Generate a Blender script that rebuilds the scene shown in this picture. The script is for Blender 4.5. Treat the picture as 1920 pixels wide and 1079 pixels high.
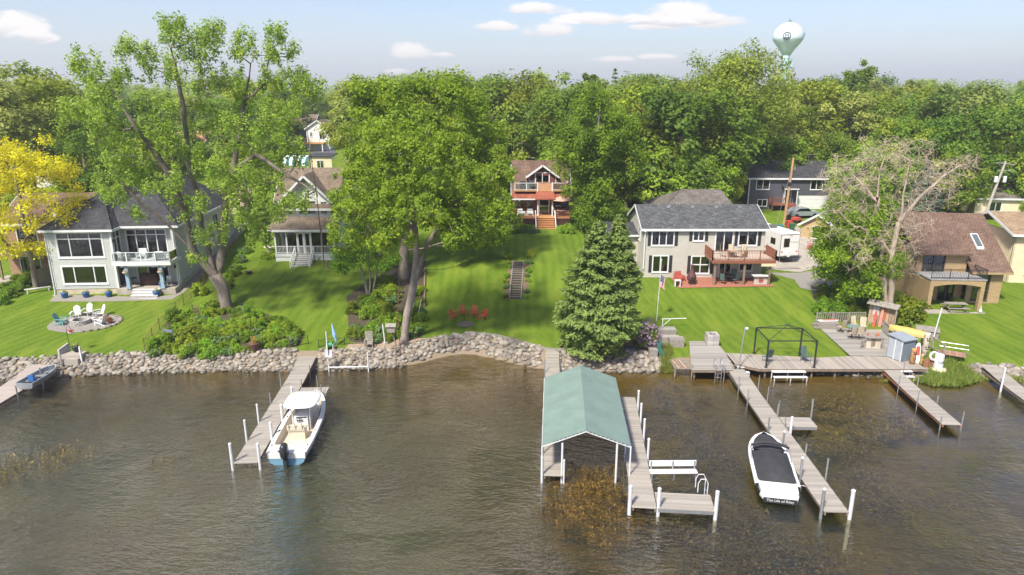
import bpy, bmesh, math, random
import numpy as np
from mathutils import Vector, Matrix

for o in list(bpy.data.objects):
    bpy.data.objects.remove(o)
R = math.radians
SC = bpy.context.scene
COL = SC.collection

# ------------------------------------------------------------------ camera, sky, sun, exposure
CAM_H, PITCH, FPX = 21.0, R(15.9), 1280.0
cam_d = bpy.data.cameras.new('camera')
cam_d.lens = 24.0
cam_d.sensor_width = 36.0
cam_d.clip_start = 0.5
cam_d.clip_end = 9000
cam = bpy.data.objects.new('camera', cam_d)
COL.objects.link(cam)
cam.location = (0, 0, CAM_H)
cam.rotation_euler = (math.pi / 2 - PITCH, 0, 0)
SC.camera = cam

SUN_EL, SUN_AZ = R(51), math.atan2(-0.50, -0.80)     # azimuth measured from +Y towards +X
SC.view_settings.view_transform = 'Standard'
SC.view_settings.look = 'None'
SC.view_settings.gamma = 1
SC.view_settings.exposure = 1.22

sun_d = bpy.data.lights.new('sun', 'SUN')
sun_d.energy = 3.1
sun_d.angle = R(6)
sun_d.color = (1.0, 0.95, 0.86)
sun = bpy.data.objects.new('sun', sun_d)
COL.objects.link(sun)
sdir = Vector((math.sin(SUN_AZ) * math.cos(SUN_EL), math.cos(SUN_AZ) * math.cos(SUN_EL), math.sin(SUN_EL)))
sun.rotation_euler = sdir.to_track_quat('Z', 'Y').to_euler()
sun.location = (-40, -40, 80)

class NT:
    """tiny node helper"""
    def __init__(s, nt):
        s.nt = nt
    def n(s, typ, **kw):
        nd = s.nt.nodes.new(typ)
        for k, v in kw.items():
            if k.startswith('i_'):
                key = k[2:]
                nd.inputs[int(key) if key.isdigit() else key.replace('_', ' ')].default_value = v
            else:
                setattr(nd, k, v)
        return nd
    def l(s, a, b):
        s.nt.links.new(a, b)
    def math(s, op, a, b=None, c=None, clamp=False):
        nd = s.n('ShaderNodeMath', operation=op)
        nd.use_clamp = clamp
        for i, q in enumerate((a, b, c)):
            if q is None:
                continue
            if isinstance(q, (int, float)):
                nd.inputs[i].default_value = q
            else:
                s.l(q, nd.inputs[i])
        return nd.outputs[0]
    def mix(s, fac, a, b, blend='MIX'):
        nd = s.n('ShaderNodeMix', data_type='RGBA', blend_type=blend)
        for i, q in ((0, fac), (6, a), (7, b)):
            if isinstance(q, (int, float)):
                nd.inputs[i].default_value = q
            elif isinstance(q, tuple):
                nd.inputs[i].default_value = (*q, 1) if len(q) == 3 else q
            else:
                s.l(q, nd.inputs[i])
        return nd.outputs[2]
    def smooth(s, x, a, b, lo=0.0, hi=1.0):
        nd = s.n('ShaderNodeMapRange', interpolation_type='SMOOTHSTEP')
        s.l(x, nd.inputs[0])
        for i, q in enumerate((a, b, lo, hi)):
            nd.inputs[i + 1].default_value = q
        return nd.outputs[0]
    def noise(s, vec, scale, detail=4, rough=0.55, dist=0.0):
        nd = s.n('ShaderNodeTexNoise')
        nd.inputs['Scale'].default_value = scale
        nd.inputs['Detail'].default_value = detail
        nd.inputs['Roughness'].default_value = rough
        nd.inputs['Distortion'].default_value = dist
        if vec is not None:
            s.l(vec, nd.inputs['Vector'])
        return nd.outputs[0]

def ray(px, py):
    u = (px - 960) / FPX
    v = (py - 539.5) / FPX
    cp, sp = math.cos(PITCH), math.sin(PITCH)
    return (u, cp - v * sp, -sp - v * cp)

def make_world():
    w = bpy.data.worlds.new('World')
    SC.world = w
    w.use_nodes = True
    t = NT(w.node_tree)
    w.node_tree.nodes.clear()
    sky = t.n('ShaderNodeTexSky', sky_type='NISHITA')
    sky.sun_disc = False
    sky.sun_elevation = SUN_EL
    sky.sun_rotation = SUN_AZ
    sky.air_density = 1.0
    sky.dust_density = 1.6
    sky.ozone_density = 2.2
    co = t.n('ShaderNodeTexCoord').outputs['Generated']
    sep = t.n('ShaderNodeSeparateXYZ')
    t.l(co, sep.inputs[0])
    ay = t.math('MAXIMUM', t.math('ABSOLUTE', sep.outputs[1]), 0.02)
    u = t.math('DIVIDE', sep.outputs[0], ay)
    v = t.math('DIVIDE', sep.outputs[2], ay)
    uv = t.n('ShaderNodeCombineXYZ')
    t.l(u, uv.inputs[0])
    t.l(t.math('MULTIPLY', v, 1.7), uv.inputs[1])
    n1 = t.noise(uv.outputs[0], 13, 4, 0.6)
    n2 = t.noise(uv.outputs[0], 45, 3, 0.6)
    wob = t.math('ADD', t.math('MULTIPLY', t.math('SUBTRACT', n1, 0.5), 2.6), t.math('MULTIPLY', t.math('SUBTRACT', n2, 0.5), 1.0))
    dens = None
    hgt = None
    for (px, py, hw, hh) in [(1005, 19, 66, 13), (928, 51, 42, 13), (1033, 60, 56, 17), (1110, 39, 85, 13), (1195, 37, 40, 12),
                             (1270, 30, 75, 24), (1330, 42, 70, 17), (1240, 50, 60, 12), (770, 101, 44, 19), (830, 104, 26, 7),
                             (1148, 113, 48, 8), (1232, 108, 42, 7), (30, 58, 66, 30), (66, 74, 44, 13), (745, 135, 26, 7),
                             (1750, -60, 150, 34), (330, -80, 170, 40), (2150, 30, 120, 30), (-260, 20, 130, 30)]:
        r = ray(px, py)
        u0, v0 = r[0] / r[1], r[2] / r[1]
        a = t.math('DIVIDE', t.math('SUBTRACT', u, u0), hw / FPX * 1.05)
        bu = t.math('DIVIDE', t.math('SUBTRACT', v, v0), hh / FPX * 1.15)
        # flatter underside: below the centre the ellipse is half as tall
        b = t.math('MAXIMUM', bu, t.math('MULTIPLY', bu, -1.9))
        e = t.math('SUBTRACT', 1.0, t.math('ADD', t.math('MULTIPLY', a, a), t.math('MULTIPLY', b, b)))
        hh_ = t.math('MULTIPLY', bu, t.math('GREATER_THAN', e, -0.4))
        dens = e if dens is None else t.math('MAXIMUM', dens, e)
        hgt = hh_ if hgt is None else t.math('ADD', hgt, hh_)
    d = t.math('ADD', dens, wob)
    mask = t.smooth(d, 0.0, 0.75)
    # a thin veil of high cloud everywhere
    veil = t.smooth(t.noise(uv.outputs[0], 3.2, 4, 0.62, 0.4), 0.45, 0.85, 0.0, 0.35)
    # other fair-weather cumulus over the rest of the dome
    zz = t.math('MAXIMUM', sep.outputs[2], 0.05)
    pl = t.n('ShaderNodeCombineXYZ')
    t.l(t.math('DIVIDE', sep.outputs[0], zz), pl.inputs[0])
    t.l(t.math('DIVIDE', sep.outputs[1], zz), pl.inputs[1])
    hi = t.math('MULTIPLY', t.smooth(t.noise(pl.outputs[0], 0.9, 4, 0.55), 0.55, 0.72), t.smooth(sep.outputs[2], 0.2, 0.3))
    mask = t.math('MAXIMUM', mask, hi)
    shade = t.smooth(t.math('ADD', hgt, t.math('MULTIPLY', wob, 0.5)), -0.9, 0.5)
    sk = t.n('ShaderNodeHueSaturation')
    sk.inputs['Saturation'].default_value = 1.1
    sk.inputs['Hue'].default_value = 0.517
    sk.inputs['Value'].default_value = 0.95
    t.l(sky.outputs[0], sk.inputs['Color'])
    ccol = t.mix(shade, (3.7, 3.7, 3.9), (5.4, 5.2, 5.05))
    base = t.mix(veil, sk.outputs[0], (3.7, 3.95, 4.5))
    # whitish air low over the horizon
    low = t.smooth(t.math('ABSOLUTE', sep.outputs[2]), 0.0, 0.17, 0.62, 0.0)
    base = t.mix(low, base, (3.3, 3.55, 4.2))
    col = t.mix(mask, base, ccol)
    bg = t.n('ShaderNodeBackground')
    t.l(col, bg.inputs[0])
    bg.inputs[1].default_value = 0.092
    out = t.n('ShaderNodeOutputWorld')
    t.l(bg.outputs[0], out.inputs[0])
make_world()
SC.world.cycles.sampling_method = 'MANUAL'
SC.world.cycles.sample_map_resolution = 256

# ------------------------------------------------------------------ terrain height and pixel helpers
_sh = [(-90, 47.6), (-39.0, 48.1), (-33, 48.9), (-28.8, 49.5), (-22, 49.9), (-15.1, 50.0), (-11.5, 50.2), (-9.3, 50.5), (-7.3, 51.6),
       (-5.8, 52.9), (-3.8, 53.6), (-2.0, 52.9), (0.0, 51.6), (1.7, 50.6), (3.4, 49.9), (7.5, 49.7), (11.7, 49.7), (14, 50.2), (17, 50.4),
       (20.4, 49.9), (25, 49.3), (28, 48.9), (32.5, 48.1), (35.0, 48.6), (38, 48.6), (42, 47.5), (100, 46.0)]
_shx = np.array([a for a, b in _sh]); _shy = np.array([b for a, b in _sh])
_pc = [(-80, [(1.8, .95), (15, 1.45), (22, 2.0), (40, 4.5), (60, 6)]),
       (-34, [(1.8, .95), (15, 1.45), (22, 2.0), (40, 4.5), (60, 6)]),
       (-28, [(1.8, .95), (12, 1.5), (22, 2.5), (40, 4.5), (60, 6)]),
       (-22, [(1.8, .95), (8, 1.4), (24, 2.9), (40, 4.6), (60, 6)]),
       (-14, [(1.8, .95), (8, 1.4), (24, 2.9), (40, 4.6), (60, 6)]),
       (-8, [(1.8, .95), (8, 1.5), (16, 3.0), (28, 4.4), (60, 6)]),
       (-4, [(1.8, 1.0), (9, 1.55), (16.0, 3.9), (28, 4.6), (60, 6)]),
       (5, [(1.8, 1.0), (12, 1.6), (19.0, 3.9), (30, 4.6), (60, 6)]),
       (9, [(1.8, 1.0), (12, 1.5), (20, 3.0), (32, 4.4), (60, 6)]),
       (13.2, [(1.8, .52), (4, .6), (8.5, .66), (18, 1.9), (28, 2.5), (42, 4.0), (60, 5.6)]),
       (27, [(1.8, .52), (4, .6), (8.5, .66), (18, 1.9), (28, 2.1), (42, 3.6), (60, 5.2)]),
       (33, [(1.8, .52), (4, .6), (8.5, .66), (18, 1.7), (30, 2.1), (45, 3.7), (60, 5)]),
       (45, [(1.8, .7), (16, 1.4), (24, 1.8), (50, 4.2), (70, 5.5)]),
       (110, [(1.8, .8), (16, 1.4), (24, 1.8), (50, 4.2), (70, 5.5)])]
_pcx = np.array([a for a, b in _pc])
def _prof(i, d):
    p = [(-60, -2.6), (-16, -1.9), (-3, -0.55), (0, 0.0)] + _pc[i][1] + [(160, 8), (400, 9), (1200, 30), (4000, 40)]
    return np.interp(d, [a for a, b in p], [b for a, b in p])
def hgt_np(x, y):
    x = np.asarray(x, float); y = np.asarray(y, float)
    d = y - np.interp(x, _shx, _shy)
    xc = np.clip(x, -79.9, 109.9)
    k = np.clip(np.searchsorted(_pcx, xc) - 1, 0, len(_pc) - 2)
    f = (xc - _pcx[k]) / (_pcx[k + 1] - _pcx[k])
    f = f * f * (3 - 2 * f)
    allp = np.stack([_prof(i, d) for i in range(len(_pc))])
    idx = np.arange(x.size).reshape(x.shape)
    fl = allp.reshape(len(_pc), -1)
    a = fl[k.ravel(), idx.ravel()].reshape(x.shape)
    b = fl[k.ravel() + 1, idx.ravel()].reshape(x.shape)
    return a * (1 - f) + b * f
def G(x, y):
    return float(hgt_np(np.array([x]), np.array([y]))[0])
def atz(px, py, z=0.0):
    r = ray(px, py)
    t = (z - CAM_H) / r[2]
    return Vector((r[0] * t, r[1] * t, z))
def aty(px, py, y):
    r = ray(px, py)
    t = y / r[1]
    return Vector((r[0] * t, y, CAM_H + r[2] * t))
_ts = np.linspace(20, 400, 3801)
def at(px, py):
    """pixel of the photograph -> point of the ground it shows"""
    r = ray(px, py)
    z = CAM_H + r[2] * _ts
    h = hgt_np(r[0] * _ts, r[1] * _ts)
    i = int(np.argmax(z < h))
    a, b = (z - h)[i - 1], (z - h)[i]
    t = _ts[i - 1] + (_ts[i] - _ts[i - 1]) * a / (a - b + 1e-9)
    x, y = r[0] * t, r[1] * t
    return Vector((x, y, G(x, y)))
# ------------------------------------------------------------------ mesh and object helpers
def _link(o, parent=None):
    COL.objects.link(o)
    if parent is not None:
        o.parent = parent
    return o
def tag(o, label=None, cat=None, group=None, kind=None):
    if label: o['label'] = label
    if cat: o['category'] = cat
    if group: o['group'] = group
    if kind: o['kind'] = kind
    return o
def thing(name, label, cat, loc=(0, 0, 0), rz=0.0, group=None):
    o = bpy.data.objects.new(name, None)
    o.empty_display_size = 0.3
    _link(o)
    o.location = loc
    o.rotation_euler = (0, 0, rz)
    return tag(o, label, cat, group)
def copy_thing(o, loc=None, rz=None, label=None, group=None, scale=None, parent=None):
    c = o.copy()
    _link(c, parent)
    for ch in list(o.children):
        copy_thing(ch, parent=c)
    if loc is not None: c.location = loc
    if rz is not None: c.rotation_euler = (0, 0, rz)
    if scale is not None: c.scale = (scale,) * 3 if isinstance(scale, (int, float)) else scale
    if label: c['label'] = label
    if group: c['group'] = group
    return c

class MB:
    """collects boxes, tubes, prisms; build() links them as ONE mesh object"""
    def __init__(s, mat=None):
        s.v, s.f, s.m = [], [], mat or Matrix()
    def add(s, vs, fs):
        b = len(s.v)
        s.v += [tuple(s.m @ Vector(p)) for p in vs]
        s.f += [tuple(b + i for i in f) for f in fs]
        return s
    def box(s, x0, x1, y0, y1, z0, z1):
        return s.add([(x0, y0, z0), (x1, y0, z0), (x1, y1, z0), (x0, y1, z0), (x0, y0, z1), (x1, y0, z1), (x1, y1, z1), (x0, y1, z1)],
                     [(0, 3, 2, 1), (4, 5, 6, 7), (0, 1, 5, 4), (1, 2, 6, 5), (2, 3, 7, 6), (3, 0, 4, 7)])
    def cb(s, c, d, rz=0.0, rx=0.0, ry=0.0):
        """box by centre, size and rotation"""
        old = s.m
        s.m = old @ Matrix.Translation(c) @ Matrix.Rotation(rz, 4, 'Z') @ Matrix.Rotation(ry, 4, 'Y') @ Matrix.Rotation(rx, 4, 'X')
        s.box(-d[0] / 2, d[0] / 2, -d[1] / 2, d[1] / 2, -d[2] / 2, d[2] / 2)
        s.m = old
        return s
    def beam(s, p, q, w, h=None, up=(0, 0, 1)):
        """rectangular bar from p to q"""
        h = w if h is None else h
        p, q = Vector(p), Vector(q)
        d = (q - p)
        L = d.length
        d.normalize()
        u = Vector(up)
        if abs(d.dot(u)) > 0.99: u = Vector((0, 1, 0))
        sd = d.cross(u).normalized()
        u = sd.cross(d)
        vs = []
        for e in (p, q):
            for a, b in ((-1, -1), (1, -1), (1, 1), (-1, 1)):
                vs.append(e + sd * (a * w / 2) + u * (b * h / 2))
        return s.add(vs, [(0, 1, 2, 3), (7, 6, 5, 4), (0, 4, 5, 1), (1, 5, 6, 2), (2, 6, 7, 3), (3, 7, 4, 0)])
    def tube(s, pts, r, n=6, cap=True):
        """tube through points; r a number or list"""
        pts = [Vector(p) for p in pts]
        rs = r if isinstance(r, (list, tuple)) else [r] * len(pts)
        vs, fs = [], []
        for i, p in enumerate(pts):
            d = (pts[min(i + 1, len(pts) - 1)] - pts[max(i - 1, 0)]).normalized()
            u = Vector((0, 0, 1)) if abs(d.z) < 0.9 else Vector((1, 0, 0))
            a = d.cross(u).normalized()
            b = d.cross(a)
            for k in range(n):
                t = 2 * math.pi * k / n
                vs.append(p + a * (math.cos(t) * rs[i]) + b * (math.sin(t) * rs[i]))
        for i in range(len(pts) - 1):
            for k in range(n):
                fs.append((i * n + k, i * n + (k + 1) % n, (i + 1) * n + (k + 1) % n, (i + 1) * n + k))
        if cap:
            fs.append(tuple(range(n - 1, -1, -1)))
            fs.append(tuple((len(pts) - 1) * n + k for k in range(n)))
        return s.add(vs, fs)
    def lathe(s, prof, c=(0, 0, 0), n=16):
        """profile [(radius, z)...] turned round the vertical through c"""
        vs, fs = [], []
        for r, z in prof:
            for k in range(n):
                t = 2 * math.pi * k / n
                vs.append((c[0] + r * math.cos(t), c[1] + r * math.sin(t), c[2] + z))
        for i in range(len(prof) - 1):
            for k in range(n):
                fs.append((i * n + k, i * n + (k + 1) % n, (i + 1) * n + (k + 1) % n, (i + 1) * n + k))
        fs.append(tuple(range(n - 1, -1, -1)))
        fs.append(tuple((len(prof) - 1) * n + k for k in range(n)))
        return s.add(vs, fs)
    def prism(s, poly, z0, z1):
        n = len(poly)
        return s.add([(x, y, z0) for x, y in poly] + [(x, y, z1) for x, y in poly],
                     [tuple(range(n - 1, -1, -1)), tuple(range(n, 2 * n))] + [(i, (i + 1) % n, n + (i + 1) % n, n + i) for i in range(n)])
    def slab(s, poly, t):
        """3D polygon with thickness t downwards"""
        n = len(poly)
        return s.add([tuple(p) for p in poly] + [(p[0], p[1], p[2] - t) for p in poly],
                     [tuple(range(n)), tuple(range(2 * n - 1, n - 1, -1))] + [(n + i, n + (i + 1) % n, (i + 1) % n, i) for i in range(n)])
    def loft(s, rings, close=False, caps=True):
        n = len(rings[0])
        vs = [p for r_ in rings for p in r_]
        fs = []
        for i in range(len(rings) - 1):
            for k in range(n if close else n - 1):
                fs.append((i * n + k, i * n + (k + 1) % n, (i + 1) * n + (k + 1) % n, (i + 1) * n + k))
        if caps and close:
            fs.append(tuple(range(n - 1, -1, -1)))
            fs.append(tuple((len(rings) - 1) * n + k for k in range(n)))
        return s.add(vs, fs)
    def mesh(s, name, mat, smooth=False, recalc=True):
        me = bpy.data.meshes.new(name)
        me.from_pydata(s.v, [], s.f)
        if recalc:
            bm = bmesh.new()
            bm.from_mesh(me)
            bmesh.ops.recalc_face_normals(bm, faces=bm.faces)
            bm.to_mesh(me)
            bm.free()
        if mat is not None:
            me.materials.append(mat)
        if smooth:
            me.polygons.foreach_set('use_smooth', [True] * len(me.polygons))
        return me
    def build(s, name, mat, parent=None, loc=None, rz=0.0, smooth=False):
        o = bpy.data.objects.new(name, s.mesh(name, mat, smooth))
        _link(o, parent)
        if loc is not None: o.location = loc
        if rz: o.rotation_euler = (0, 0, rz)
        return o

def bx(name, mat, parent, *b):
    return MB().box(*b).build(name, mat, parent)

_unit = {}
def piece(name, mat, parent, c, d, rz=0.0, ry=0.0, rx=0.0):
    """an alike piece (plank, step, slat): shares one bevel-less unit box per material"""
    key = (name, mat.name)
    if key not in _unit:
        _unit[key] = MB().box(-.5, .5, -.5, .5, -.5, .5).mesh(name, mat)
    o = bpy.data.objects.new(name, _unit[key])
    _link(o, parent)
    o.location = c
    o.scale = d
    o.rotation_euler = (rx, ry, rz)
    return o

def text_mesh(body, name, mat, parent, size, matrix, depth=0.004):
    cu = bpy.data.curves.new(name, 'FONT')
    cu.body = body
    cu.size = size
    cu.extrude = depth
    cu.align_x = 'CENTER'
    cu.align_y = 'CENTER'
    tmp = bpy.data.objects.new('tmp_text', cu)
    COL.objects.link(tmp)
    dg = bpy.context.evaluated_depsgraph_get()
    me = bpy.data.meshes.new_from_object(tmp.evaluated_get(dg))
    bpy.data.objects.remove(tmp)
    me.materials.clear()
    me.materials.append(mat)
    o = bpy.data.objects.new(name, me)
    _link(o, parent)
    o.matrix_local = matrix
    return o

# ------------------------------------------------------------------ materials
MATS = {}
def M(name, base, rough=0.7, var=0.15, scale=3.0, bump=0.0, bscale=25.0, metal=0.0, orand=0.0, spec=0.4, stretch=(1, 1, 1), hue=0.0, dirt=0.0):
    if name in MATS: return MATS[name]
    m = bpy.data.materials.new(name)
    m.use_nodes = True
    t = NT(m.node_tree)
    b = m.node_tree.nodes['Principled BSDF']
    tc = t.n('ShaderNodeTexCoord')
    oi = t.n('ShaderNodeObjectInfo')
    mp = t.n('ShaderNodeMapping')
    mp.inputs['Scale'].default_value = stretch
    t.l(tc.outputs['Object'], mp.inputs[0])
    off = t.n('ShaderNodeCombineXYZ')
    for i in range(3):
        t.l(t.math('MULTIPLY', oi.outputs['Random'], 37.0 + 11 * i), off.inputs[i])
    t.l(off.outputs[0], mp.inputs['Location'])
    n1 = t.noise(mp.outputs[0], scale, 5, 0.6)
    hs = t.n('ShaderNodeHueSaturation')
    hs.inputs['Color'].default_value = (*base, 1)
    val = t.smooth(n1, 0.25, 0.75, 1 - var, 1 + var)
    if orand:
        mr = t.n('ShaderNodeMapRange')
        t.l(oi.outputs['Random'], mr.inputs[0])
        mr.inputs[3].default_value = 1 - orand
        mr.inputs[4].default_value = 1 + orand
        val = t.math('MULTIPLY', val, mr.outputs[0])
    if hue:
        r2 = t.math('FRACT', t.math('MULTIPLY', oi.outputs['Random'], 7.31))
        t.l(t.math('ADD', 0.5 - hue / 2, t.math('MULTIPLY', r2, hue)), hs.inputs['Hue'])
    t.l(val, hs.inputs['Value'])
    col = hs.outputs[0]
    if dirt:
        col = t.mix(t.smooth(t.noise(mp.outputs[0], scale * 0.35, 6, 0.7), 0.5, 0.75, 0, dirt), col, tuple(c * 0.35 + 0.02 for c in base))
    t.l(col, b.inputs['Base Color'])
    b.inputs['Roughness'].default_value = rough
    b.inputs['Metallic'].default_value = metal
    b.inputs['Specular IOR Level'].default_value = spec
    if bump:
        bp = t.n('ShaderNodeBump')
        bp.inputs['Strength'].default_value = bump
        bp.inputs['Distance'].default_value = 0.05
        t.l(t.noise(mp.outputs[0], bscale, 4, 0.6), bp.inputs['Height'])
        t.l(bp.outputs[0], b.inputs['Normal'])
    MATS[name] = m
    return m

def shingle_mat(name, c1, c2, row=0.16, k=2.4):
    m = bpy.data.materials.new(name)
    m.use_nodes = True
    t = NT(m.node_tree)
    b = m.node_tree.nodes['Principled BSDF']
    tc = t.n('ShaderNodeTexCoord')
    sep = t.n('ShaderNodeSeparateXYZ')
    t.l(tc.outputs['Object'], sep.inputs[0])
    cmb = t.n('ShaderNodeCombineXYZ')
    t.l(t.math('ADD', sep.outputs[0], sep.outputs[1]), cmb.inputs[0])
    t.l(t.math('MULTIPLY', sep.outputs[2], k), cmb.inputs[1])
    br = t.n('ShaderNodeTexBrick')
    t.l(cmb.outputs[0], br.inputs['Vector'])
    br.inputs['Color1'].default_value = (*c1, 1)
    br.inputs['Color2'].default_value = (*c2, 1)
    br.inputs['Mortar'].default_value = (*[q * 0.45 for q in c1], 1)
    br.inputs['Scale'].default_value = 1.0
    br.inputs['Mortar Size'].default_value = 0.014
    br.inputs['Brick Width'].default_value = 0.32
    br.inputs['Row Height'].default_value = row
    n = t.noise(tc.outputs['Object'], 1.1, 6, 0.65)
    hs = t.n('ShaderNodeHueSaturation')
    t.l(br.outputs[0], hs.inputs['Color'])
    n2 = t.noise(tc.outputs['Object'], 9, 3, 0.6)
    t.l(t.math('MULTIPLY', t.smooth(n, 0.3, 0.7, 0.8, 1.2), t.smooth(n2, 0.25, 0.75, 0.75, 1.25)), hs.inputs['Value'])
    t.l(hs.outputs[0], b.inputs['Base Color'])
    b.inputs['Roughness'].default_value = 0.9
    b.inputs['Specular IOR Level'].default_value = 0.2
    bp = t.n('ShaderNodeBump')
    bp.inputs['Strength'].default_value = 0.6
    bp.inputs['Distance'].default_value = 0.03
    t.l(t.math('ADD', t.math('MULTIPLY', br.outputs[1], -1.0), t.noise(tc.outputs['Object'], 30, 3, 0.6)), bp.inputs['Height'])
    t.l(bp.outputs[0], b.inputs['Normal'])
    MATS[name] = m
    return m

def glass_mat(name, tint=(0.45, 0.5, 0.5), base=0.06):
    m = bpy.data.materials.new(name)
    m.use_nodes = True
    t = NT(m.node_tree)
    m.node_tree.nodes.clear()
    fr = t.n('ShaderNodeFresnel')
    fr.inputs[0].default_value = 1.52
    tr = t.n('ShaderNodeBsdfTransparent')
    tr.inputs[0].default_value = (*tint, 1)
    gl = t.n('ShaderNodeBsdfGlossy')
    gl.inputs['Roughness'].default_value = 0.015
    tc = t.n('ShaderNodeTexCoord')
    bp = t.n('ShaderNodeBump')
    bp.inputs['Strength'].default_value = 0.08
    bp.inputs['Distance'].default_value = 0.05
    t.l(t.noise(tc.outputs['Object'], 1.3, 2, 0.5), bp.inputs['Height'])
    t.l(bp.outputs[0], gl.inputs['Normal'])
    mx = t.n('ShaderNodeMixShader')
    t.l(t.math('ADD', t.math('MULTIPLY', fr.outputs[0], 1.6), base, clamp=True), mx.inputs[0])
    t.l(tr.outputs[0], mx.inputs[1])
    t.l(gl.outputs[0], mx.inputs[2])
    out = t.n('ShaderNodeOutputMaterial')
    t.l(mx.outputs[0], out.inputs[0])
    MATS[name] = m
    return m

def leaf_mat(name, col, col2, trans=0.48, orand=0.12, hue=0.03, spec=0.25, thue=0.492):
    """leaves: per-leaf tint attribute picks between two greens, every copy shifts a little"""
    m = bpy.data.materials.new(name)
    m.use_nodes = True
    t = NT(m.node_tree)
    b = m.node_tree.nodes['Principled BSDF']
    out = m.node_tree.nodes['Material Output']
    at_ = t.n('ShaderNodeAttribute')
    at_.attribute_name = 'tint'
    oi = t.n('ShaderNodeObjectInfo')
    c = t.mix(at_.outputs['Fac'], col, col2)
    hs = t.n('ShaderNodeHueSaturation')
    t.l(c, hs.inputs['Color'])
    r2 = t.math('FRACT', t.math('MULTIPLY', oi.outputs['Random'], 9.17))
    t.l(t.math('ADD', 0.5 - hue / 2, t.math('MULTIPLY', r2, hue)), hs.inputs['Hue'])
    mr = t.n('ShaderNodeMapRange')
    t.l(oi.outputs['Random'], mr.inputs[0])
    mr.inputs[3].default_value = 1 - orand
    mr.inputs[4].default_value = 1 + orand
    t.l(mr.outputs[0], hs.inputs['Value'])
    t.l(hs.outputs[0], b.inputs['Base Color'])
    b.inputs['Roughness'].default_value = 0.55
    b.inputs['Specular IOR Level'].default_value = spec
    tr = t.n('ShaderNodeBsdfTranslucent')
    h2 = t.n('ShaderNodeHueSaturation')
    h2.inputs['Hue'].default_value = thue
    h2.inputs['Value'].default_value = 1.25
    t.l(hs.outputs[0], h2.inputs['Color'])
    t.l(h2.outputs[0], tr.inputs[0])
    mx = t.n('ShaderNodeMixShader')
    mx.inputs[0].default_value = trans
    t.l(b.outputs[0], mx.inputs[1])
    t.l(tr.outputs[0], mx.inputs[2])
    t.l(mx.outputs[0], out.inputs[0])
    MATS[name] = m
    return m

WHITE = M('white_paint', (0.66, 0.66, 0.65), 0.45, 0.06, 2, dirt=0.1)
PVC = M('white_post', (0.62, 0.62, 0.62), 0.5, 0.08, 3, dirt=0.25)
GLASS = glass_mat('window_glass')
SCREEN = glass_mat('porch_screen', (0.3, 0.32, 0.33), 0.02)
METAL = M('grey_metal', (0.42, 0.43, 0.44), 0.35, 0.1, 4, metal=0.7)
BLACK = M('black_metal', (0.025, 0.025, 0.027), 0.5, 0.1, 4)
DOCKWOOD = M('dock_wood', (0.31, 0.275, 0.235), 0.85, 0.14, 2.5, 0.3, 30, orand=0.14, stretch=(1.5, 9, 9), dirt=0.2)
DOCKWOOD2 = M('dock_wood_warm', (0.33, 0.295, 0.25), 0.85, 0.14, 2.5, 0.3, 30, orand=0.16, stretch=(9, 1.5, 9), dirt=0.2)
DECKWOOD = M('deck_wood_weathered', (0.30, 0.275, 0.24), 0.85, 0.16, 2.5, 0.3, 30, orand=0.2, stretch=(2, 5, 5), dirt=0.3)
FRAMEWOOD = M('frame_wood', (0.22, 0.16, 0.115), 0.85, 0.2, 3, 0.3, 25, dirt=0.3)
REDWOOD = M('stained_redwood', (0.25, 0.09, 0.05), 0.6, 0.18, 3, 0.2, 25, orand=0.1)
ORANGEWOOD = M('new_cedar', (0.52, 0.27, 0.10), 0.6, 0.12, 3, 0.2, 25, orand=0.08, stretch=(1.5, 8, 8))
CONCRETE = M('concrete', (0.36, 0.32, 0.265), 0.9, 0.14, 1.2, 0.3, 30, dirt=0.25)
STONEGREY = M('grey_stone', (0.40, 0.37, 0.34), 0.9, 0.2, 3, 0.5, 12, orand=0.2, dirt=0.2)
BARK = M('bark', (0.205, 0.17, 0.138), 0.95, 0.32, 2.5, 1.0, 9, stretch=(3, 3, 0.7))
BARK_DEAD = M('bark_bleached', (0.40, 0.32, 0.25), 0.95, 0.2, 2.5, 0.8, 9, stretch=(3, 3, 0.7))
BARK_LIGHT = M('bark_pale', (0.27, 0.225, 0.185), 0.95, 0.25, 2.5, 0.8, 9, stretch=(3, 3, 0.7))
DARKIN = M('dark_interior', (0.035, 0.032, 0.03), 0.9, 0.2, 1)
CURTAIN = M('curtain', (0.42, 0.40, 0.36), 0.9, 0.25, 6, stretch=(6, 1, 0.2))
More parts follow.
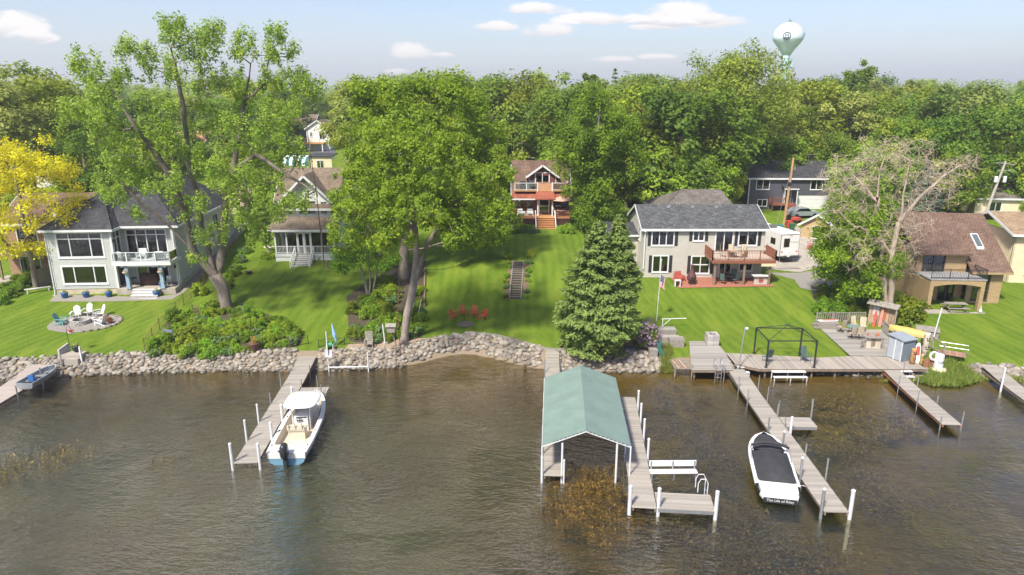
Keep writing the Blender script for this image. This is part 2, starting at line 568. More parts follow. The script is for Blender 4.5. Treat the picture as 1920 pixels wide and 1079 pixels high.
# ------------------------------------------------------------------ ground, lake bed, water
def grass_material():
    m = bpy.data.materials.new('lawn_and_shore')
    m.use_nodes = True
    t = NT(m.node_tree)
    b = m.node_tree.nodes['Principled BSDF']
    pos = t.n('ShaderNodeNewGeometry').outputs['Position']
    sep = t.n('ShaderNodeSeparateXYZ')
    t.l(pos, sep.inputs[0])
    x, y, z = sep.outputs
    # mowing lines run up the lots, slanted a little on each
    xl = t.math('LESS_THAN', x, -29.0)
    xr = t.math('GREATER_THAN', x, 10.0)
    sl = t.math('ADD', t.math('MULTIPLY', xl, -0.30), t.math('MULTIPLY', xr, 0.16))
    xs = t.math('ADD', x, t.math('MULTIPLY', sl, y))
    wob = t.math('MULTIPLY', t.noise(pos, 0.6, 3), 0.5)
    stripe = t.math('SINE', t.math('MULTIPLY', t.math('ADD', xs, wob), 2 * math.pi / 0.95))
    wide = t.math('SINE', t.math('MULTIPLY', t.math('ADD', xs, wob), 2 * math.pi / 3.6))
    s = t.smooth(stripe, -1, 1, -0.5, 0.5)
    w2 = t.smooth(wide, -1, 1, -0.5, 0.5)
    mp = t.n('ShaderNodeMapping')
    mp.inputs['Scale'].default_value = (2.2, 0.6, 1)
    t.l(pos, mp.inputs[0])
    patch = t.noise(mp.outputs[0], 0.35, 6, 0.65)
    fine = t.noise(pos, 7.0, 5, 0.7)
    tuft = t.noise(pos, 22.0, 3, 0.7)
    val = t.math('ADD', t.math('ADD', t.math('MULTIPLY', s, 0.24), t.math('MULTIPLY', w2, 0.12)),
                 t.math('ADD', t.math('MULTIPLY', t.math('SUBTRACT', fine, 0.5), 1.5), t.math('MULTIPLY', t.math('SUBTRACT', tuft, 0.5), 1.3)))
    fac = t.math('ADD', 0.5, val, clamp=True)
    g = t.mix(fac, (0.058, 0.112, 0.008), (0.150, 0.225, 0.018))
    g = t.mix(t.smooth(patch, 0.40, 0.70, 0, 0.7), g, (0.185, 0.235, 0.026))
    g = t.mix(t.smooth(t.noise(pos, 0.9, 5, 0.7, 1.0), 0.6, 0.8, 0, 0.45), g, (0.055, 0.105, 0.012))
    # bare shore: stony soil between the riprap, wet and dark at the waterline
    soil = t.mix(t.noise(pos, 5, 5, 0.7), (0.16, 0.115, 0.075), (0.36, 0.29, 0.215))
    zz = t.math('ADD', z, t.math('MULTIPLY', t.math('SUBTRACT', t.noise(pos, 1.2, 4), 0.5), 0.12))
    shore_w = t.math('LESS_THAN', x, 13.0)
    lim = t.math('ADD', 0.40, t.math('MULTIPLY', shore_w, 0.50))
    f = t.smooth(t.math('SUBTRACT', zz, lim), -0.02, 0.03)
    col = t.mix(f, soil, g)
    # lake bed: brown silt with weed beds
    w1 = t.noise(pos, 0.32, 7, 0.65, 0.8)
    w3 = t.noise(pos, 2.6, 6, 0.75, 0.6)
    bed = t.mix(w3, (0.05, 0.040, 0.010), (0.30, 0.21, 0.07))
    weed = t.mix(w3, (0.03, 0.032, 0.005), (0.24, 0.16, 0.03))
    bed = t.mix(t.smooth(w1, 0.4, 0.58), bed, weed)
    near = t.smooth(zz, -0.75, -0.05)
    bed = t.mix(t.math('MULTIPLY', near, 0.6), bed, t.mix(w3, (0.10, 0.055, 0.015), (0.34, 0.22, 0.09)))
    col = t.mix(t.smooth(zz, -0.06, 0.04), bed, col)
    t.l(col, b.inputs['Base Color'])
    b.inputs['Roughness'].default_value = 0.9
    b.inputs['Specular IOR Level'].default_value = 0.12
    bp = t.n('ShaderNodeBump')
    bp.inputs['Strength'].default_value = 0.7
    bp.inputs['Distance'].default_value = 0.08
    t.l(t.math('ADD', fine, t.math('MULTIPLY', tuft, 0.7)), bp.inputs['Height'])
    t.l(bp.outputs[0], b.inputs['Normal'])
    return m

def make_terrain():
    xs = np.concatenate([[-4000, -2200, -1200, -700, -400, -260, -180, -130, -100], np.arange(-80, 90.1, 0.8), [105, 130, 180, 260, 400, 700, 1200, 2200, 4000]])
    ys = np.concatenate([[-3000, -1200, -500, -200, -80, -20], np.arange(0, 40, 2.0), np.arange(40, 112, 0.6), [115, 120, 128, 138, 150, 170, 200, 250, 320, 450, 650, 1000, 1600, 2600, 4200]])
    X, Y = np.meshgrid(xs, ys)
    Z = hgt_np(X, Y)
    rs = np.random.RandomState(4)
    Z += np.where((Z > 0.9) & (Y < 112), rs.uniform(-0.012, 0.012, Z.shape), 0)
    nx, ny = len(xs), len(ys)
    V = np.stack([X.ravel(), Y.ravel(), Z.ravel()], 1)
    F = [(j * nx + i, j * nx + i + 1, (j + 1) * nx + i + 1, (j + 1) * nx + i) for j in range(ny - 1) for i in range(nx - 1)]
    me = bpy.data.meshes.new('ground')
    me.from_pydata(V.tolist(), [], F)
    me.polygons.foreach_set('use_smooth', [True] * len(F))
    me.materials.append(grass_material())
    return tag(_link(bpy.data.objects.new('ground', me)), kind='structure')
make_terrain()

def water_material():
    m = bpy.data.materials.new('lake_water')
    m.use_nodes = True
    t = NT(m.node_tree)
    m.node_tree.nodes.clear()
    pos = t.n('ShaderNodeNewGeometry').outputs['Position']
    # wind ripples that bend round: domain warped, stretched noise
    rot = t.n('ShaderNodeMapping')
    rot.inputs['Rotation'].default_value = (0, 0, R(24))
    rot.inputs['Scale'].default_value = (0.8, 1.7, 1)
    warp = t.n('ShaderNodeTexNoise')
    warp.inputs['Scale'].default_value = 0.06
    warp.inputs['Detail'].default_value = 2
    t.l(pos, warp.inputs['Vector'])
    wv = t.n('ShaderNodeVectorMath', operation='MULTIPLY_ADD')
    t.l(warp.outputs['Color'], wv.inputs[0])
    wv.inputs[1].default_value = (5, 5, 0)
    t.l(pos, wv.inputs[2])
    t.l(wv.outputs[0], rot.inputs[0])
    rip = t.noise(rot.outputs[0], 3.4, 3, 0.6)
    rip2 = t.noise(rot.outputs[0], 1.1, 2, 0.5)
    sep = t.n('ShaderNodeSeparateXYZ')
    t.l(pos, sep.inputs[0])
    # a breeze roughens the left and middle, the water among the right-hand docks lies calmer
    gust = t.noise(pos, 0.07, 4, 0.6)
    calm = t.smooth(t.math('ADD', sep.outputs[0], t.math('MULTIPLY', t.math('SUBTRACT', gust, 0.5), 22.0)), 0.0, 12.0, 1.0, 0.16)
    calm = t.math('MULTIPLY', calm, t.smooth(t.noise(pos, 0.16, 3, 0.6, 0.6), 0.34, 0.66, 0.28, 1.45))
    calm = t.math('MULTIPLY', calm, t.smooth(sep.outputs[1], 41.0, 49.0, 1.0, 0.4))
    h = t.math('ADD', t.math('MULTIPLY', rip, 0.75), t.math('MULTIPLY', rip2, 1.0))
    bp = t.n('ShaderNodeBump')
    bp.inputs['Strength'].default_value = 1.0
    t.l(t.math('MULTIPLY', calm, 0.5), bp.inputs['Distance'])
    t.l(h, bp.inputs['Height'])
    fr = t.n('ShaderNodeFresnel')
    fr.inputs[0].default_value = 1.333
    t.l(bp.outputs[0], fr.inputs['Normal'])
    gl = t.n('ShaderNodeBsdfGlossy')
    gl.inputs['Roughness'].default_value = 0.03
    t.l(bp.outputs[0], gl.inputs['Normal'])
    tr = t.n('ShaderNodeBsdfTransparent')
    tr.inputs[0].default_value = (0.80, 0.78, 0.58, 1)
    df = t.n('ShaderNodeBsdfDiffuse')
    df.inputs[0].default_value = (0.066, 0.074, 0.030, 1)
    # cloudier water out in the lake, clear by the bank
    off = t.math('MULTIPLY', t.smooth(sep.outputs[1], 50.0, 36.0, 0.02, 0.52), t.smooth(t.noise(pos, 0.2, 5, 0.6, 0.8), 0.32, 0.68, 0.55, 1.2))
    murk = t.math('MULTIPLY', off, t.smooth(sep.outputs[0], -6.0, 5.0, 1.0, 0.28))
    body = t.n('ShaderNodeMixShader')
    t.l(murk, body.inputs[0])
    t.l(tr.outputs[0], body.inputs[1])
    t.l(df.outputs[0], body.inputs[2])
    mx = t.n('ShaderNodeMixShader')
    t.l(t.math('MULTIPLY', fr.outputs[0], 2.5, clamp=True), mx.inputs[0])
    t.l(body.outputs[0], mx.inputs[1])
    t.l(gl.outputs[0], mx.inputs[2])
    out = t.n('ShaderNodeOutputMaterial')
    t.l(mx.outputs[0], out.inputs[0])
    return m
wm = MB().add([(-3000, -2500, 0), (3000, -2500, 0), (3000, 58, 0), (-3000, 58, 0)], [(0, 1, 2, 3)])
tag(wm.build('lake_water', water_material()), kind='structure')

def drape(name, pts, mat, off=0.012, step=0.8, label=None, kind='structure', parent=None, pix=True, sub=None):
    """a sheet laid on the ground inside a polygon (pixels or metres)"""
    P = [at(*p) for p in pts] if pix else [Vector((p[0], p[1], 0)) for p in pts]
    bm = bmesh.new()
    bm.faces.new([bm.verts.new((p.x, p.y, 0)) for p in P])
    x0, x1 = min(p.x for p in P), max(p.x for p in P)
    y0, y1 = min(p.y for p in P), max(p.y for p in P)
    for ax, a, b in ((0, x0, x1), (1, y0, y1)):
        c = a + step
        while c < b:
            no = (1, 0, 0) if ax == 0 else (0, 1, 0)
            co = (c, 0, 0) if ax == 0 else (0, c, 0)
            bmesh.ops.bisect_plane(bm, geom=bm.verts[:] + bm.edges[:] + bm.faces[:], plane_co=co, plane_no=no)
            c += step
    for v in bm.verts:
        v.co.z = G(v.co.x, v.co.y) + off
    bmesh.ops.recalc_face_normals(bm, faces=bm.faces)
    for f in bm.faces:
        if f.normal.z < 0: f.normal_flip()
    me = bpy.data.meshes.new(name)
    bm.to_mesh(me)
    bm.free()
    me.materials.append(mat)
    return tag(_link(bpy.data.objects.new(name, me), parent), label=label, kind=kind)

def ellipse(cx, cy, rx, ry, n=28, wob=0.0, seed=0):
    rr = random.Random(seed)
    return [(cx + rx * math.cos(2 * math.pi * k / n) * (1 + rr.uniform(-wob, wob)), cy + ry * math.sin(2 * math.pi * k / n) * (1 + rr.uniform(-wob, wob))) for k in range(n)]

MULCH = M('bark_mulch', (0.22, 0.12, 0.075), 0.95, 0.35, 9, 0.8, 30)
SANDSOIL = M('woodchip_soil', (0.34, 0.25, 0.175), 0.95, 0.3, 8, 0.8, 30)
GRAVEL = M('pale_gravel', (0.27, 0.245, 0.215), 0.95, 0.3, 14, 0.8, 40)
BEDSOIL = M('garden_soil', (0.075, 0.06, 0.035), 0.95, 0.35, 6, 0.8, 25)
ASPHALT = M('asphalt', (0.10, 0.10, 0.105), 0.9, 0.15, 3, 0.3, 40)
PAVERRED = M('red_pavers', (0.33, 0.13, 0.085), 0.85, 0.2, 5, 0.3, 20)
PINKDRIVE = M('tan_driveway', (0.42, 0.31, 0.23), 0.9, 0.12, 2, 0.3, 30)

drape('garden_bed', [(272, 668), (330, 585), (395, 572), (470, 580), (545, 605), (572, 628), (560, 650), (470, 664), (380, 672)], BEDSOIL, 0.02)
drape('garden_bed', [(655, 640), (650, 555), (690, 530), (735, 500), (798, 490), (794, 600), (790, 642), (720, 650)], BEDSOIL, 0.02)
drape('wood_chip_bank', [(642, 664), (655, 645), (760, 636), (840, 634), (890, 628), (950, 636), (940, 641), (890, 636), (850, 641), (800, 648), (740, 653), (690, 660)], SANDSOIL, 0.03)
drape('mulch_bed', [(1052, 668), (1060, 655), (1100, 652), (1150, 640), (1185, 640), (1215, 652), (1235, 660), (1225, 671), (1120, 672)], MULCH, 0.03)
drape('concrete_drive', [(1437, 505), (1440, 492), (1470, 430), (1495, 425), (1535, 450), (1540, 500), (1500, 511)], CONCRETE, 0.02)
drape('gravel_patch', [(1440, 512), (1500, 512), (1545, 503), (1570, 525), (1540, 550), (1500, 540), (1490, 525)], GRAVEL, 0.016)
drape('gravel_path', [(92, 566), (105, 552), (215, 556), (290, 558), (330, 552), (440, 430), (462, 396), (470, 400), (460, 430), (382, 512), (345, 548), (322, 562), (200, 566)], GRAVEL, 0.014)
drape('tan_driveway', [(405, 420), (450, 395), (480, 360), (430, 340), (380, 380)], PINKDRIVE, 0.02)
drape('asphalt_road', [(560, 302), (625, 300), (632, 268), (598, 280), (575, 292)], ASPHALT, 0.05, 2.0)
drape('concrete_path', [(946, 430), (962, 432), (968, 408), (958, 405)], CONCRETE, 0.02)
drape('dirt_strip', [(1524, 560), (1560, 590), (1590, 612), (1600, 606), (1575, 580), (1545, 548), (1520, 535)], BEDSOIL, 0.02)
# ------------------------------------------------------------------ houses
def frame_m(P0, P1, z=0.0):
    """matrix whose x runs along the wall, y points out of it, z up (x, n, z)"""
    d = Vector((P1[0] - P0[0], P1[1] - P0[1], 0)).normalized()
    n = Vector((d.y, -d.x, 0))
    return Matrix(((d.x, n.x, 0, P0[0]), (d.y, n.y, 0, P0[1]), (0, 0, 1, z), (0, 0, 0, 1)))

def wall(parent, P0, P1, z0, z1, mat, holes=(), row=0.16, th=0.16, lap=0.022, gable=None, name='wall', vertical=False):
    """a wall with real openings; lapped boards outside. gable=(peak_u, peak_z) tops it with a triangle"""
    L = math.hypot(P1[0] - P0[0], P1[1] - P0[1])
    mb = MB(frame_m(P0, P1))
    us = sorted({0.0, L} | {h[0] for h in holes} | {h[1] for h in holes})
    zs = sorted({z0, z1} | {h[2] for h in holes} | {h[3] for h in holes})
    def open_(u, z): return any(h[0] < u < h[1] and h[2] < z < h[3] for h in holes)
    for a, b in zip(us, us[1:]):
        for c, d in zip(zs, zs[1:]):
            if not open_((a + b) / 2, (c + d) / 2):
                mb.box(a, b, -th, 0, c, d)
    if gable:
        pu, pz = gable
        mb.add([(0, 0, z1), (L, 0, z1), (pu, 0, pz), (0, -th, z1), (L, -th, z1), (pu, -th, pz)], [(0, 1, 2), (5, 4, 3), (0, 2, 5, 3), (1, 4, 5, 2)])
    top = gable[1] if gable else z1
    if row:
        if vertical:
            u = 0.0
            while u < L - 0.02:
                zr = sorted({z0, z1} | {h[2] for h in holes} | {h[3] for h in holes})
                for c, d in zip(zr, zr[1:]):
                    if not open_(u + .03, (c + d) / 2):
                        mb.box(u, min(u + .05, L), 0, lap, c, d)
                u += row
        else:
            z = z0
            while z < top - 0.02:
                ze = min(z + row, top)
                cuts = sorted({z, ze} | {q for q in zs if z < q < ze})
                for c, d in zip(cuts, cuts[1:]):
                    f0, f1 = lap * (1 - (c - z) / row * .85), lap * (1 - (d - z) / row * .85)
                    if c >= z1 - 1e-6:
                        if not gable: continue
                        def span(q):
                            k = (q - z1) / (top - z1)
                            return gable[0] * k, L + (gable[0] - L) * k
                        segs = [(span(c), span(d))]
                    else:
                        segs = []
                        run = None
                        for a, b in zip(us, us[1:]):
                            if open_((a + b) / 2, (c + d) / 2):
                                if run: segs.append(run); run = None
                            else:
                                run = (run[0], b) if run else (a, b)
                        if run: segs.append(run)
                        segs = [(s, s) for s in segs]
                    for (a0, b0), (a1, b1) in segs:
                        mb.add([(a0, f0, c), (b0, f0, c), (b1, f1, d), (a1, f1, d), (a0, 0, c), (b0, 0, c)], [(0, 1, 2, 3), (4, 5, 1, 0)])
                z = ze
    return mb.build(name, mat, parent)

def window(parent, P0, P1, u0, u1, z0, z1, nx=2, transom=0.0, frame=None, trim=0.09, wid=None, glass=None, curtain=False, depth=0.07, name='window', sill=True, base=0.0, proud=0.045):
    """frame with its panes as children, set into an opening of the wall"""
    frame = frame or WHITE
    mt = frame_m(P0, P1)
    mb = MB(mt)
    t = trim
    mb.box(u0 - t, u0, -depth - .03, proud, z0 - t, z1 + t).box(u1, u1 + t, -depth - .03, proud, z0 - t, z1 + t)
    mb.box(u0, u1, -depth - .03, proud, z1, z1 + t).box(u0, u1, -depth - .03, proud, z0 - t, z0)
    if sill: mb.box(u0 - t - .03, u1 + t + .03, .0, proud + .05, z0 - t - .05, z0 - t)
    wid = wid or [1] * nx
    tot = sum(wid)
    edges = [u0]
    for w in wid: edges.append(edges[-1] + (u1 - u0) * w / tot)
    for e in edges[1:-1]: mb.box(e - .045, e + .045, -depth - .03, proud - .012, z0, z1)
    zt = z1 - transom
    if transom: mb.box(u0, u1, -depth - .028, proud - .015, zt - .045, zt + .045)
    o = mb.build(name, frame, parent)
    for a, b in zip(edges, edges[1:]):
        for c, d in ([(z0, zt), (zt, z1)] if transom else [(z0, z1)]):
            MB(mt).box(a + .01, b - .01, -depth - .012, -depth, c + .01, d - .01).build('pane', glass or GLASS, o)
    if curtain:
        k = 8
        for (a, b) in ((u0, u0 + (u1 - u0) * .3), (u1 - (u1 - u0) * .3, u1)):
            cb = MB(mt)
            for i in range(k):
                x0 = a + (b - a) * i / k; x1 = a + (b - a) * (i + 1) / k
                y0 = -.24 - .04 * (i % 2); y1 = -.24 - .04 * ((i + 1) % 2)
                cb.add([(x0, y0, z0), (x1, y1, z0), (x1, y1, z1), (x0, y0, z1)], [(0, 1, 2, 3)])
            cb.build('curtain', CURTAIN, o)
    return o

def hole(u0, u1, z0, z1): return (u0, u1, z0, z1)

def gable_roof(parent, x0, x1, y0, y1, ze, zr, mat, over=0.45, axis='x', th=0.14, trim=None, name='roof'):
    """two slopes over a rectangle, ridge along axis; eaves at ze over the walls"""
    trim = trim or WHITE
    mb = MB()
    if axis == 'x':
        ym = (y0 + y1) / 2
        k = (zr - ze) / (ym - y0)
        a, b = x0 - over, x1 + over
        zl = ze - k * over
        P = [[(a, y0 - over, zl), (b, y0 - over, zl), (b, ym, zr), (a, ym, zr)], [(b, y1 + over, zl), (a, y1 + over, zl), (a, ym, zr), (b, ym, zr)]]
        E = [((a, y0 - over, zl), (b, y0 - over, zl)), ((a, y1 + over, zl), (b, y1 + over, zl)), ((a, y0 - over, zl), (a, ym, zr)), ((a, ym, zr), (a, y1 + over, zl)), ((b, y0 - over, zl), (b, ym, zr)), ((b, ym, zr), (b, y1 + over, zl))]
    else:
        xm = (x0 + x1) / 2
        k = (zr - ze) / (xm - x0)
        a, b = y0 - over, y1 + over
        zl = ze - k * over
        P = [[(x0 - over, b, zl), (x0 - over, a, zl), (xm, a, zr), (xm, b, zr)], [(x1 + over, a, zl), (x1 + over, b, zl), (xm, b, zr), (xm, a, zr)]]
        E = [((x0 - over, a, zl), (x0 - over, b, zl)), ((x1 + over, a, zl), (x1 + over, b, zl)), ((x0 - over, a, zl), (xm, a, zr)), ((xm, a, zr), (x1 + over, a, zl)), ((x0 - over, b, zl), (xm, b, zr)), ((xm, b, zr), (x1 + over, b, zl))]
    for p in P: mb.slab([(q[0], q[1], q[2] + th) for q in p], th)
    o = mb.build(name, mat, parent)
    tb = MB()
    for p, q in E: tb.beam((p[0], p[1], p[2] + th * .25), (q[0], q[1], q[2] + th * .25), 0.05, th + .1)
    tb.build('fascia', trim, o)
    return o

def hip_roof(parent, x0, x1, y0, y1, ze, zr, ra, rb, mat, over=0.45, th=0.12, trim=None):
    """ridge from ra to rb (x,y)"""
    x0 -= over; x1 += over; y0 -= over; y1 += over
    A, B, C, D = (x0, y0, ze), (x1, y0, ze), (x1, y1, ze), (x0, y1, ze)
    Ra, Rb = (ra[0], ra[1], zr), (rb[0], rb[1], zr)
    mb = MB()
    for p in ([A, B, Ra], [B, C, Rb, Ra], [C, D, Rb], [D, A, Ra, Rb]):
        mb.slab([(q[0], q[1], q[2] + th) for q in p], th)
    o = mb.build('roof', mat, parent)
    tb = MB()
    for p, q in ((A, B), (B, C), (C, D), (D, A)): tb.beam((p[0], p[1], p[2] + .02), (q[0], q[1], q[2] + .02), .06, .22)
    tb.build('fascia', trim or WHITE, o)
    hb = MB()
    for p in (A, B): hb.tube([(p[0], p[1], p[2] + th + .01), (Ra[0], Ra[1], Ra[2] + th + .01)], .07, 5)
    hb.tube([(Ra[0], Ra[1], Ra[2] + th), (Rb[0], Rb[1], Rb[2] + th)], .07, 5)
    hb.build('ridge_cap', mat, o)
    return o

def railing(parent, pts, z, h=1.0, mat=None, gap=0.13, bw=0.035, name='railing', post=0.09, pmat=None, every=1.8, glass=None):
    """posts and rails along a polyline; every baluster is a child"""
    mat = mat or WHITE
    mb = MB()
    bal = []
    for p, q in zip(pts, pts[1:]):
        p, q = Vector((*p, 0)), Vector((*q, 0))
        L = (q - p).length
        k = max(1, round(L / every))
        for i in range(k + 1):
            c = p + (q - p) * i / k
            mb.box(c.x - post / 2, c.x + post / 2, c.y - post / 2, c.y + post / 2, z, z + h + .05)
        mb.beam((p.x, p.y, z + h), (q.x, q.y, z + h), .09, .05)
        mb.beam((p.x, p.y, z + .1), (q.x, q.y, z + .1), .05, .05)
        if gap:
            nb = int(L / gap)
            ang = math.atan2((q - p).y, (q - p).x)
            for i in range(1, nb):
                c = p + (q - p) * i / nb
                bal.append((c.x, c.y, ang))
    o = mb.build(name, pmat or mat, parent)
    for x, y, a in bal:
        piece('baluster', mat, o, (x, y, z + h * .54), (bw, bw, h * .84), a)
    if glass:
        for p, q in zip(pts, pts[1:]):
            MB().beam((p[0], p[1], z + h * .55), (q[0], q[1], z + h * .55), .012, h * .78).build('pane', glass, o)
    return o

def steps(parent, x0, x1, y_top, z0, z1, n, run, mat, rmat=None, name='step', dy=-1):
    """flight going down towards -y; each tread a child, risers closed"""
    h = (z1 - z0) / n
    st = MB()
    o = None
    for i in range(n):
        zt = z1 - h * (i + 1)
        ya = y_top + dy * run * (i + 1)
        if i == n - 1 and zt < z0 + .01: pass
        st.box(x0 + .03, x1 - .03, min(ya, y_top) + .02, min(ya, y_top) + run - .005, z0 - .1, zt + h - .04)
    o = st.build('stair_base', rmat or mat, parent)
    for i in range(n):
        piece(name, mat, o, ((x0 + x1) / 2, y_top + dy * run * (i + .5), z1 - h * i - .02), (x1 - x0, run + .03, .04))
    return o

GREYSIDE = M('grey_siding', (0.43, 0.44, 0.405), 0.6, 0.06, 1.5)
BEIGESIDE = M('beige_siding', (0.45, 0.42, 0.365), 0.6, 0.06, 1.5)
FOUND = M('foundation_block', (0.47, 0.40, 0.28), 0.9, 0.15, 2, 0.3, 20)
WHITESIDE = M('white_siding', (0.72, 0.72, 0.69), 0.6, 0.06, 2)
REDSIDE = M('dark_red_siding', (0.17, 0.05, 0.04), 0.6, 0.12, 2)
DARKSIDE = M('charcoal_siding', (0.075, 0.078, 0.09), 0.6, 0.1, 2)
TANSIDE = M('tan_wood_siding', (0.36, 0.25, 0.13), 0.75, 0.16, 2.5, 0.2, 20, stretch=(.6, .6, 5))
CREAMSIDE = M('cream_siding', (0.66, 0.56, 0.38), 0.7, 0.08, 2)
BRICK = M('brown_brick', (0.30, 0.19, 0.11), 0.9, 0.3, 9, 0.4, 30)
BLUEPAINT = M('blue_grey_paint', (0.26, 0.36, 0.44), 0.6, 0.1, 3)
R_DARK = shingle_mat('shingles_charcoal', (0.047, 0.047, 0.051), (0.085, 0.085, 0.089))
R_BROWN = shingle_mat('shingles_brown', (0.144, 0.090, 0.065), (0.223, 0.144, 0.104))
R_TAUPE = shingle_mat('shingles_taupe', (0.187, 0.140, 0.101), (0.257, 0.203, 0.148))
R_GREY = shingle_mat('shingles_grey', (0.072, 0.076, 0.076), (0.144, 0.144, 0.140))
R_WARM = shingle_mat('shingles_warm_grey', (0.133, 0.115, 0.098), (0.210, 0.182, 0.154))
R_RED = shingle_mat('tiles_red', (0.288, 0.088, 0.056), (0.352, 0.120, 0.072), 0.2)
R_TAN = shingle_mat('shingles_tan', (0.288, 0.200, 0.120), (0.360, 0.256, 0.160))

# --- grey lake house on the left
def house_left():
    p = atz(108, 556, 1.45)
    h = thing('lake_house', 'two storey pale grey lake house with hipped roof and corner balcony', 'house', (p.x, p.y, 1.35), R(4))
    W1, W, D = 6.0, 11.6, 19.0
    zf, zt = 0.85, 6.75
    # foundation
    fb = MB().box(.02, W1 - .02, .03, 3, -.6, zf).box(W - .5, W - .02, 1.9, D, -.6, zf + .3)
    fb.build('foundation', FOUND, h)
    bx('patio_slab', CONCRETE, h, W1 + .02, W + .1, -.5, 2.2, -.6, zf)
    H1 = [hole(.95, 5.1, 4.15, 6.45), hole(.95, 5.0, 1.45, 3.1)]
    wall(h, (0, 0), (W1, 0), zf, zt, GREYSIDE, H1)
    window(h, (0, 0), (W1, 0), .95, 5.1, 4.15, 6.45, wid=[1, 1.75, 1], transom=.55, trim=.16)
    window(h, (0, 0), (W1, 0), .95, 5.0, 1.45, 3.1, wid=[1, 1.75, 1], trim=.16)
    # inner side wall of the bay, with the tall windows
    wall(h, (W1, 0), (W1, 2.0), zf, zt, GREYSIDE, [hole(.4, 1.7, 3.95, 6.4), hole(.4, 1.7, zf + .1, 3.1)])
    window(h, (W1, 0), (W1, 2.0), .4, 1.7, 3.95, 6.4, 2, transom=.6)
    window(h, (W1, 0), (W1, 2.0), .4, 1.7, zf + .1, 3.1, 1, name='door', sill=False)
    wall(h, (W1, 2.0), (W, 2.0), zf, zt, GREYSIDE, [hole(.6, 4.4, 3.85, 6.35), hole(1.2, 4.2, zf + .1, 3.1)])
    window(h, (W1, 2.0), (W, 2.0), .6, 4.4, 3.85, 6.35, wid=[.8, .9, .9, .8], transom=.5, trim=.12, name='patio_door')
    window(h, (W1, 2.0), (W, 2.0), 1.2, 4.2, zf + .1, 3.1, 3, trim=.1, name='patio_door', curtain=True)
    wall(h, (W, 1.2), (W, D), zf + .3, zt, GREYSIDE, [hole(2.0, 3.2, 2.7, 3.2), hole(8.5, 9.5, 1.8, 3.4), hole(5.0, 6.0, 4.4, 6.0), hole(11, 12.4, 4.4, 6.0)])
    window(h, (W, 1.2), (W, D), 2.0, 3.2, 2.7, 3.2, 3)
    window(h, (W, 1.2), (W, D), 8.5, 9.5, 1.8, 3.4, 1)
    window(h, (W, 1.2), (W, D), 5.0, 6.0, 4.4, 6.0, 1)
    window(h, (W, 1.2), (W, D), 11, 12.4, 4.4, 6.0, 2)
    wall(h, (W - .35, 1.2), (W, 1.2), zf + .3, zt, GREYSIDE)
    wall(h, (0, D), (0, 0), 0, zt, GREYSIDE, [hole(14, 15.2, 4.3, 5.8)])
    wall(h, (W, D), (0, D), 0, zt, GREYSIDE, row=0)
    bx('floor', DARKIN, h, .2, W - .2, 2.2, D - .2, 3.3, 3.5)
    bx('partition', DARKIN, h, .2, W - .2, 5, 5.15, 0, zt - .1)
    # corner boards and downpipes
    for q in ((-.04, .08, -.05, .05), (W1 - .08, W1 + .04, -.05, .05), (W - .06, W + .05, 1.15, 1.25)): MB().box(*q, zf, zt).build('corner_board', WHITE, h)
    for q in ([(-.1, -.1, zt - .1), (-.1, -.12, .6), (-.15, -.2, .25), (-.6, -1.0, .05)], [(W1 + .12, -.12, zt - .1), (W1 + .12, -.12, .4), (W1 + .16, -.3, -.1)], [(W - .08, 1.1, zt), (W - .08, .9, .5), (W - .2, .1, 0.1)]): MB().tube(q, .06, 6).build('downpipe', WHITE, h)
    hip_roof(h, 0, W1, 0, D, zt, 9.7, (W1 / 2 + .6, 4.6), (W1 / 2 + .6, 14), R_DARK, .5)
    hip_roof(h, W1 - 2.5, W, 1.6, D, zt + .02, 10.2, (W1 + 1.7, 6.5), (W1 + 1.7, 15), R_DARK, .5)
    # balcony
    x0, x1, y0 = W1 + .1, W + .1, -.75
    bal = MB().box(x0, x1, y0, 1.98, 3.42, 3.6)
    bal.build('balcony_floor', WHITE, h)
    MB().box(x0, x1, y0 - .03, y0 - .005, 3.3, 3.66).box(x1 + .005, x1 + .03, y0, 1.9, 3.3, 3.66).box(x0 + .6, x1 - .5, y0 + .2, y0 + .45, 3.1, 3.41).build('balcony_fascia', WHITE, h)
    railing(h, [(x0 + .1, y0 + .05), (x1 - .05, y0 + .05), (x1 - .05, 1.1)], 3.6, 1.0, WHITE, gap=0, post=.11, glass=glass_mat('rail_glass', (.85, .88, .88), .03), every=1.3)
    for cx in (W1 + 1.25, W - 1.05):
        MB().box(cx - .16, cx + .16, -.55, -.23, zf, 3.41).box(cx - .2, cx + .2, -.59, -.19, zf + .02, zf + .3).build('column', BLUEPAINT, h)
    steps(h, W1 + 1.7, W1 + 4.3, -.52, -.25, zf, 5, .3, WHITE, STONEGREY)
    for (x, y, z) in ((W1 + .9, -.05, 0), (W1 + .05, .25, 5.6), (W - .3, 1.17, 2.7), (W - .5, 1.97, 5.6)):
        if z: MB().box(x - .08, x + .08, y - .12, y + .02, z - .16, z + .16).build('wall_lamp', BLACK, h)
    return h
HL = house_left()

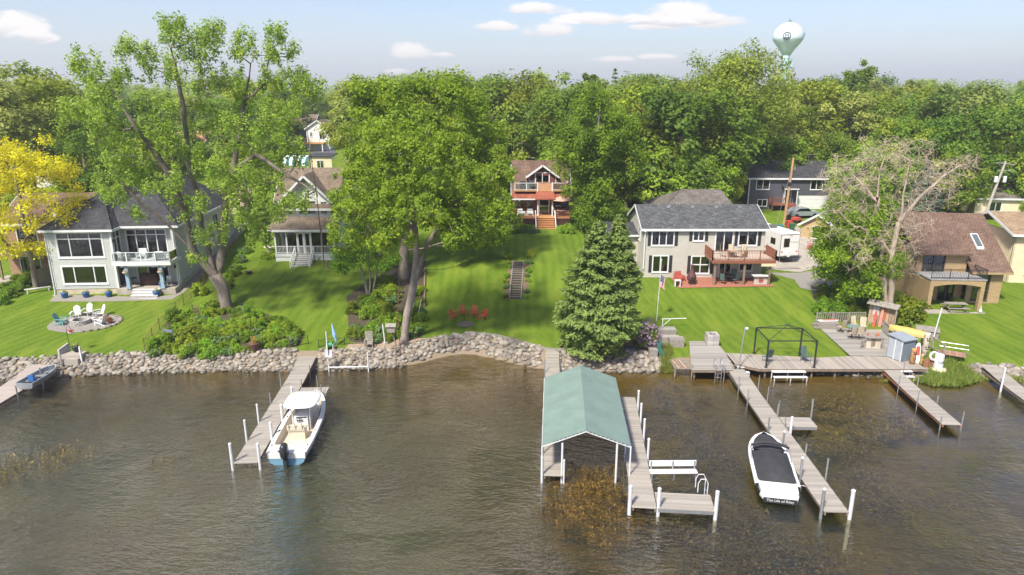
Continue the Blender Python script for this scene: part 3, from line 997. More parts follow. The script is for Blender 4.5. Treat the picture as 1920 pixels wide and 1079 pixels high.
# --- white cottage
def cottage():
    c = atz(573, 488, 3.0)
    h = thing('white_cottage', 'white gabled cottage with screened porch and broad wooden steps', 'house', (c.x, c.y, 2.75), R(1))
    W = 3.3
    fl = 1.0
    MB().box(-W, W, .05, 11, -.6, fl - .12).build('foundation', WHITESIDE, h)
    bx('porch_floor', DECKWOOD, h, -W, W, 0, 2.4, fl - .1, fl)
    # porch front: posts, screens, balusters
    pb = MB()
    for x in (-W + .1, -1.95, -.75, 0, .75, 1.95, W - .1): pb.box(x - .08, x + .08, .02, .18, fl, 3.55)
    for y in (1.2,):
        for x in (-W + .1, W - .1): pb.box(x - .08, x + .08, y - .08, y + .08, fl, 3.55)
    pb.box(-W, W, .0, .2, 3.35, 3.7).box(-W - .02, W + .02, -.03, .03, fl - .35, fl - .02)
    pb.build('porch_frame', WHITE, h)
    for a, b in ((-W + .18, -2.03), (-1.87, -.83), (.83, 1.87), (2.03, W - .18)):
        MB().box(a, b, .1, .11, fl + .1, 3.35).build('screen', SCREEN, h)
        railing(h, [(a, .02), (b, .02)], fl, .82, WHITE, gap=.14, post=.03, every=5)
    d = MB()
    for a, b in ((-.67, -.08), (.08, .67)):
        d.box(a, a + .08, .06, .12, fl, 3.35).box(b - .08, b, .06, .12, fl, 3.35).box(a, b, .06, .12, fl + .75, fl + .87).box(a, b, .06, .12, 3.25, 3.35)
        for i in range(3): d.box(a + .14 + i * .13, a + .18 + i * .13, .07, .11, fl, fl + .75)
    do = d.build('screen_door', WHITE, h)
    for a, b in ((-.6, -.14), (.14, .6)): MB().box(a, b, .095, .1, fl + .1, 3.3).build('pane', SCREEN, do)
    bx('porch_ceiling', WHITESIDE, h, -W, W, .2, 2.3, 3.6, 3.68)
    wall(h, (-W, 2.4), (W, 2.4), fl, 4.7, WHITESIDE, [hole(1.0, 2.2, 1.6, 3.0), hole(4.3, 5.6, 1.6, 3.0)])
    wall(h, (-2.55, 2.39), (2.55, 2.39), 4.7, 6.85, WHITESIDE, [hole(1.6, 3.5, 5.1, 6.5), hole(.35, 1.0, 5.1, 6.4), hole(4.1, 4.75, 5.1, 6.4)], gable=(2.55, 9.3))
    for q in ((1.6, 3.5, 5.1, 6.5, 2), (.35, 1.0, 5.1, 6.4, 1), (4.1, 4.75, 5.1, 6.4, 1)): window(h, (-2.55, 2.39), (2.55, 2.39), *q)
    window(h, (-W, 2.4), (W, 2.4), 1.0, 2.2, 1.6, 3.0, 2)
    window(h, (-W, 2.4), (W, 2.4), 4.3, 5.6, 1.6, 3.0, 2)
    wall(h, (W, 2.4), (W, 10.6), fl, 5.9, WHITESIDE, [hole(3, 4.2, 1.8, 3.2)], gable=(4.1, 9.4))
    window(h, (W, 2.4), (W, 10.6), 3, 4.2, 1.8, 3.2, 2)
    wall(h, (-W, 10.6), (-W, 2.4), fl, 5.9, WHITESIDE, [hole(3, 4.2, 1.8, 3.2)], gable=(4.1, 9.4))
    window(h, (-W, 10.6), (-W, 2.4), 3, 4.2, 1.8, 3.2, 2)
    wall(h, (W, 10.6), (-W, 10.6), fl, 5.9, WHITESIDE, row=0)
    bx('floor', DARKIN, h, -W + .2, W - .2, 2.6, 10.4, 3.3, 3.5)
    gable_roof(h, -W - .2, W + .2, 2.2, 10.8, 5.9, 9.7, R_TAUPE, .35, 'x')
    gable_roof(h, -2.55, 2.55, 2.1, 6.2, 6.85, 9.35, R_TAUPE, .42, 'y')
    o = MB().slab([(-W - .5, -.45, 3.72), (W + .5, -.45, 3.72), (W + .5, 2.38, 4.75), (-W - .5, 2.38, 4.75)], .14).build('porch_roof', R_TAUPE, h)
    MB().beam((-W - .5, -.47, 3.66), (W + .5, -.47, 3.66), .05, .2).build('gutter', WHITE, o)
    steps(h, -.95, .95, -.02, -.35, fl, 8, .3, DECKWOOD, WHITE)
    for s in (-1, 1):
        rb = MB().beam((s * 1.02, -.05, fl + .85), (s * 1.02, -2.45, .55), .09, .06)
        for i in range(5): rb.box(s * 1.02 - .045, s * 1.02 + .045, -.1 - i * .58, -.02 - i * .58, fl - .3 - i * .33, fl + .82 - i * .33)
        rb.build('handrail', WHITE, h)
    return h
cottage()

# --- red gabled cottage up the middle lawn
def cottage_mid():
    c = atz(1024, 436, 4.45)
    h = thing('red_cottage', 'brown roofed cottage with dark red dormer balcony and orange deck steps', 'house', (c.x, c.y + 2.6, 4.35), 0)
    W = 3.6                  # half width, house centre a little left of the steps
    ox = -.45
    dk = 1.5                 # deck height
    X0, X1 = ox - W, ox + W
    # deck
    b = MB().box(X0, X1, 0, 2.6, dk - .2, dk - .03)
    b.build('deck_frame', REDWOOD, h)
    y = .06
    while y < 2.55:
        piece('plank', ORANGEWOOD, h, ((X0 + X1) / 2, y, dk - .01), (X1 - X0, .135, .035))
        y += .145
    lat = MB()
    x = X0
    while x < X1:
        if not -1.3 < x < 1.2: lat.box(x, x + .06, .06, .08, -.3, dk - .2)
        x += .11
    lat.build('lattice_skirt', M('lattice_dark', (.09, .04, .03), .8, .2, 4), h)['kind'] = 'stuff'
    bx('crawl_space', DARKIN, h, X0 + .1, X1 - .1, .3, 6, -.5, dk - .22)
    steps(h, -1.2, 1.15, -.02, -.1, dk, 9, .28, ORANGEWOOD, REDWOOD)
    railing(h, [(X0 + .05, .08), (-1.25, .08)], dk, .85, REDWOOD, gap=.14, every=2.4)
    railing(h, [(1.22, .08), (X1 - .05, .08)], dk, .85, REDWOOD, gap=.14, every=2.4)
    for s in (-1.25, 1.2):
        MB().beam((s, 0, dk + .85), (s, -2.5, .85), .09, .06).box(s - .05, s + .05, -.05, .05, dk, dk + .9).box(s - .05, s + .05, -2.5, -2.4, 0, .85).build('handrail', WHITE, h)
    # porch wall with wide windows and door
    yw = 2.6
    zc = 3.95
    wall(h, (X0, yw), (X1, yw), dk, zc, REDSIDE, [hole(.25, 2.5, dk + .75, zc - .25), hole(3.45, 4.55, dk + .02, dk + 2.1), hole(5.3, 7.0, dk + .75, zc - .25)])
    window(h, (X0, yw), (X1, yw), .25, 2.5, dk + .75, zc - .25, 3, frame=REDWOOD)
    window(h, (X0, yw), (X1, yw), 5.3, 7.0, dk + .75, zc - .25, 2, frame=REDWOOD)
    window(h, (X0, yw), (X1, yw), 3.45, 4.55, dk + .02, dk + 2.1, 1, transom=1.05, trim=.16, name='door', sill=False)
    wall(h, (X1, yw), (X1, 10.0), dk - 1.5, zc, REDSIDE, [hole(2, 3.4, 2.4, 3.6)])
    wall(h, (X0, 10.0), (X0, yw), dk - 1.5, zc, REDSIDE, [hole(4, 5.4, 2.4, 3.6)])
    wall(h, (X1, 10.0), (X0, 10.0), dk - 1.5, zc, REDSIDE, row=0)
    MB().box(-1.0, -.84, .9, 1.06, dk, 3.75).build('column', WHITE, h)
    MB().box(.84, 1.0, .9, 1.06, dk, 3.75).build('column', WHITE, h)
    # red tiled porch roof and its centre gablet
    MB().slab([(X0 - .2, .95, 3.72), (X1 + .2, .95, 3.72), (X1 + .2, 2.7, 4.5), (X0 - .2, 2.7, 4.5)], .12).build('porch_roof', R_RED, h)
    MB().slab([(-1.3, .35, 3.78), (1.3, .35, 3.78), (1.1, 1.9, 4.6), (-1.1, 1.9, 4.6)], .12).build('entry_roof', R_RED, h)
    MB().beam((X0 - .2, .92, 3.66), (X1 + .2, .92, 3.66), .05, .16).build('gutter', WHITE, h)
    # balcony on the porch roof
    bz = 4.55
    bx('balcony_floor', ORANGEWOOD, h, X0 + .1, X1 - .1, 1.75, 3.9, bz, bz + .12)
    railing(h, [(X0 + .2, 1.8), (-.9, 1.8)], bz + .1, .95, WHITE, gap=0, every=1.8, glass=MATS['rail_glass'])
    railing(h, [(.9, 1.8), (X1 - .2, 1.8), (X1 - .2, 3.6)], bz + .1, .95, WHITE, gap=0, every=1.8, glass=MATS['rail_glass'])
    wall(h, (-.95, 1.78), (.95, 1.78), bz, bz + 1.0, M('cedar_panel', (.5, .27, .14), .7, .1, 3), row=.12)
    for s in (-.95, .95): MB().box(s - .07, s + .07, 1.7, 1.86, bz, bz + 1.15).build('balcony_post', WHITE, h)
    # main roof and dormer
    gable_roof(h, X0, X1, 2.5, 10.4, 4.35, 7.9, R_BROWN, .3, 'x')
    wall(h, (ox - 1.55, 3.6), (ox + 1.95, 3.6), bz + .1, 6.35, REDSIDE, [hole(.9, 2.55, bz + .15, bz + 2.15)], gable=(1.75, 7.6))
    window(h, (ox - 1.55, 3.6), (ox + 1.95, 3.6), .9, 2.55, bz + .15, bz + 2.1, 2, trim=.14, name='patio_door', sill=False)
    gable_roof(h, ox - 1.55, ox + 1.95, 3.5, 7.2, 6.4, 7.65, R_BROWN, .4, 'y')
    for s in (ox - 1.53, ox + 1.93): MB().box(s - .05, s + .05, 3.55, 3.65, bz, 6.3).build('corner_board', WHITE, h)
    MB().box(1.3, 1.75, 6.6, 7.0, 7.0, 8.8).box(1.25, 1.8, 6.55, 7.05, 8.8, 8.92).build('chimney', M('pink_brick', (.42, .25, .18), .9, .2, 8), h)
    for (x, y, z) in ((-2.9, 5.6, 7.2), (-2.9, 3.4, 5.2)): MB().box(x - .12, x + .12, y - .12, y + .12, z - .3, z + .15).build('roof_vent', METAL, h)
    return h
HM = cottage_mid()

# --- grey ranch house on the right
def house_right():
    p = atz(1203, 521, 2.0)
    h = thing('ranch_house', 'beige two level ranch house with black shutters and redwood deck', 'house', (p.x, p.y, 1.85), 0)
    W, D, zt = 12.75, 8.4, 5.5
    U = lambda px: aty(px, 470, p.y).x - p.x
    up = [(1222, 1261, 3.75, 5.25), (1299, 1317, 4.25, 5.2), (1341, 1371, 3.0, 5.15), (1384, 1416, 3.75, 5.2)]
    lo = [(1226, 1253, .85, 2.5), (1299, 1331, .7, 2.45), (1352, 1372, .1, 2.3), (1390, 1412, 1.0, 2.3)]
    H = [hole(U(a), U(b), c, d) for a, b, c, d in up + lo]
    wall(h, (0, 0), (W, 0), 0, zt, BEIGESIDE, H, row=.2)
    for i, (a, b, c, d) in enumerate(up + lo):
        door = (i in (2, 6))
        window(h, (0, 0), (W, 0), U(a), U(b), c, d, 3 if i == 0 else 2, name='patio_door' if door else 'window', sill=not door, trim=.12, transom=(d - c) / 2 if i == 5 else 0, curtain=i in (2, 3, 5))
        if not door and i != 7:
            for s in (0, 1):
                x = U(a) - .48 if s == 0 else U(b) + .16
                MB().box(x, x + .32, -.06, -.03, c - .1, d + .1).build('shutter', BLACK, h)
    wall(h, (W, 0), (W, D), 0, zt, BEIGESIDE, row=.2, gable=(D / 2, 7.2))
    wall(h, (0, D), (0, 0), 0, zt, BEIGESIDE, [hole(5.5, 6.7, 3.9, 5.1)], row=.2, gable=(D / 2, 7.2))
    window(h, (0, D), (0, 0), 5.5, 6.7, 3.9, 5.1, 2)
    wall(h, (W, D), (0, D), 0, zt, BEIGESIDE, row=0)
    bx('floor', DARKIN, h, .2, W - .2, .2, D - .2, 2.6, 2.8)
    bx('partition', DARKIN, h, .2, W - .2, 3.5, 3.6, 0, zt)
    gable_roof(h, 0, W, 0, D, zt, 7.25, R_GREY, .36, 'x')
    for x in (3.2, 5.8, 8.4, 11.0): MB().box(x - .2, x + .2, 3.4, 3.75, 7.1, 7.38).build('roof_vent', METAL, h)
    MB().tube([(6.9, 2.2, 6.3), (6.9, 2.2, 6.9)], .07, 6).build('vent_pipe', METAL, h)
    MB().tube([(.05, -.5, zt - .25), (.12, -.12, zt - .5), (.12, -.12, 1.2), (-.5, -.2, 1.0), (-1.6, 0, .9)], .06, 6).build('downpipe', WHITE, h)
    # rear wing
    hip_roof(h, 3.6, 12.4, 8.9, 17, 5.6, 7.7, (6.8, 12.9), (11.6, 12.9), R_WARM, .4)
    for P0, P1 in (((3.6, 8.9), (12.4, 8.9)), ((12.4, 8.9), (12.4, 17)), ((3.6, 17), (3.6, 8.9)), ((12.4, 17), (3.6, 17))): wall(h, P0, P1, 0, 5.6, BEIGESIDE, row=.2)
    # lower side wing on the left
    wall(h, (-3.0, 3.0), (-.02, 3.0), .9, 4.0, BEIGESIDE, row=.2)
    wall(h, (-3.0, 7), (-3.0, 3.0), .9, 4.0, BEIGESIDE, row=.2)
    MB().slab([(-3.3, 2.6, 4.25), (-.03, 2.6, 4.25), (-.03, 6.6, 5.0), (-3.3, 6.6, 5.0)], .14).build('porch_roof', R_DARK, h)
    MB().beam((-3.3, 2.57, 4.18), (-.03, 2.57, 4.18), .05, .2).build('fascia', WHITE, h)
    # deck on posts
    x0, x1, y0, z = U(1322), U(1436), -2.9, 2.75
    MB().box(x0, x1, y0, -.05, z - .25, z - .04).build('deck_frame', REDWOOD, h)
    y = y0 + .06
    while y < -.06:
        piece('plank', M('deck_boards_pale', (.52, .44, .36), .8, .1, 2, orand=.08), h, ((x0 + x1) / 2, y, z - .02), (x1 - x0, .135, .035))
        y += .145
    MB().box(x0 - .03, x1 + .03, y0 - .04, y0 - .005, z - .32, z + .02).build('deck_fascia', REDWOOD, h)
    railing(h, [(x0, -.1), (x0, y0)], z, 1.0, REDWOOD, gap=.09, bw=.06, post=.1)
    railing(h, [(x0, y0), (x1, y0)], z, 1.0, REDWOOD, gap=.16, post=.1)
    railing(h, [(x1, y0), (x1, -.1)], z, 1.0, REDWOOD, gap=.09, bw=.06, post=.1)
    for x in (x0 + .4, (x0 + x1) / 2 + .2, x1 - .4):
        MB().box(x - .09, x + .09, y0 + .15, y0 + .33, -.2, z - .25).build('post', FRAMEWOOD, h)
    # bar counter under the deck
    bx('bar_front', BEIGESIDE, h, x0 + 4.6, x1 - .45, y0 + .4, y0 + .55, -.2, 1.0)
    bx('bar_top', WHITE, h, x0 + 4.4, x1 - .3, y0 + .15, y0 + .8, 1.0, 1.07)
    cx = (x0 + 4.6 + x1 - .45) / 2
    wh = MB(Matrix.Translation((cx, y0 + .36, .55)) @ Matrix.Rotation(R(90), 4, 'X'))
    N = 14
    wh.tube([(.2 * math.cos(6.2832 * k / N), .2 * math.sin(6.2832 * k / N), 0) for k in range(N + 1)], .025, 5)
    for k in range(8): wh.beam((0, 0, 0), (.3 * math.cos(.785 * k), .3 * math.sin(.785 * k), 0), .025, .02, (0, 0, 1))
    wh.build('ship_wheel', M('red_paint', (.42, .04, .03), .5, .1, 3), h)
    bx('hanging_sign', M('sign_board', (.6, .52, .36), .7, .1, 3), h, x0 + 5.0, x0 + 6.5, y0 - .09, y0 - .055, z - .62, z - .33)
    return h
HR = house_right()
drape('red_paver_patio', [(p.x, p.y) for p in (HR.location + Vector(q) for q in ((3.2, -3.3, 0), (13.0, -3.3, 0), (13.0, -.05, 0), (3.0, -.05, 0)))], PAVERRED, .05, pix=False)

# --- charcoal house behind
def house_dark():
    p = atz(1400, 398, 3.9)
    h = thing('charcoal_house', 'charcoal sided split level house with white garage door behind the camper', 'house', (p.x, p.y, G(p.x, p.y) - .5), R(-2))
    W, D, zt = 17.0, 8.5, 5.2
    H = [hole(1.1, 2.9, 3.5, 4.8), hole(9.0, 10.6, 3.5, 4.8), hole(5.2, 6.2, 1.5, 3.6), hole(1.5, 2.8, 1.0, 1.9), hole(7.2, 12.4, .2, 2.6)]
    wall(h, (0, 0), (W, 0), 0, zt, DARKSIDE, H, row=.22)
    window(h, (0, 0), (W, 0), 1.1, 2.9, 3.5, 4.8, 2, curtain=True)
    window(h, (0, 0), (W, 0), 9.0, 10.6, 3.5, 4.8, 2, curtain=True)
    window(h, (0, 0), (W, 0), 1.5, 2.8, 1.0, 1.9, 2)
    window(h, (0, 0), (W, 0), 5.2, 6.2, 1.5, 3.6, 1, name='door', sill=False)
    g = MB()
    for i in range(4): g.box(7.22, 12.38, .05, .09, .2 + i * .6, .785 + i * .6)
    g.build('garage_door', WHITE, h)
    wall(h, (W, 0), (W, D), 0, zt, DARKSIDE, row=.22, gable=(D / 2, 7.0))
    wall(h, (0, D), (0, 0), 0, zt, DARKSIDE, row=.22, gable=(D / 2, 7.0))
    wall(h, (W, D), (0, D), 0, zt, DARKSIDE, row=0)
    bx('partition', DARKIN, h, .2, W - .2, 3, 3.1, 0, zt)
    gable_roof(h, 0, W, 0, D, zt, 7.1, R_DARK, .45, 'x')
    MB().box(-.05, .1, -.06, .05, 0, zt).build('corner_boards', WHITE, h)
    MB().slab([(4.7, -1.5, 3.75), (6.8, -1.5, 3.75), (6.8, 0, 4.3), (4.7, 0, 4.3)], .12).build('porch_roof', R_DARK, h)
    MB().box(4.7, 6.8, -1.53, -1.48, 3.6, 3.76).box(4.8, 4.92, -1.4, -1.28, 1.5, 3.62).box(6.6, 6.72, -1.4, -1.28, 1.5, 3.62).build('porch_posts', WHITE, h)
    bx('landing', REDWOOD, h, 3.1, 6.6, -1.6, -.03, 1.3, 1.5)
    railing(h, [(3.1, -.1), (3.1, -1.55), (5.2, -1.55)], 1.5, .95, REDWOOD, gap=.16)
    steps(h, 5.3, 6.5, -1.62, 0, 1.5, 8, .27, REDWOOD, REDWOOD)
    for x in (3.2, 5.2): MB().box(x - .07, x + .07, -1.5, -1.36, 0, 1.3).build('post', REDWOOD, h)
    for x in (3, 6.5, 10, 13.5): MB().box(x - .18, x + .18, 3.4, 3.7, 6.75, 7.1).build('roof_vent', METAL, h)
    return h
house_dark()

# --- brown shingled house on the right
def house_brown():
    p = atz(1723, 572, 1.4)
    h = thing('brown_house', 'tan sided house with steep brown shingled roof, skylight and covered porch', 'house', (p.x, p.y, 1.25), R(-3))
    W1, W, D = 5.0, 7.9, 11.0
    # right block under the long low slope
    wall(h, (W1 - .3, .9), (W, .9), 0, 3.4, TANSIDE, [hole(.55, 2.0, .5, 3.0)], row=.2)
    window(h, (W1 - .3, .9), (W, .9), .55, 2.0, .5, 3.0, 1, transom=1.6, frame=M('bronze_frame', (.06, .06, .055), .5, .1, 3), trim=.06)
    wall(h, (W, .9), (W, D), 0, 3.4, TANSIDE, row=.2)
    o = MB()
    o.slab([(W1 - .4, .3, 3.35), (W + .5, .3, 3.35), (W + .5, 6.6, 8.0), (W1 - .4, 6.6, 8.0)], .16).slab([(W1 - .4, 6.6, 8.0), (W + .5, 6.6, 8.0), (W + .5, D + .5, 5.4), (W1 - .4, D + .5, 5.4)], .16)
    roof = o.build('roof', R_BROWN, h)
    MB().add([(W, .9, 3.3), (W, D, 3.3), (W, D, 5.4), (W, 6.6, 7.85)], [(0, 1, 2, 3)]).build('gable_wall', TANSIDE, h)
    MB().beam((W1 - .4, .28, 3.27), (W + .5, .28, 3.27), .05, .2).build('fascia', TANSIDE, roof)
    k = (8.0 - 3.35) / 6.3
    sk = MB()
    sk.add([(6.0, 2.6, 3.4 + 2.3 * k), (6.7, 2.6, 3.4 + 2.3 * k), (6.7, 4.1, 3.4 + 3.8 * k), (6.0, 4.1, 3.4 + 3.8 * k), (6.0, 2.6, 3.58 + 2.3 * k), (6.7, 2.6, 3.58 + 2.3 * k), (6.7, 4.1, 3.58 + 3.8 * k), (6.0, 4.1, 3.58 + 3.8 * k)],
           [(0, 3, 2, 1), (0, 1, 5, 4), (1, 2, 6, 5), (2, 3, 7, 6), (3, 0, 4, 7), (4, 5, 6, 7)])
    so = sk.build('skylight', WHITE, roof)
    MB().add([(6.08, 2.7, 3.6 + 2.4 * k), (6.62, 2.7, 3.6 + 2.4 * k), (6.62, 4.0, 3.6 + 3.7 * k), (6.08, 4.0, 3.6 + 3.7 * k)], [(0, 1, 2, 3)]).build('pane', GLASS, so)
    # left block: covered porch, upper room behind a balcony
    wall(h, (0, 1.6), (W1 - .3, 1.6), 0, 5.2, TANSIDE, [hole(.5, 1.9, .7, 2.3), hole(2.5, 3.9, .1, 2.2), hole(.6, 2.6, 3.1, 5.0)], row=.2)
    window(h, (0, 1.6), (W1 - .3, 1.6), .5, 1.9, .7, 2.3, 1, frame=MATS['bronze_frame'], trim=.06)
    window(h, (0, 1.6), (W1 - .3, 1.6), 2.5, 3.9, .1, 2.2, 2, frame=MATS['bronze_frame'], trim=.06, name='patio_door', sill=False)
    window(h, (0, 1.6), (W1 - .3, 1.6), .6, 2.6, 3.1, 5.0, 2, frame=MATS['bronze_frame'], trim=.06, curtain=True, name='patio_door', sill=False)
    wall(h, (W1 - .3, 1.6), (W1 - .3, 6), 3.0, 5.2, TANSIDE, row=.2)
    wall(h, (0, D), (0, 1.6), 0, 5.2, TANSIDE, row=.2)
    wall(h, (W, D), (0, D), 0, 5.2, TANSIDE, row=0)
    bx('partition', DARKIN, h, .2, W - .2, 4.5, 4.6, 0, 5)
    MB().slab([(-.5, .9, 5.0), (W1 - .25, .9, 5.0), (W1 - .25, 6.6, 8.06), (-.5, 6.6, 8.06)], .16).slab([(-.5, 6.6, 8.06), (W1 - .25, 6.6, 8.06), (W1 - .25, D + .5, 5.4), (-.5, D + .5, 5.4)], .16).build('upper_roof', R_BROWN, h)
    MB().add([(W1 - .27, 1.6, 3.0), (W1 - .27, 6.6, 3.0), (W1 - .27, 6.6, 7.9), (W1 - .27, 1.6, 5.25)], [(0, 1, 2, 3)]).build('cheek_wall', TANSIDE, h)
    # porch: arched front beam, side pier, balcony floor
    arch = []
    for i in range(9):
        u = .35 + (W1 - .7) * i / 8
        arch.append((u, 2.35 + .25 * math.sin(math.pi * i / 8)))
    ab = MB()
    for (u0, z0), (u1, z1) in zip(arch, arch[1:]):
        ab.add([(u0, -1.3, z0), (u1, -1.3, z1), (u1, -1.3, 2.95), (u0, -1.3, 2.95), (u0, -1.15, z0), (u1, -1.15, z1), (u1, -1.15, 2.95), (u0, -1.15, 2.95)], [(0, 1, 2, 3), (7, 6, 5, 4), (0, 4, 5, 1), (3, 2, 6, 7)])
    ab.box(0, .35, -1.3, -1.15, -.2, 2.95).box(W1 - .35, W1, -1.3, -.9, -.2, 2.95).box(W1 - .15, W1, -.9, 1.6, 2.45, 2.95).box(0, .15, -1.15, 1.6, -.2, 2.95)
    ab.build('porch_front', TANSIDE, h)
    bx('balcony_floor', M('balcony_grey', (.3, .29, .28), .8, .15, 3), h, -.05, W1 + .05, -1.35, 1.58, 2.97, 3.08)
    railing(h, [(0, -1.25), (W1, -1.25), (W1, .8)], 3.08, .9, BLACK, gap=.14, bw=.02, post=.04)
    bx('porch_slab', CONCRETE, h, -.2, W1 + .1, -2.0, 1.58, -.5, .02)
    return h
HB = house_brown()

# --- cream house at the right edge
def house_cream():
    p = atz(1868, 528, 1.8)
    h = thing('cream_house', 'cream board sided house with tan roof beyond the brown one', 'house', (p.x, p.y, G(p.x, p.y) - .3), R(-6))
    wall(h, (1.0, 0), (9, 0), 0, 5.6, CREAMSIDE, [hole(1.6, 3.4, 1.3, 2.9), hole(2.2, 4.2, 3.9, 5.2)], row=.3, vertical=True)
    window(h, (1.0, 0), (9, 0), 1.6, 3.4, 1.3, 2.9, 2)
    window(h, (1.0, 0), (9, 0), 2.2, 4.2, 3.9, 5.2, 2)
    wall(h, (1.0, 9), (1.0, 0), 0, 5.6, CREAMSIDE, row=.3, vertical=True)
    wall(h, (9, 0), (9, 9), 0, 5.6, CREAMSIDE, row=0)
    gable_roof(h, 1.0, 9, 0, 9, 5.6, 7.0, R_TAN, .6, 'x')
    wall(h, (-2.6, 2.6), (.98, 2.6), 0, 3.4, CREAMSIDE, row=.3, vertical=True)
    wall(h, (-2.6, 8), (-2.6, 2.6), 0, 3.4, CREAMSIDE, row=.3, vertical=True)
    MB().slab([(-3.0, 2.1, 3.35), (.95, 2.1, 3.35), (.95, 8, 4.9), (-3.0, 8, 4.9)], .14).build('wing_roof', R_TAN, h)
    MB().beam((-3.0, 2.07, 3.28), (.95, 2.07, 3.28), .05, .22).build('fascia', WHITE, h)
house_cream()

# --- brick house at the left, half hidden by the golden tree
def house_brick():
    x, y = -53.8, 71.0
    h = thing('brick_house', 'brown brick house with wooden balcony behind the golden tree', 'house', (x, y, G(x, y) - .3), R(3))
    W, D = 9.5, 9
    wall(h, (0, 0), (W, 0), 0, 6.0, BRICK, [hole(1.2, 3.2, .4, 2.3), hole(4.6, 7.4, .3, 2.3), hole(5.6, 8.2, 3.5, 5.5), hole(1.4, 3.4, 3.6, 5.4)], row=.12, lap=.01)
    window(h, (0, 0), (W, 0), 1.2, 3.2, .4, 2.3, 2)
    window(h, (0, 0), (W, 0), 4.6, 7.4, .3, 2.3, 2, name='patio_door')
    window(h, (0, 0), (W, 0), 5.6, 8.2, 3.5, 5.5, 2, curtain=True, name='patio_door')
    window(h, (0, 0), (W, 0), 1.4, 3.4, 3.6, 5.4, 2)
    wall(h, (W, 0), (W, D), 0, 6.0, BRICK, row=.12, lap=.01)
    wall(h, (0, D), (0, 0), 0, 6.0, BRICK, row=0)
    bx('partition', DARKIN, h, .2, W - .2, 4, 4.1, 0, 6)
    gable_roof(h, 0, W, 0, D, 6.0, 8.4, R_BROWN, .4, 'x')
    wall(h, (5.2, .4), (7.2, .4), 6.4, 7.6, WHITESIDE, [hole(.4, 1.6, 6.5, 7.4)])
    window(h, (5.2, .4), (7.2, .4), .4, 1.6, 6.5, 7.4, 1)
    MB().slab([(4.9, .1, 7.65), (7.5, .1, 7.65), (7.5, 3.2, 8.2), (4.9, 3.2, 8.2)], .1).build('dormer_roof', R_BROWN, h)
    bx('balcony_floor', FRAMEWOOD, h, 0, W, -2.0, -.05, 2.8, 3.0)
    railing(h, [(0, -1.95), (W, -1.95), (W, -.1)], 3.0, .95, M('balcony_wood', (.38, .3, .2), .8, .15, 3), gap=.16)
    for q in (.3, 3.4, 6.6, 9.2): MB().box(q - .08, q + .08, -1.95, -1.79, 0, 2.8).build('post', FRAMEWOOD, h)
    bx('patio_slab', CONCRETE, h, -.5, W, -2.6, -.02, -.3, .32)
house_brick()

# --- the buildings glimpsed between the trees
def small_house(name, label, px, py, Y, W, D, zt, zr, wm, rm, axis, wins=(), rz=0.0):
    p = aty(px, py, Y)
    g = G(p.x, Y)
    h = thing(name, label, 'house', (p.x, Y, g - .4), rz)
    H = [hole(*w) for w in wins]
    L = W / 2
    wall(h, (-L, 0), (L, 0), 0, zt, wm, H, row=.25, gable=(L, zr - .05) if axis == 'y' else None)
    for w in wins: window(h, (-L, 0), (L, 0), *w, 2)
    wall(h, (L, 0), (L, D), 0, zt, wm, row=.25, gable=(D / 2, zr - .05) if axis == 'x' else None)
    wall(h, (-L, D), (-L, 0), 0, zt, wm, row=.25, gable=(D / 2, zr - .05) if axis == 'x' else None)
    bx('partition', DARKIN, h, -L + .2, L - .2, D * .5, D * .5 + .1, 0, zt)
    gable_roof(h, -L, L, 0, D, zt, zr, rm, .4, axis)
    return h
sh = small_house('white_house', 'small white gabled house with raised wooden deck far up the road', 597, 265, 172, 5.6, 8, 3.6 + 2.2, 7.6, WHITESIDE, R_TAUPE, 'y', [(3.2, 4.4, 3.2, 5.0), (.9, 1.4, 3.8, 4.8)])
bx('deck_frame', ORANGEWOOD, sh, -4.4, 2.0, -2.8, -.05, 2.2, 2.5)
railing(sh, [(-4.4, -2.75), (1.0, -2.75)], 2.5, .9, ORANGEWOOD, gap=.3)
for q in (-4.2, -1.5, 1.6): MB().box(q - .12, q + .12, -2.7, -2.45, -.3, 2.2).build('post', WHITE, sh)
small_house('grey_roof_house', 'white house with a plain grey roof behind the golden tree', 84, 275, 112, 6.0, 7, 5.6, 8.0, WHITESIDE, shingle_mat('shingles_silver', (.3, .32, .33), (.36, .38, .39)), 'x', [(2.0, 4.0, 3.4, 5.0)])
small_house('blue_house', 'dull blue house half hidden by trees next to the small white one', 562, 250, 182, 7.5, 8, 6.0, 8.4, M('dull_blue_siding', (.16, .22, .27), .7, .1, 2), R_TAUPE, 'x', [(2.0, 3.2, 3.2, 4.6)])
small_house('tan_garage', 'small tan garage with pale roof beside the camper driveway', 1532, 440, 86, 4.0, 5.5, 2.2, 3.5, M('tan_garage_siding', (.42, .3, .15), .8, .15, 3), shingle_mat('shingles_pale', (0.280, 0.259, 0.231), (0.336, 0.315, 0.280)), 'y', [(1.4, 2.6, .5, 1.9)], R(-38))
small_house('low_house', 'low tan house with a flat grey roof behind the cream house', 1885, 425, 96, 9, 7, 3.0, 4.2, CREAMSIDE, R_WARM, 'x', [(2.0, 3.4, 1.2, 2.4)], R(-8))
small_house('brown_house', 'brown house roof glimpsed through the leaves behind the red gabled cottage', 960, 300, 118, 8, 7, 5.0, 7.5, M('pink_stucco', (.42, .28, .22), .8, .1, 2), R_WARM, 'x', [(2, 3.4, 2.4, 4)])
small_house('grey_house', 'grey roofed house glimpsed high among the trees beyond the power pole', 1842, 285, 128, 9, 7, 5.0, 7.0, DARKSIDE, R_GREY, 'x', [(3, 5, 2.6, 4)])
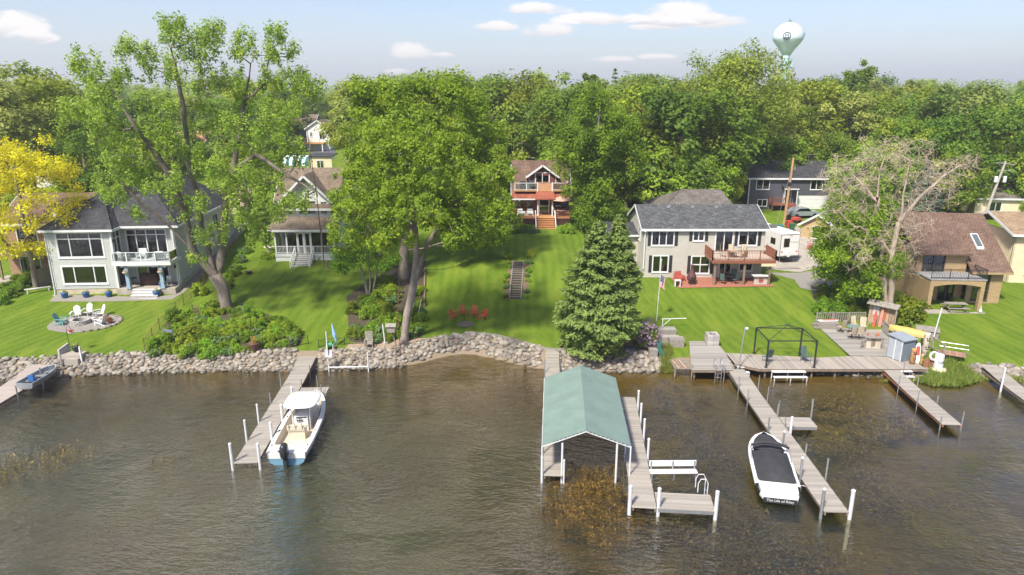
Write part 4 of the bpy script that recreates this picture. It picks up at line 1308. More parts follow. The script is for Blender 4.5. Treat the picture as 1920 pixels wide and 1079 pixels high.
small_house('red_roof_house', 'house with a faded red roof behind the forked old tree', 335, 245, 128, 8, 8, 6.0, 8.0, WHITESIDE, shingle_mat('shingles_salmon', (.42, .2, .14), (.5, .27, .19)), 'x', [(3, 5, 3.4, 5)])
# pavilion with green and white striped awning
def pavilion():
    p = aty(578, 318, 132)
    h = thing('pavilion', 'cream garden building with a green and white striped awning', 'pavilion', (p.x, 132, G(p.x, 132) - .4))
    wall(h, (.4, 0), (4.6, 0), 0, 3.4, CREAMSIDE, [hole(1.4, 2.6, 1.2, 2.5)], row=0)
    window(h, (.4, 0), (4.6, 0), 1.4, 2.6, 1.2, 2.5, 2)
    wall(h, (.4, 4), (.4, 0), 0, 3.4, CREAMSIDE, row=0)
    MB().slab([(.2, -.3, 3.4), (4.9, -.3, 3.4), (4.9, 4.2, 3.6), (.2, 4.2, 3.6)], .15).build('roof', R_DARK, h)
    G1, G2 = M('awning_green', (.03, .13, .12), .8, .1, 3), M('awning_white', (.75, .76, .74), .8, .05, 3)
    n = 8
    for i in range(n):
        x = -4.6 + i * .6
        st = MB()
        st.add([(x, -.6, 1.6), (x + .6, -.6, 1.6), (x + .6, -.6, 2.3), (x, -.6, 2.3), (x, .3, 3.0), (x + .6, .3, 3.0), (x, 2.4, 3.3), (x + .6, 2.4, 3.3)], [(0, 1, 2, 3), (3, 2, 5, 4), (4, 5, 7, 6)])
        st.build('awning_stripe', G1 if i % 2 else G2, h)
    pb = MB()
    for x in (-4.5, -2.2, .1): pb.box(x - .06, x + .06, -.5, -.38, 0, 2.2)
    pb.build('awning_posts', WHITE, h)
pavilion()
# ------------------------------------------------------------------ stone bank
def stone_meshes():
    out = []
    col = M('riprap_stone', (0.245, 0.215, 0.175), 0.85, 0.3, 3.0, 0.35, 14, orand=0.42, hue=0.03)
    t_ = NT(col.node_tree)
    pb = col.node_tree.nodes['Principled BSDF']
    src = pb.inputs['Base Color'].links[0].from_socket
    sp_ = t_.n('ShaderNodeSeparateXYZ')
    gp_ = t_.n('ShaderNodeNewGeometry').outputs['Position']
    t_.l(gp_, sp_.inputs[0])
    wet = t_.smooth(t_.math('ADD', sp_.outputs[2], t_.math('MULTIPLY', t_.noise(gp_, 1.5, 3), .16)), .14, .26, 1.0, 0.0)      # waterline: wet and algae stained
    t_.l(t_.mix(t_.math('MULTIPLY', wet, .8), src, (.045, .04, .022)), pb.inputs['Base Color'])
    t_.l(t_.math('SUBTRACT', .85, t_.math('MULTIPLY', wet, .5)), pb.inputs['Roughness'])
    for k in range(7):
        rs = np.random.RandomState(300 + k)
        bm = bmesh.new()
        bmesh.ops.create_icosphere(bm, subdivisions=2, radius=1)
        ax = unit(rs.normal(size=(6, 3)))
        for v in bm.verts:
            p = np.array(v.co)
            f = 1 + 0.10 * sum(math.sin(2.2 * float(p @ a) + i) for i, a in enumerate(ax)) / 2
            for a in ax[:4]:
                f = min(f, 0.86 / max(0.35, float((p / np.linalg.norm(p)) @ a)))
            v.co = Vector(p * f)
            v.co.z *= .72
        me = bpy.data.meshes.new('stone')
        bm.to_mesh(me); bm.free()
        me.polygons.foreach_set('use_smooth', [True] * len(me.polygons))
        me.materials.append(col)
        out.append(me)
    return out
def unit(a):
    return a / (np.linalg.norm(a, axis=1)[:, None] + 1e-9)
STONES = stone_meshes()
def shore_y(x): return float(np.interp(x, _shx, _shy))
def riprap(label, xa, xb, d0, d1, seed, sp=0.33, rmin=.13, rmax=.26, cap=290):
    q = random.Random(seed)
    xm = (xa + xb) / 2
    root = thing('stone_bank', label, 'rocks', (xm, shore_y(xm), 0))
    pts = []
    k = 0
    area = []
    x = xa
    row = 0
    while x < xb:
        d = d0
        while d < d1:
            area.append((x + q.uniform(-.13, .13), d + q.uniform(-.11, .11) + (.2 if row % 2 else 0)))
            d += sp * .82
        x += sp
        row += 1
    q.shuffle(area)
    for i, (x, d) in enumerate(area[:cap]):
        y = shore_y(x) + d
        r = q.uniform(rmin, rmax) * (1.25 if q.random() < .12 else 1)
        o = bpy.data.objects.new('stone', STONES[q.randrange(7)])
        _link(o, root)
        o.location = (x - xm, y - shore_y(xm), max(G(x, y), -.1) + r * .1)
        o.rotation_euler = (q.uniform(-.4, .4), q.uniform(-.4, .4), q.uniform(0, 6.28))
        o.scale = (r * q.uniform(.9, 1.35), r * q.uniform(.85, 1.1), r * q.uniform(.8, 1.1))
    return root
riprap('rounded boulders of the bank by the beached grey rowboat', -44.0, -34.6, -.15, 1.8, 1)
riprap('bank of pale rounded stones along the lawn of the grey lake house', -34.4, -25.6, -.15, 1.8, 2)
riprap('rounded stones of the bank below the shore garden', -25.4, -17.3, -.15, 1.8, 3)
riprap('rounded stones of the bank by the white pipe frame', -15.4, -8.4, -.15, 1.75, 4)
riprap('boulders curving round the small sandy cove', -8.2, -2.2, .35, 1.95, 5, .38, .16, .31)
riprap('boulders between the cove and the canopy walkway', -2.0, 2.3, .1, 2.0, 6, .38, .16, .31)
riprap('boulders below the mulch bed and the bushy evergreen', 3.9, 12.0, -.15, 1.8, 7, .38, .16, .30)
riprap('stones under the edge of the long grey deck', 17.2, 27.8, -.3, .9, 8, .36, .15, .27)
riprap('stones at the grassy point past the decks', 28.2, 36.0, -.2, 1.2, 9, .44, .14, .26)
riprap('stones of the bank along the last lawn to the right of the point', 36.2, 47.0, -.2, 1.5, 10, .44, .17, .32)

# ------------------------------------------------------------------ docks
def local(root, p):
    return root.matrix_basis.inverted() @ Vector(p)
def dock(name, label, A, B, width, posts=(), wood=None, z=None, frame=None, root=None):
    """planked pier from A (shore) to B; posts (distance from B, side -1/1, radius, height above planks, material)"""
    A, B = Vector(A), Vector(B)
    z = B.z if z is None else z
    d = Vector((B.x - A.x, B.y - A.y, 0))
    L = d.length
    ang = math.atan2(d.y, d.x)
    t = root or thing(name, label, 'dock', (A.x, A.y, 0), ang)
    wood = wood or DOCKWOOD2
    slope = (A.z - z) / L
    n = int(L / .15)
    q = random.Random(int(A.x * 13 + A.y * 7))
    for i in range(n):
        u = (i + .5) * L / n
        zz = z + max(0.0, (A.z - z) * (1 - u / 4.0)) if A.z > z else z
        piece('plank', wood, t, (u, q.uniform(-.008, .008), zz + q.uniform(-.004, .004)), (L / n - .014, width * q.uniform(.99, 1.01), .04))
    for s in (-1, 1):
        MB().box(.0, L, s * (width / 2 - .07) - .03, s * (width / 2 - .07) + .03, z - .2, z - .03).build('stringer', frame or FRAMEWOOD, t)
    for (u, s, r, h, m) in posts:
        x = L - u
        gz = G(*(t.matrix_basis @ Vector((x, s * (width / 2 + r + .01), 0))).xy)
        mb = MB().tube([(x, s * (width / 2 + r + .012), gz - .2), (x, s * (width / 2 + r + .012), z + h)], r, 8)
        o = mb.build('post', m, t, smooth=False)
        if r > .05: MB().lathe([(r + .012, 0), (r + .012, .05), (r * .5, .1)], (x, s * (width / 2 + r + .012), z + h - .02), 8).build('cap', PVC, o)
    return t
def platform(root, cx, cy, lx, ly, z, along='y', wood=None, posts=()):
    """side platform of a dock in the dock's own axes"""
    n = int((ly if along == 'x' else lx) / .15)
    for i in range(n):
        if along == 'x': piece('plank', wood or DOCKWOOD2, root, (cx, cy - ly / 2 + (i + .5) * ly / n, z), (lx, ly / n - .014, .04))
        else: piece('plank', wood or DOCKWOOD2, root, (cx - lx / 2 + (i + .5) * lx / n, cy, z), (lx / n - .014, ly, .04))
    MB().box(cx - lx / 2, cx + lx / 2, cy - ly / 2 + .02, cy - ly / 2 + .08, z - .2, z - .03).box(cx - lx / 2, cx + lx / 2, cy + ly / 2 - .08, cy + ly / 2 - .02, z - .2, z - .03).box(cx - lx / 2 + .001, cx - lx / 2 + .07, cy - ly / 2 + .08, cy + ly / 2 - .08, z - .2, z - .03).box(cx + lx / 2 - .07, cx + lx / 2 - .001, cy - ly / 2 + .08, cy + ly / 2 - .08, z - .2, z - .03).build('platform_frame', METAL, root)
    for (x, y, r, h, m) in posts:
        MB().tube([(x, y, -2.2), (x, y, z + h)], r, 8).build('post', m, root)

A, B = atz(577, 669, .75), atz(460, 869, .5)
tk, tn = (.085, PVC), (.035, METAL)
DL = dock('dock', 'straight plank dock with white posts beside the white fishing boat', A, B, 1.36,
          [(.1, 1, .085, 1.15, PVC), (2.7, 1, .085, 1.15, PVC), (5.2, 1, .085, 1.15, PVC), (7.9, 1, .085, 1.15, PVC), (10.6, 1, .04, .6, METAL), (13.3, 1, .035, .6, METAL),
           (.1, -1, .085, 1.2, PVC), (2.7, -1, .06, 1.35, PVC), (5.2, -1, .06, 1.2, PVC), (7.9, -1, .04, .8, METAL), (10.6, -1, .035, 1.1, METAL), (13.3, -1, .035, .8, METAL)][:12])
L_ = (Vector((B.x, B.y)) - Vector((A.x, A.y))).length
lp = local(DL, atz(606, 732, .5))
platform(DL, lp.x, .7 + 1.05, 1.0, 2.0, .5, 'x', posts=[(lp.x - .55, 1.9, .035, .9, METAL), (lp.x + .55, 2.4, .035, .7, METAL)])

# left-hand dock with the rowboat
A, B = atz(84, 684, .85), atz(-60, 777, .5)
DE = dock('dock', 'wide pale plank dock holding up the small grey rowboat', A, B, 1.9, [(3.2, 1, .05, .6, METAL), (5.8, 1, .05, .9, METAL), (8.2, 1, .05, .9, METAL), (8.2, -1, .05, .5, METAL), (5.2, -1, .05, .8, METAL), (2.4, -1, .05, .5, METAL)], M('dock_pale', (.38, .325, .28), .85, .1, 2.5, .2, 30, orand=.07, stretch=(9, 1.5, 9)))

# canopy dock: shore walkway, covered slip, outer dock with platform
A, B = atz(1035.5, 655, 1.0), atz(1037, 893, .5)
DW = dock('dock', 'narrow plank walkway running from the bank under the green canopy', A, B, 1.08, [(.08, 1, .05, 1.0, PVC), (.08, -1, .07, 1.1, PVC), (4, 1, .045, 1.2, METAL), (8, 1, .045, 1.2, METAL), (14.6, 1, .035, 1.1, METAL), (14.6, -1, .035, 1.1, METAL)])
A, B = atz(1174, 745, .5), atz(1208, 953, .5)
DC = dock('dock', 'plank dock right of the green canopy ending in a bench platform', A, B, 1.25,
          [(.1, -1, .1, 1.15, PVC), (5.3, 1, .07, 1.1, PVC), (7.8, 1, .07, 1.1, PVC), (10.0, 1, .07, 1.1, PVC), (12.0, 1, .07, 1.1, PVC), (12.2, 1, .03, .6, METAL), (.1, 1, .09, 1.1, PVC)])
L_ = (B - A).length
platform(DC, L_ - .75, .63 + 1.5, 1.5, 2.9, .5, 'y' if False else 'y', posts=[(L_ - .06, .63 + 2.98, .1, 1.15, PVC), (L_ - 1.4, .63 + 2.98, .05, -.05, METAL)])
def bench_on_dock():
    p = atz(1262, 905, .5)
    t = thing('white_bench', 'long white two board bench at the back of the dock platform', 'bench', (p.x + .05, p.y + .32, .52), R(1))
    for (y, z, h) in ((0, .45, .05),): MB().box(-1.3, 1.3, -.22, .2, z, z + h).build('seat', WHITE, t)
    MB().box(-1.3, 1.3, .2, .24, .68, 1.02).build('backrest', WHITE, t)
    for x in (-1.2, 0, 1.2): MB().box(x - .03, x + .03, .14, .2, 0, 1.0).box(x - .03, x + .03, -.2, .14, .4, .45).box(x - .03, x + .03, -.2, -.14, 0, .4).build('leg', METAL, t)
bench_on_dock()
def dock_ladder(label, x, y, rz, z=.5):
    t = thing('dock_ladder', label, 'ladder', (x, y, z), rz)
    for s in (-.24, .24):
        MB().tube([(s, .0, -1.2), (s, .0, .55), (s, .12, .8), (s, .4, .8), (s, .52, .55), (s, .52, .02)], .026, 6).build('side_rail', PVC if 'white' in label else METAL, t)
    for z_ in (-.9, -.6, -.3, .0): MB().tube([(-.24, 0, z_), (.24, 0, z_)], .022, 6).build('rung', METAL, t)
p = atz(1317, 925, .5)
dock_ladder('white looped swim ladder on the corner of the bench platform', p.x + .28, p.y + .3, R(90))

def canopy():
    Yf = atz(1016.6, 835.5, 2.35).y
    fl, fr = aty(1016.6, 835.5, Yf), aty(1183, 836.5, Yf)
    rf = aty(1099, 807, Yf)
    bl = atz(1021, 708.6, 2.35)
    br = Vector((bl.x + (fr.x - fl.x) * .99, bl.y, 2.35))
    rb = Vector(((bl.x + br.x) / 2, bl.y, rf.z))
    root = thing('boat_canopy', 'gabled sage green fabric boat canopy on white posts over the slip', 'canopy', (fl.x, fl.y, 0))
    o = Vector((fl.x, fl.y, 0))
    m = M('canopy_fabric', (0.185, 0.255, 0.215), .42, .08, 1.2, .12, 3, dirt=.15)
    mb = MB()
    n = 16
    def sec(f):
        L_, R_, T_ = fl.lerp(bl, f) - o, fr.lerp(br, f) - o, rf.lerp(rb, f) - o
        s = .045 * math.sin(math.pi * f * 4) ** 2
        L2, R2 = L_ + Vector((0, 0, -.22)), R_ + Vector((0, 0, -.22))
        pts = [L2, L_, L_.lerp(T_, .35) - Vector((0, 0, s)), L_.lerp(T_, .7) - Vector((0, 0, s)), T_, R_.lerp(T_, .7) - Vector((0, 0, s)), R_.lerp(T_, .35) - Vector((0, 0, s)), R_, R2]
        return pts
    rings = [sec(i / n) for i in range(n + 1)]
    mb.loft(rings)
    back = rings[-1]
    mb.add(back[1:8], [tuple(range(7))])
    cv = mb.build('fabric', m, root)
    sol = cv.modifiers.new('th', 'SOLIDIFY'); sol.thickness = .012
    fr_ = MB()
    for k in range(6):
        f = k / 5
        a = [p - Vector((0, 0, .10)) for p in sec(f)[1:8]]
        fr_.tube([a[0], a[3], a[6]], .028, 6)
    for a, b in ((fl, bl), (fr, br), (rf, rb)):
        fr_.tube([a - o - Vector((0, 0, .06)), b - o - Vector((0, 0, .06))], .028, 6)
    # the roped front hem
    for i in range(22):
        f = (i + .5) / 22
        p = (fl.lerp(rf, f * 2) if f < .5 else rf.lerp(fr, f * 2 - 1)) - o
        fr_.cb(p + Vector((0, -.01, -.07)), (.10, .03, .05))
    fr_.build('frame', PVC, root)
    for (c, g) in ((fl, bl), (fr, br)):
        for k in range(5):
            p = c.lerp(g, k / 4) - o
            MB().tube([(p.x, p.y, -2.0), (p.x, p.y, p.z - .05)], .045, 8).build('post', PVC, root)
    for x in (1.12, fr.x - fl.x - .75):
        MB().tube([(x, .05, -2.0), (x, .05, 2.45)], .06, 8).build('post', PVC, root)
canopy()

# right-hand docks
A, B = atz(1380, 693, .62), atz(1568.5, 961, .45)
DR = dock('dock', 'long plank dock with side platform beside the black covered speedboat', A, B, 1.25,
          [(.1, 1, .1, 1.2, PVC), (.1, -1, .085, 1.25, METAL), (3.1, 1, .05, 1.3, METAL), (3.1, -1, .07, 1.3, METAL), (6.0, 1, .05, .6, METAL), (6.0, -1, .06, 1.35, METAL), (8.6, 1, .08, 1.0, PVC), (8.6, -1, .05, 1.0, METAL),
           (10.8, 1, .035, 1.1, METAL), (13, 1, .035, 1.1, METAL), (15, 1, .035, 1.1, METAL), (13, -1, .035, .9, METAL), (15.2, -1, .035, .9, METAL)])
lp = local(DR, atz(1496, 792, .45))
platform(DR, lp.x, lp.y, 1.35, abs(lp.y) * 2 - 1.35, .45, 'x' if False else 'y', posts=[(lp.x + .72, lp.y - 1.1, .04, .7, METAL), (lp.x - .72, lp.y - 1.1, .04, .9, METAL), (lp.x - .7, lp.y + 1.1, .07, 1.3, METAL)])
A, B = atz(1668, 691, .62), atz(1785, 797, .45)
dock('dock', 'short plank dock with rust red edges leaving the long grey deck', A, B, 1.2, [(.1, 1, .04, .9, METAL), (.1, -1, .04, .5, METAL), (3.2, 1, .04, .6, METAL), (3.2, -1, .035, .9, METAL), (6.0, 1, .04, .7, METAL), (6.0, -1, .035, .8, METAL), (8.2, 1, .03, 1.3, METAL)], frame=M('rust_wood', (.33, .13, .06), .8, .15, 3))
A, B = atz(1852, 684, .8), atz(1945, 757, .5)
dock('dock', 'weathered dock beyond the grassy point with white bumper posts', A, B, 1.2, [(1.8, 1, .09, 1.5, PVC), (3.0, -1, .07, 1.3, PVC), (5.2, 1, .04, .9, METAL)])

# ------------------------------------------------------------------ the grey decks on the bank
def deck(name, label, P, z, along, wood, mats=None, gap=.15, skirt=True):
    """planks of their own over a polygon given in pixels"""
    W = [atz(x, y, z) for x, y in P]
    o = Vector((sum(p.x for p in W) / len(W), sum(p.y for p in W) / len(W), 0))
    t = thing(name, label, 'deck', o)
    Q = [(p.x - o.x, p.y - o.y) for p in W]
    if along == 'y': Q = [(y, x) for x, y in Q]
    v0, v1 = min(q[1] for q in Q), max(q[1] for q in Q)
    v = v0 + gap / 2
    q_ = random.Random(len(P))
    while v < v1:
        xs = []
        for (x1, y1), (x2, y2) in zip(Q, Q[1:] + Q[:1]):
            if (y1 > v) != (y2 > v): xs.append(x1 + (x2 - x1) * (v - y1) / (y2 - y1))
        if len(xs) >= 2:
            a, b = min(xs), max(xs)
            if b - a > .1:
                c, l = (a + b) / 2, b - a
                if along == 'y': piece('plank', wood, t, (v, c, z - .02 + q_.uniform(-.004, .004)), (gap - .014, l, .04))
                else: piece('plank', wood, t, (c, v, z - .02 + q_.uniform(-.004, .004)), (l, gap - .014, .04))
        v += gap
    if skirt:
        mb = MB()
        front = [p for p in W]
        for i, p in enumerate(W):
            g = W[(i + 1) % len(W)]
            if p.y < o.y + .6 and g.y < o.y + .6: mb.beam((p.x - o.x, p.y - o.y + .06, z - .14), (g.x - o.x, g.y - o.y + .06, z - .14), .05, .2)
        mb.build('fascia', FRAMEWOOD, t)
        a, b = min(p.x for p in W), max(p.x for p in W)
        yf = min(p.y for p in W) + .25
        for k in range(int((b - a) / 1.8) + 1):
            x = a + .3 + k * 1.8
            if x < b: MB().box(x - o.x - .06, x - o.x + .06, yf - o.y, yf - o.y + .12, G(x, yf) - .3, z - .05).build('post', FRAMEWOOD, t)
    return t
ZD = .74
DECKWOOD_Y = M('deck_wood_warm', (.34, .295, .245), .85, .14, 2.5, .3, 30, orand=.17, stretch=(5, 2, 5), dirt=.25)
deck('bank_deck', 'weathered grey plank deck by the stone block planter', [(1297, 694), (1374, 694), (1362, 664), (1342, 640), (1292, 640)], ZD, 'x', DECKWOOD)
deck('bank_deck', 'long pale plank deck under the black pavilion frame', [(1424, 692), (1738, 692), (1700, 670), (1594, 668), (1535, 671), (1362, 662), (1378, 682)], ZD + .006, 'y', DECKWOOD_Y)
deck('bank_deck', 'angled grey deck with patio chairs and railings', [(1594, 667), (1702, 669.5), (1690, 655), (1640, 605), (1527, 606)], ZD + .012, 'x', DECKWOOD, skirt=False)

# ------------------------------------------------------------------ boats
GEL = M('white_gelcoat', (.68, .67, .64), .25, .03, 1)
CREAMGEL = M('cream_liner', (.58, .51, .39), .5, .06, 2)
HULLBLUE = M('sky_blue_hull', (.15, .29, .39), .2, .04, 1)
COVER = M('black_canvas', (.035, .035, .038), .85, .2, 2, .25, 6)
ENGINE = M('engine_black', (.03, .033, .037), .25, .1, 2)

def hull_ring(x, hb, zs, zc, zk, inset=0.0):
    hb = max(hb - inset, .015)
    return [(x, -hb, zs), (x, -hb * .97, (zs + zc) / 2), (x, -hb * .86, zc), (x, -hb * .45, (zc * .45 + zk * .55)), (x, 0, zk), (x, hb * .45, (zc * .45 + zk * .55)), (x, hb * .86, zc), (x, hb * .97, (zs + zc) / 2), (x, hb, zs)]

def fishing_boat():
    st, bw = atz(536, 851, .75), atz(593, 733, 1.15)
    d = Vector((bw.x - st.x, bw.y - st.y, 0))
    L = d.length
    t = thing('fishing_boat', 'white centre console fishing boat with sky blue hull and hard top', 'boat', (st.x, st.y, 0), math.atan2(d.y, d.x))
    N = 18
    S = []
    for i in range(N + 1):
        f = i / N
        hb = 1.22 * (1 - max(0, (f - .45) / .55) ** 2.3) ** .62 if f < 1 else .02
        hb *= .93 + .07 * min(1, f * 5)
        S.append((L * f, max(hb, .02), .78 + .42 * f ** 2, .16 + .45 * f ** 3, -.35 + .75 * max(0, f - .6) ** 1.6))
    mb = MB().loft([hull_ring(*s) for s in S])
    mb.add(hull_ring(*S[0]), [tuple(range(9))])
    hu = mb.build('hull', HULLBLUE, t, smooth=False)
    hu.data.polygons.foreach_set('use_smooth', [True] * (len(hu.data.polygons) - 1) + [False])
    # gunwale cap, inner liner, sole
    cap = MB()
    for s in (-1, 1):
        cap.loft([[(x, s * (hb + .015), zs - .24), (x, s * (hb + .03), zs + .02), (x, s * (hb - .02 if hb > .1 else .0), zs + .045), (x, s * max(hb - .24, 0), zs + .03), (x, s * max(hb - .25, 0), zs - .1)] for x, hb, zs, zc, zk in S])
    cap.build('gunwale', GEL, t)
    lin = MB()
    for s in (-1, 1):
        lin.loft([[(x, s * max(hb - .245, .0), zs), (x, s * max(hb - .29, 0), .34), (x, 0, .33)] for x, hb, zs, zc, zk in S if x > .9])
    lin.build('liner', CREAMGEL, t)
    MB().box(-.02, 1.0, -1.1, 1.1, .44, .80).box(.02, .30, -.28, .28, .80, .805).build('transom_deck', GEL, t)
    for (y) in (-.72, .72): MB().lathe([(.14, .0), (.14, .02), (.05, .03)], (.55, y, .80), 10).build('hatch', M('hatch_grey', (.45, .45, .46), .5, .1, 3), t)
    # bow casting deck and cushions
    MB().prism([(L * .66, -.72), (L * .66, .72), (L * .80, .62), (L * .90, .28), (L * .90, -.28), (L * .80, -.62)], .34, .68).build('bow_deck', GEL, t)
    MB().prism([(L * .675, -.6), (L * .675, .6), (L * .79, .5), (L * .86, .2), (L * .86, -.2), (L * .79, -.5)], .68, .76).build('bow_cushion', CREAMGEL, t)
    # console, windscreen, wheel, leaning post
    MB().add([(L * .45, -.46, .33), (L * .62, -.46, .33), (L * .62, .46, .33), (L * .45, .46, .33), (L * .45, -.44, 1.25), (L * .58, -.38, 1.42), (L * .58, .38, 1.42), (L * .45, .44, 1.25)],
             [(0, 1, 5, 4), (1, 2, 6, 5), (2, 3, 7, 6), (3, 0, 4, 7), (4, 5, 6, 7)]).build('console', GEL, t)
    MB().add([(L * .50, -.42, 1.3), (L * .585, -.36, 1.42), (L * .585, .36, 1.42), (L * .50, .42, 1.3), (L * .52, -.40, 1.85), (L * .57, -.34, 1.9), (L * .57, .34, 1.9), (L * .52, .40, 1.85)], [(0, 1, 5, 4), (1, 2, 6, 5), (2, 3, 7, 6)]).build('windscreen', glass_mat('boat_screen', (.7, .75, .75), .05), t)
    w = MB(Matrix.Translation((L * .443, .05, 1.12)) @ Matrix.Rotation(R(70), 4, 'Y'))
    w.tube([(.18 * math.cos(6.2832 * k / 12), .18 * math.sin(6.2832 * k / 12), 0) for k in range(13)], .018, 5).beam((-.17, 0, 0), (.17, 0, 0), .03, .02).beam((0, -.17, 0), (0, .17, 0), .03, .02)
    w.build('steering_wheel', BLACK, t)
    MB().cb((L * .455, -.05, 1.265), (.12, .7, .02)).build('instrument_panel', BLACK, t)
    MB().box(L * .31, L * .38, -.5, .5, .33, .95).box(L * .30, L * .39, -.52, .52, .95, 1.06).build('leaning_seat', CREAMGEL, t)
    MB().box(L * .295, L * .31, -.52, .52, 1.06, 1.34).build('seat_back', CREAMGEL, t)
    for y in (-.4, 0, .4): MB().tube([(L * .295, y, 1.1), (L * .28, y, 1.55)], .025, 6).build('rod_holder', METAL, t)
    # hard top
    P = []
    for k in range(28):
        a = 6.2832 * k / 28
        c, s = math.cos(a), math.sin(a)
        P.append((L * .56 + math.copysign(abs(c) ** .55, c) * 1.28, math.copysign(abs(s) ** .55, s) * 1.05))
    tp = MB()
    tp.loft([[(x * 1 + (L * .56 - x) * k, y * (1 - k), 2.08 + z) for x, y in P] for k, z in ((.0, 0), (-.012, .04), (.02, .085), (.3, .12), (.97, .15))], close=True, caps=True)
    tp.build('hard_top', GEL, t, smooth=True)
    for (x, y) in ((L * .47, -.55), (L * .47, .55), (L * .63, -.5), (L * .63, .5)):
        MB().tube([(x, y, .34), (x + .02, y * .98, 1.4), (L * .56 + (x - L * .56) * 1.15, y * 1.15, 2.09)], .032, 6).build('top_leg', GEL, t)
    MB().lathe([(.07, 0), (.07, .06), (.02, .1)], (L * .53, .45, 2.21), 8).build('antenna_dome', GEL, t)
    # outboard
    e = thing_part('outboard_motor', t, (-.18, -.18 + .18, .0))
    MB().loft([[( -.28 * s + ox, -.19 * s, z), (.26 * s + ox, -.17 * s, z), (.30 * s + ox, 0, z), (.26 * s + ox, .17 * s, z), (-.28 * s + ox, .19 * s, z), (-.36 * s + ox, 0, z)] for z, s, ox in ((.55, .6, 0), (.75, .95, -.02), (1.1, 1.05, -.05), (1.4, .95, -.1), (1.55, .6, -.14))], close=True).build('cowling', ENGINE, e, smooth=True)
    MB().box(-.18, .12, -.1, .1, -.35, .6).build('midsection', ENGINE, e)
    MB().tube([(-.4, 0, -.3), (.2, 0, -.3)], [.09, .06], 8).build('gearcase', M('engine_grey', (.35, .36, .37), .4, .1, 3), e)
    MB().tube([(-.1, .15, .9), (.3, .5, .86), (.45, .3, .82), (.55, .05, .83)], .03, 6).build('fuel_hose', BLACK, e)
    for (f, s) in ((.15, 1), (.35, 1), (.6, 1), (.15, -1), (.35, -1)):
        x, hb, zs, _, _ = S[int(f * N)]
        MB().box(x - .07, x + .07, s * (hb - .13) - .025, s * (hb - .13) + .025, zs + .04, zs + .075).build('cleat', BLACK, t)
def thing_part(name, parent, loc):
    """an Empty part that groups its own pieces"""
    o = bpy.data.objects.new(name, None)
    o.empty_display_size = .1
    _link(o, parent)
    o.location = loc
    return o
fishing_boat()

def covered_boat():
    st, bw = atz(1463, 932, .45), atz(1424, 812, .95)
    bw.x += .25
    d = Vector((bw.x - st.x, bw.y - st.y, 0))
    L = d.length
    t = thing('speedboat', 'black and white speedboat under a fitted black canvas cover', 'boat', (st.x, st.y, 0), math.atan2(d.y, d.x))
    N = 16
    S = []
    for i in range(N + 1):
        f = i / N
        hb = 1.15 * (1 - max(0, (f - .5) / .5) ** 2.6) ** .6 if f < 1 else .03
        S.append((L * f, max(hb, .03), .62 + .36 * f ** 1.6, .14 + .4 * f ** 3, -.3 + .6 * max(0, f - .65) ** 1.4))
    B_ = S[2:]
    mb = MB().loft([hull_ring(*s) for s in B_])
    mb.add(hull_ring(*B_[0]), [tuple(range(9))])
    hu = mb.build('hull', M('boat_black_hull', (.03, .03, .033), .2, .05, 1), t)
    cap = MB()
    for s in (-1, 1):
        cap.loft([[(x, s * (hb + .02), zs - .16), (x, s * (hb + .035), zs), (x, s * max(hb - .02, 0), zs + .05), (x, s * max(hb - .26, 0), zs + .06)] for x, hb, zs, zc, zk in B_])
    cap.build('gunwale', GEL, t)
    # cover: a tight mound over the cockpit, and one over the bow
    def mound(x0, x1, h, inset, nx=12, ny=8, ridge=0.0):
        rings = []
        for i in range(nx + 1):
            x = x0 + (x1 - x0) * i / nx
            f = x / L * N
            k = min(int(f), N - 1)
            hb = S[k][1] + (S[k + 1][1] - S[k][1]) * (f - k) - inset
            zs = S[k][2] + (S[k + 1][2] - S[k][2]) * (f - k) + .065
            e = math.sin(math.pi * min(1, max(0, i / nx))) ** .35
            rings.append([(x, max(hb, .02) * (2 * j / ny - 1), zs + h * e * (1 - abs(2 * j / ny - 1) ** 2.4) + .015 * math.sin(j * 2.1 + i * 1.3)) for j in range(ny + 1)])
        return rings
    MB().loft(mound(L * .17, L * .655, .46, .14)).build('cockpit_cover', COVER, t, smooth=True)
    MB().loft(mound(L * .675, L * .95, .12, .2)).build('bow_cover', COVER, t, smooth=True)
    # folded bimini roll and its struts
    MB().tube([(L * .63, -1.05, 1.28), (L * .66, -.5, 1.40), (L * .665, 0, 1.43), (L * .66, .5, 1.40), (L * .63, 1.05, 1.28)], [.07, .1, .1, .1, .07], 8).build('folded_bimini', COVER, t, smooth=True)
    for s in (-1, 1):
        MB().tube([(L * .63, s * 1.05, 1.27), (L * .50, s * 1.08, .84)], .022, 6).tube([(L * .63, s * 1.05, 1.27), (L * .70, s * 1.02, .92)], .022, 6).build('bimini_strut', METAL, t)
    # windscreen edges of white showing either side
    # stern deck and swim platform
    MB().prism([(L * .04, -.95), (L * .04, .95), (L * .175, 1.02), (L * .175, -1.02)], .45, .66).build('stern_deck', GEL, t)
    for s in (-1, 1): MB().prism([(L * .06, s * .45), (L * .06, s * .82), (L * .15, s * .85), (L * .15, s * .45)], .66, .68).build('stern_pad', M('pad_grey', (.6, .6, .6), .7, .1, 3), t)
    MB().prism([(-.10, -.88), (-.10, .88), (L * .04, 1.0), (L * .04, -1.0)], .28, .44).build('swim_platform', GEL, t)
    MB().box(-.115, -.102, -.86, .86, .1, .40).build('name_board', ENGINE, t)
    mtx = Matrix(((0, 0, -1, -.118), (-1, 0, 0, 0), (0, 1, 0, .255), (0, 0, 0, 1)))
    text_mesh('The Life of Riley', 'boat_name', GEL, t, .21, mtx, .002)
    MB().tube([(L * .2, -1.1, .55), (L * .2, -1.5, .5)], .015, 5).build('mooring_line', WHITE, t)
covered_boat()

